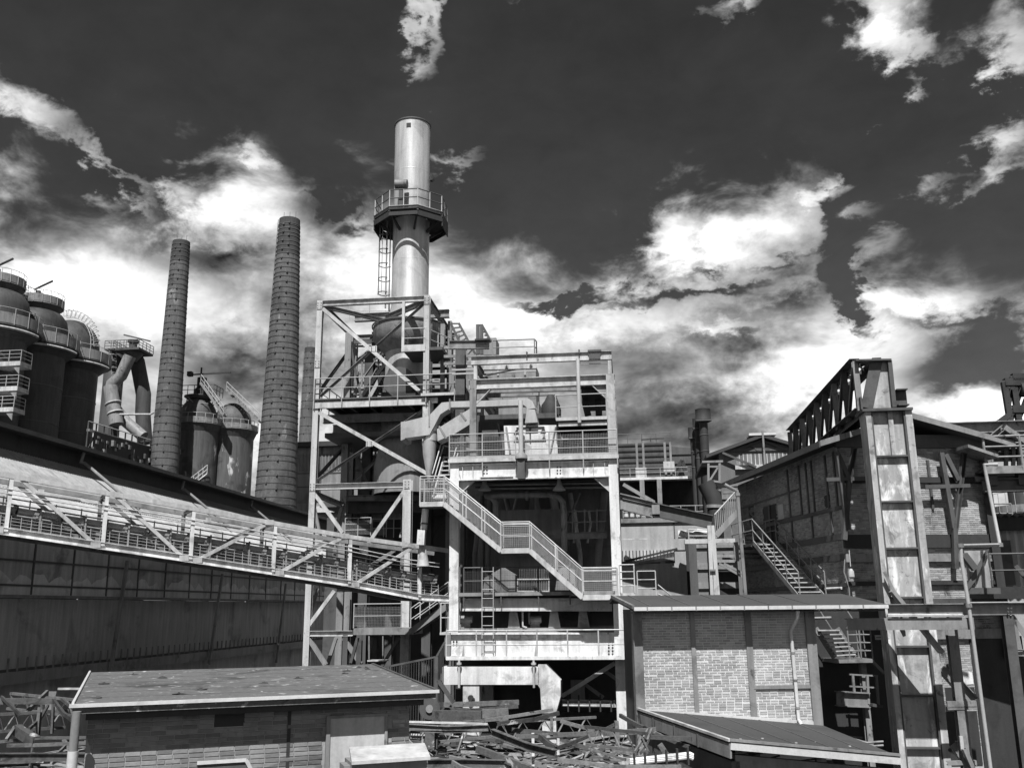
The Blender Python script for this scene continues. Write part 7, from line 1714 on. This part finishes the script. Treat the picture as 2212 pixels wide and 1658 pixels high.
# ================================================================== brick shed in the left foreground
YSH = 17.3
def shed():
    T = Thing('brick_shed', 'low brick shed with weathered flat felt roof in the left foreground', 'shed', SH)
    P = lambda z, x, y, d=0: SH.at(*z(x, y), YSH + d)
    fl, fr = P(zB, 378, 1338), P(zF, 852, 1203)
    ze = (fl.z + fr.z) / 2
    bl = SH.atz(*zB(470, 1160), ze + .12); br = SH.atz(*zF(490, 1060), ze + .12)
    yb = (bl.y + br.y) / 2; xb0, xb1 = bl.x, br.x
    zb = (SH.at(*zB(470, 1160), yb).z + SH.at(*zF(490, 1060), yb).z) / 2
    F0, F1, B1, B0 = V((fl.x, YSH, ze)), V((fr.x, YSH, ze)), V((xb1, yb, zb)), V((xb0, yb, zb))
    rf = T.add('roof_slab', MB().prism([F0, F1, B1, B0], (0, 0, -.14)), SHEDROOF)
    n = 7
    for i in range(n):                                   # overlapping felt strips
        a, b, c, d = F0.lerp(B0, i / n), F1.lerp(B1, i / n), F1.lerp(B1, (i + 1.04) / n), F0.lerp(B0, (i + 1.04) / n)
        z0 = V((0, 0, .012)); z1 = V((0, 0, .004))
        T.add('felt_strip', MB().hexa([a + z1 * 0, b + z1 * 0, c, d, a + z0, b + z0, c + z1, d + z1]), SHEDROOF, rf)
    T.add('drip_edge', MB().bar(F0 + V((-.05, -.03, -.01)), F1 + V((.05, -.03, -.01)), .05, .055), GUTTER, rf)
    T.add('verge_strip', MB().bar(F0 + V((0, 0, .02)), B0 + V((0, 0, .02)), .04, .05), GUTTER, rf); T.add('verge_strip', MB().bar(F1 + V((0, 0, .0)), B1 + V((0, 0, .0)), .05, .07), DARK, rf)
    # moss and litter on the roof
    for i in range(14):
        s, t = rnd.uniform(.05, .95), rnd.uniform(.08, .9); q = F0.lerp(F1, s).lerp(B0.lerp(B1, s), t) + V((0, 0, .012)); w = rnd.uniform(.03, .1)
        mb = MB().lathe([(w, 0), (w * .8, .015), (w * .3, .03), (.005, .035)], (0, 0, 0), 7, False); k = rnd.uniform(.3, .6)
        mb.v = [(q.x + x * rnd.uniform(.7, 2.2), q.y + y * k * rnd.uniform(.5, 1.3), q.z + z * rnd.uniform(.4, 1.3)) for x, y, z in mb.v]; mb.smooth = False
        T.add('moss_clump', mb, BLACK)
    yw = YSH + .42
    x0, x1 = P(zB, 458, 1400, .42).x, P(zF, 699, 1300, .42).x
    w = T.add('front_wall', MB().box(x0, x1, yw, yw + .25, 0, ze - .14), MORTARD)
    T.add('side_wall', MB().box(x0 + .0, x0 + .25, yw + .25, yb - .3, 0, ze - .14), MORTARD); T.add('side_wall', MB().box(x1 - .25, x1, yw + .25, yb - .3, 0, ze - .14), SHEDB)
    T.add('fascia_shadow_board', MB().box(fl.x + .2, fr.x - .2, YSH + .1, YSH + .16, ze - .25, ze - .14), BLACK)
    d0, d1 = SH.at(*zF(235, 1500), yw).x, SH.at(*zF(550, 1500), yw).x; dz = SH.at(*zF(400, 1362), yw).z
    w0, w1 = SH.at(*zB(1115, 1400), yw).x, SH.at(*zB(1275, 1400), yw).x; wz0, wz1 = SH.at(*zB(1190, 1442), yw).z, SH.at(*zB(1190, 1348), yw).z
    zlo = 1.2
    skip = lambda a, z: (d0 - .05 < x0 + a < d1 + .05 and zlo + z < dz + .03) or (w0 < x0 + a < w1 and wz0 < zlo + z < wz1)
    brick_face(T, w, (x0, yw - .002, zlo), (1, 0, 0), x1 - x0, ze - .2 - zlo, (0, -1, 0), SHEDB, skip, 300, lambda a, z: z + zlo > 2.0)
    T.add('vent_opening', MB().box(w0, w1, yw - .001, yw + .1, wz0, wz1), BLACK)
    dr = T.add('door', MB().box(d0, d1, yw - .05, yw - .003, .3, dz), DOORM)
    T.add('door_frame', MB().box(d0 - .07, d0, yw - .08, yw - .003, .3, dz + .05).box(d1, d1 + .05, yw - .08, yw - .003, .3, dz + .05).box(d0, d1, yw - .08, yw - .003, dz, dz + .05), STEEL, dr)
    c = SH.at(*zB(1505, 1400), yw).x; T.add('wall_joint', MB().box(c - .03, c + .03, yw - .016, yw - .012, .5, ze - .2), BLACK)
    # rain pipe at the left corner
    q = SH.at(*zO(1060, 740), YSH - .1); q2 = SH.at(*zO(1045, 1600), YSH - .1)
    rp = T.add('rain_pipe', MB().tube(V((q.x, q.y, .2)), V((q.x, q.y, q.z)), .07, 14), STEEL); T.add('pipe_socket', MB().tube(V((q.x, q.y, SH.at(*zO(1060, 1285), YSH - .1).z - .9)), V((q.x, q.y, SH.at(*zO(1060, 1285), YSH - .1).z)), .082, 14), GUTTER, rp)
    T.add('raking_buttress', MB().prism([SH.at(*zO(1190, 1070), yw - .02), SH.at(*zO(1330, 1540), yw - .02), SH.at(*zO(1160, 1540), yw - .02)], (0, .02, 0)), MORTARD)
    T.done()
    # small hutch with a pale lid
    T = Thing('meter_box', 'pale box with a sloping sheet lid in front of the shed door', 'box', SH)
    P = lambda x, y, d=0: SH.at(*zF(x, y), 15.4 + d)
    a, b = P(372, 1610), P(800, 1590); za = a.z - .06
    T.add('body', MB().box(a.x, b.x, 15.4, 16.1, .5, za), CONC)
    la, lb, lc, ld = P(365, 1618, -.08), P(820, 1582, -.08), P(785, 1530, .75), P(350, 1560, .75)
    la.z = lb.z = za + .0; lc.z = ld.z = za + .10
    T.add('lid', MB().prism([la, lb, lc, ld], (0, 0, .05)), LIGHT)
    T.add('side_plate', MB().box(a.x - .1, a.x, 15.6, 16.0, .5, za - .05), STEEL)
    T.done()
    T = Thing('leaning_board', 'dark board with a pale edge leaning low against the shed wall', 'board', SH)
    P = lambda x, y, d=0: SH.at(*zR(x, y), 16.6 + d)
    q = [P(1310, 878), P(1795, 848), P(1850, 960), P(1300, 990)]
    T.add('sheet', MB().prism(q, (0, .03, 0)), DARK); T.add('edge_strip', MB().bar(q[0] + V((0, -.01, 0)), q[1] + V((0, -.01, 0)), .04, .05), GUTTER); T.add('edge_strip', MB().bar(q[1] + V((0, -.01, 0)), q[2] + V((0, -.01, 0)), .04, .06), LIGHT)
    T.done()
shed()

# ================================================================== scrap steel heap
W0 = Frame(0)
def scrap_piece(label, a, b, size, kind, mat, group=None, w=None, up=None, nm='scrap_bar', bend=1.0):
    mb = MB(); a, b = V(a), V(b)
    f = {'I': mb.ibeam, 'B': mb.bar, 'C': mb.chan, 'L': mb.angle}[kind]; m = a.lerp(b, rnd.uniform(.35, .65)) + V((rnd.gauss(0, .012), rnd.gauss(0, .012), rnd.gauss(-.01, .015))) * (b - a).length * bend
    f(a, m, w or size * .7, size, up); f(m - (b - m).normalized() * size * .1, b, w or size * .7, size, up)
    return single(nm, label, 'scrap', mb, mat, W0, group)
def scrap():
    N = lambda x, y, D: W0.at(*zN(x, y), D)
    O = lambda x, y, D: W0.at(*zO(x, y), D)
    key = [
        ('long rusty beam with a bright upper edge reaching out from behind the shed', N, 60, 410, 670, 415, 26, 26, .34, 'I', RUST),
        ('thin white bar added as the bright upper edge of the long beam beside the shed', N, 65, 368, 665, 384, 25.8, 25.8, .05, 'B', WHITE),  # white bar added to show the pale top flange of the beam above
        ('heavy rusty girder slanting down to the right in the middle of the heap', N, 700, 450, 1190, 612, 25.5, 23.5, .36, 'I', RUST),
        ('low beam with pale top at the bottom edge right of the meter box', N, 205, 690, 850, 695, 22, 22, .38, 'I', RUST),
        ('wide flat channel slanting to the bottom edge', N, 585, 575, 1010, 740, 22.5, 21.5, .28, 'C', RUST),
        ('upper of two parallel angle bars rising to the right', N, 640, 358, 1165, 275, 27, 28, .16, 'L', RUST),
        ('lower of two parallel angle bars rising to the right', N, 735, 385, 1210, 300, 26.5, 27.5, .2, 'L', RUST),
        ('long straight rail at the back of the heap under the white box girder', N, 200, 240, 905, 218, 33, 33, .3, 'C', RUST),
        ('second back rail just below the long straight one', N, 240, 268, 900, 250, 32, 32, .2, 'B', RUST),
        ('broad rusty plate box lying at the back left of the heap', N, 240, 330, 620, 335, 30, 30, .75, 'C', RUST),
        ('dark riveted trough beside the broad plate box', N, 625, 305, 825, 296, 30, 30, .5, 'C', RUST),
        ('long horizontal rusty channel across the middle of the heap', N, 850, 430, 1560, 450, 27, 27, .22, 'C', RUST),
        ('long horizontal channel ending at the lean-to roof', N, 1400, 460, 1960, 428, 27, 26.5, .26, 'C', RUST),
        ('flat bar crossing below the long horizontal channels', N, 880, 480, 1480, 455, 26, 26, .2, 'B', RUST),
        ('light edged bar rising to the right in the centre of the heap', N, 1160, 582, 1435, 478, 24.5, 25.5, .16, 'L', RUST),
        ('short dark channel leaning left of the rising bar', N, 1065, 478, 1190, 570, 25, 24.5, .26, 'C', RUST),
        ('angle bar slanting down beside the corner of the lean-to roof', N, 1680, 318, 1860, 415, 28, 27, .2, 'L', RUST),
        ('left bar of the crossed pair in front of the lean-to roof', N, 1795, 600, 1895, 425, 24, 24.5, .12, 'L', RUST),
        ('right bar of the crossed pair in front of the lean-to roof', N, 1830, 612, 1925, 425, 24, 24.5, .14, 'L', RUST),
        ('pale flat sided post standing in the heap below the girder end', N, 1012, 455, 1013, 708, 26.5, 26.5, .2, 'B', WHITE),
        ('pale stub post right of the girder end', N, 1206, 495, 1206, 650, 26.5, 26.5, .18, 'B', WHITE),
        ('dark upright channel stub in the middle of the heap', N, 1155, 330, 1155, 465, 26, 26, .2, 'C', RUST),
        ('dark upright stub with a ragged head near the machine tower leg', N, 1652, 360, 1660, 535, 26.5, 26.5, .3, 'C', RUST),
        ('bar slanting down right above the long channels', N, 1225, 362, 1490, 432, 28, 27.5, .18, 'L', RUST),
        ('bar rising to the ragged stub', N, 1540, 435, 1640, 388, 27, 27, .16, 'L', RUST),
        ('lean bar running down to the lean-to fascia', N, 1935, 445, 2210, 560, 25.5, 24.5, .16, 'L', RUST),
        ('dark flat bar under the lean-to eave', N, 1860, 480, 2230, 500, 25, 24.5, .2, 'B', RUST),
        ('short leaning plank near the lean-to fascia', N, 1985, 540, 2045, 630, 23.8, 23.8, .25, 'B', RUST),
        ('thin rod slanting across the right of the heap', N, 1440, 575, 1725, 660, 24, 23.5, .05, 'B', RUST),
        ('long bar along the bottom edge right of centre', N, 1200, 655, 2150, 712, 22.5, 22.0, .16, 'C', RUST),
        ('slanting stick with a sunlit face left of the girder', N, 435, 600, 480, 460, 25, 25.5, .12, 'B', RUST),
        ('low bar with rounded end at the bottom edge near the meter box', N, 395, 675, 550, 740, 20.5, 20, .14, 'C', RUST),
        ('long horizontal beam behind the shed rain pipe, topmost at the left edge', O, -40, 600, 745, 605, 25, 25, .28, 'C', RUST),
        ('broad bar slanting down to the shed rain pipe', O, 740, 585, 1030, 880, 24, 22, .16, 'C', RUST),
        ('thinner bar slanting parallel behind the rain pipe', O, 850, 568, 1010, 700, 25, 24, .14, 'C', RUST),
        ('heavy girder crossing low behind the rain pipe', O, -40, 1370, 1180, 1370, 20, 20, .30, 'I', RUST),
        ('rusty box piece tilted at the left edge', O, 235, 985, 500, 1160, 22, 21.5, .42, 'C', RUST),
        ('thin diagonal bar right of the tilted box piece', O, 400, 980, 665, 655, 22.5, 24, .14, 'L', RUST),
        ('thin diagonal bar crossing the top beam at the left', O, 350, 775, 655, 468, 25, 26, .1, 'L', RUST),
        ('slim upright channel left of the rain pipe', O, 735, 640, 715, 1045, 23.5, 23.5, .14, 'C', RUST),
        ('broader upright left of the slim channel', O, 556, 680, 520, 1070, 23, 23, .2, 'C', RUST),
        ('pair of rails below the tilted box piece', O, -30, 1160, 1190, 1100, 22, 22, .12, 'C', RUST),
        ('lower rail behind the rain pipe', O, 100, 1210, 1190, 1175, 21.5, 21.5, .14, 'B', RUST),
        ('short bright bar under the lower rail', O, 790, 1320, 905, 1215, 21, 21.3, .12, 'B', RUST),
        ('dark strut falling from the left edge', O, 20, 540, 275, 790, 25, 24, .14, 'L', RUST),
        ('thin pale pipe at the far end of the left heap', O, 800, 428, 1120, 428, 29, 29, .06, 'B', LIGHT),
        ('tilted stub leaning on the box piece at the left', O, 85, 1140, 200, 960, 21.5, 22, .16, 'B', RUST)]
    for lab, f, xa, ya, xb, yb, da, db, sz, k, mt in key: scrap_piece(lab, f(xa, ya, da), f(xb, yb, db), sz * (.52 if sz > .1 else 1), k, mt, 'scrap steel on the heap')
    for lab, pts, D in (('upper trapezoid plate standing in the left heap', ((640, 465), (780, 465), (765, 530), (620, 530)), 26), ('lower trapezoid plate standing in the left heap', ((625, 645), (780, 645), (815, 722), (618, 715)), 24.5)):
        single('scrap_plate', lab, 'scrap', MB().prism([O(x, y, D) for x, y in pts], (0, .04, 0)), STEEL, W0, 'scrap steel on the heap')
    # bright bundle of conduits lower right
    T = Thing('conduit_bundle', 'bundle of three bright conduits with clips at the bottom, left of the lean-to', 'conduit', W0)
    for k in range(3): pipe(T, 'conduit', WHITE, [N(1755, 662 + k * 13, 22.3), N(2215, 612 + k * 13, 22.3), N(2240, 625 + k * 13, 22.3)], .045, 8)
    for i in range(6): q = N(1790 + i * 82, 668 - i * 9, 22.2); T.add('clip', MB().box(q.x - .02, q.x + .02, q.y - .06, q.y + .06, q.z - .2, q.z + .16), BLACK)
    T.add('tray', MB().bar(N(1750, 705, 22.5), N(2215, 655, 22.5), .2, .06), DARK); T.done()
    T = Thing('pulley_wheel', 'dark grooved pulley wheel standing at the back left of the heap', 'wheel', W0)
    c = N(220, 268, 31); T.add('rim', MB().tube(c, c + V((0, .12, 0)), .33, 20), DARK); T.add('hub', MB().tube(c + V((0, -.06, 0)), c + V((0, .1, 0)), .12, 12), STEEL); T.add('bracket', MB().bar(c + V((0, .2, -1.2)), c + V((0, .2, .2)), .3, .08), RUST); T.done()
    # collapsed lattice girders
    for lab, A, B, wd in (('collapsed lattice girder lying across the middle of the heap', N(760, 520, 27), N(1500, 470, 29), .5), ('short lattice girder tilted near the lean-to corner', N(1420, 540, 25), N(1900, 600, 24), .42), ('lattice girder behind the long bright-edged beam', N(300, 520, 27), N(820, 470, 28.5), .45),
                          ('lattice girder low at the left edge of the yard', O(-60, 1020, 24), O(900, 960, 25), .4), ('second lattice girder behind the shed rain pipe', O(100, 700, 27), O(1000, 800, 26), .4)):
        T = Thing('lattice_girder', lab, 'scrap', W0, 'lattice girders in the heap'); u = V((0, .25, 1)).normalized() * wd; n = 9
        for o in (V((0, 0, 0)), u): T.add('chord', MB().angle(A + o, B + o, .07, .07), RUST)
        for i in range(n):
            a, b = A.lerp(B, i / n), A.lerp(B, (i + 1) / n); T.add('lacing_bar', MB().bar(a if i % 2 else a + u, b + u if i % 2 else b, .05, .015), RUST)
        T.done()
    # the rest of the heap
    r2 = random.Random(31)
    zones = [(-3.4, 9.5, 20.5, 33.0, 1150), (-15.5, -7.6, 18.5, 32, 520)]; more = MB(); mtone = []; nsing = 0
    for (x0, x1, y0, y1, n) in zones:
        for i in range(n):
            y = y0 + (y1 - y0) * r2.random(); t = (y - y0) / (y1 - y0)
            x = x0 + (x1 - x0) * r2.random()
            if x0 > -5: x = x * (.62 + .4 * t) if x > 0 else x
            z = r2.uniform(.8, 2.6) + .35 * t
            ln = r2.uniform(1.0, 4.4); an = r2.gauss(0, .35) if r2.random() < .6 else r2.uniform(-1.5, 1.5); pt = r2.gauss(0, .14) if r2.random() < .8 else r2.uniform(-.9, .9)
            d = V((math.cos(an) * math.cos(pt), math.sin(an) * math.cos(pt), math.sin(pt))) * ln / 2
            c = V((x, y, z))
            if abs(d.z) + z > 3.1: d.z *= .3
            k = r2.choice('IICCLLB'); sz = r2.choice((.045, .055, .07, .08, .1, .13))
            if i % 6:
                n0 = len(more.v); {'I': more.ibeam, 'B': more.bar, 'C': more.chan, 'L': more.angle}[k](c - d, c + d, sz * .7, sz, (r2.gauss(0, .3), r2.gauss(0, .3), 1)); mtone += [r2.uniform(-.5, .8)] * (len(more.v) - n0); continue
            scrap_piece('rusty steel section tangled in the scrap heap', c - d, c + d, sz, k, RUST if r2.random() < .8 else STEEL, 'tangled steel sections in the heap', bend=3.0, up=(r2.gauss(0, .3), r2.gauss(0, .3), 1))
    for i in range(170):                                  # wire and bent rod
        zone = zones[0] if r2.random() < .7 else zones[1]; q = V((r2.uniform(zone[0], zone[1] * .8), r2.uniform(zone[2], zone[3]), r2.uniform(1.6, 2.7))); pts = [q]; h = r2.uniform(0, 6.28)
        for j in range(r2.randint(5, 10)):
            h += r2.gauss(0, .55); q = q + V((math.cos(h), math.sin(h), r2.gauss(0, .25))) * .28; q.z = min(q.z, 3.0); pts.append(q)
        n0 = len(more.v); more.path(pts, r2.choice((.012, .02, .03)), 4); mtone += [r2.uniform(-.3, 1.0)] * (len(more.v) - n0)
    more.smooth = False
    more.tone = mtone; single('scrap_tangle', 'mass of thin rusty sections deep in the scrap heap', None, more, RUST, W0, kind='stuff')
    # rubble and plates between the sections
    mb = MB(); tone = []
    for i in range(2600):
        zone = zones[0] if r2.random() < .65 else zones[1]
        x, y = r2.uniform(zone[0] - .5, zone[1]), r2.uniform(zone[2], zone[3]); s = r2.uniform(.05, .28); z = r2.uniform(.3, 2.0)
        a = r2.uniform(0, 6.28); u = V((math.cos(a), math.sin(a), r2.gauss(0, .4))) * s; v = V((-math.sin(a), math.cos(a), r2.gauss(0, .4))) * s * r2.uniform(.2, .8); n = u.cross(v).normalized() * s * .12; c = V((x, y, z))
        mb.hexa([c - u - v - n, c + u - v - n, c + u + v - n, c - u + v - n, c - u - v + n, c + u - v + n, c + u + v + n, c - u + v + n]); tone += [r2.uniform(-.5, .7)] * 8
    mb.tone = tone
    single('scrap_rubble', 'small plates and rubble filling the scrap heap', None, mb, RUST, W0, kind='stuff')
    # mound the scrap lies on
    mb = MB(); nx, ny = 60, 34
    def hgt(x, y):
        e = min(1, (y - 18) / 2, (36 - y) / 2.5); return max(-.05, e) * (1.0 + .35 * math.sin(x * 1.3 + y) + .3 * math.sin(y * 1.7 - x * .6))
    for i in range(nx + 1):
        for j in range(ny + 1):
            x, y = -19 + 30 * i / nx, 18 + 18 * j / ny; mb.v.append((x, y, hgt(x, y)))
    for i in range(nx):
        for j in range(ny): a = i * (ny + 1) + j; mb.f.append((a, a + ny + 1, a + ny + 2, a + 1))
    single('yard_mound', 'uneven sooty ground under the scrap heap', None, mb, GROUND, W0, kind='structure')
scrap()
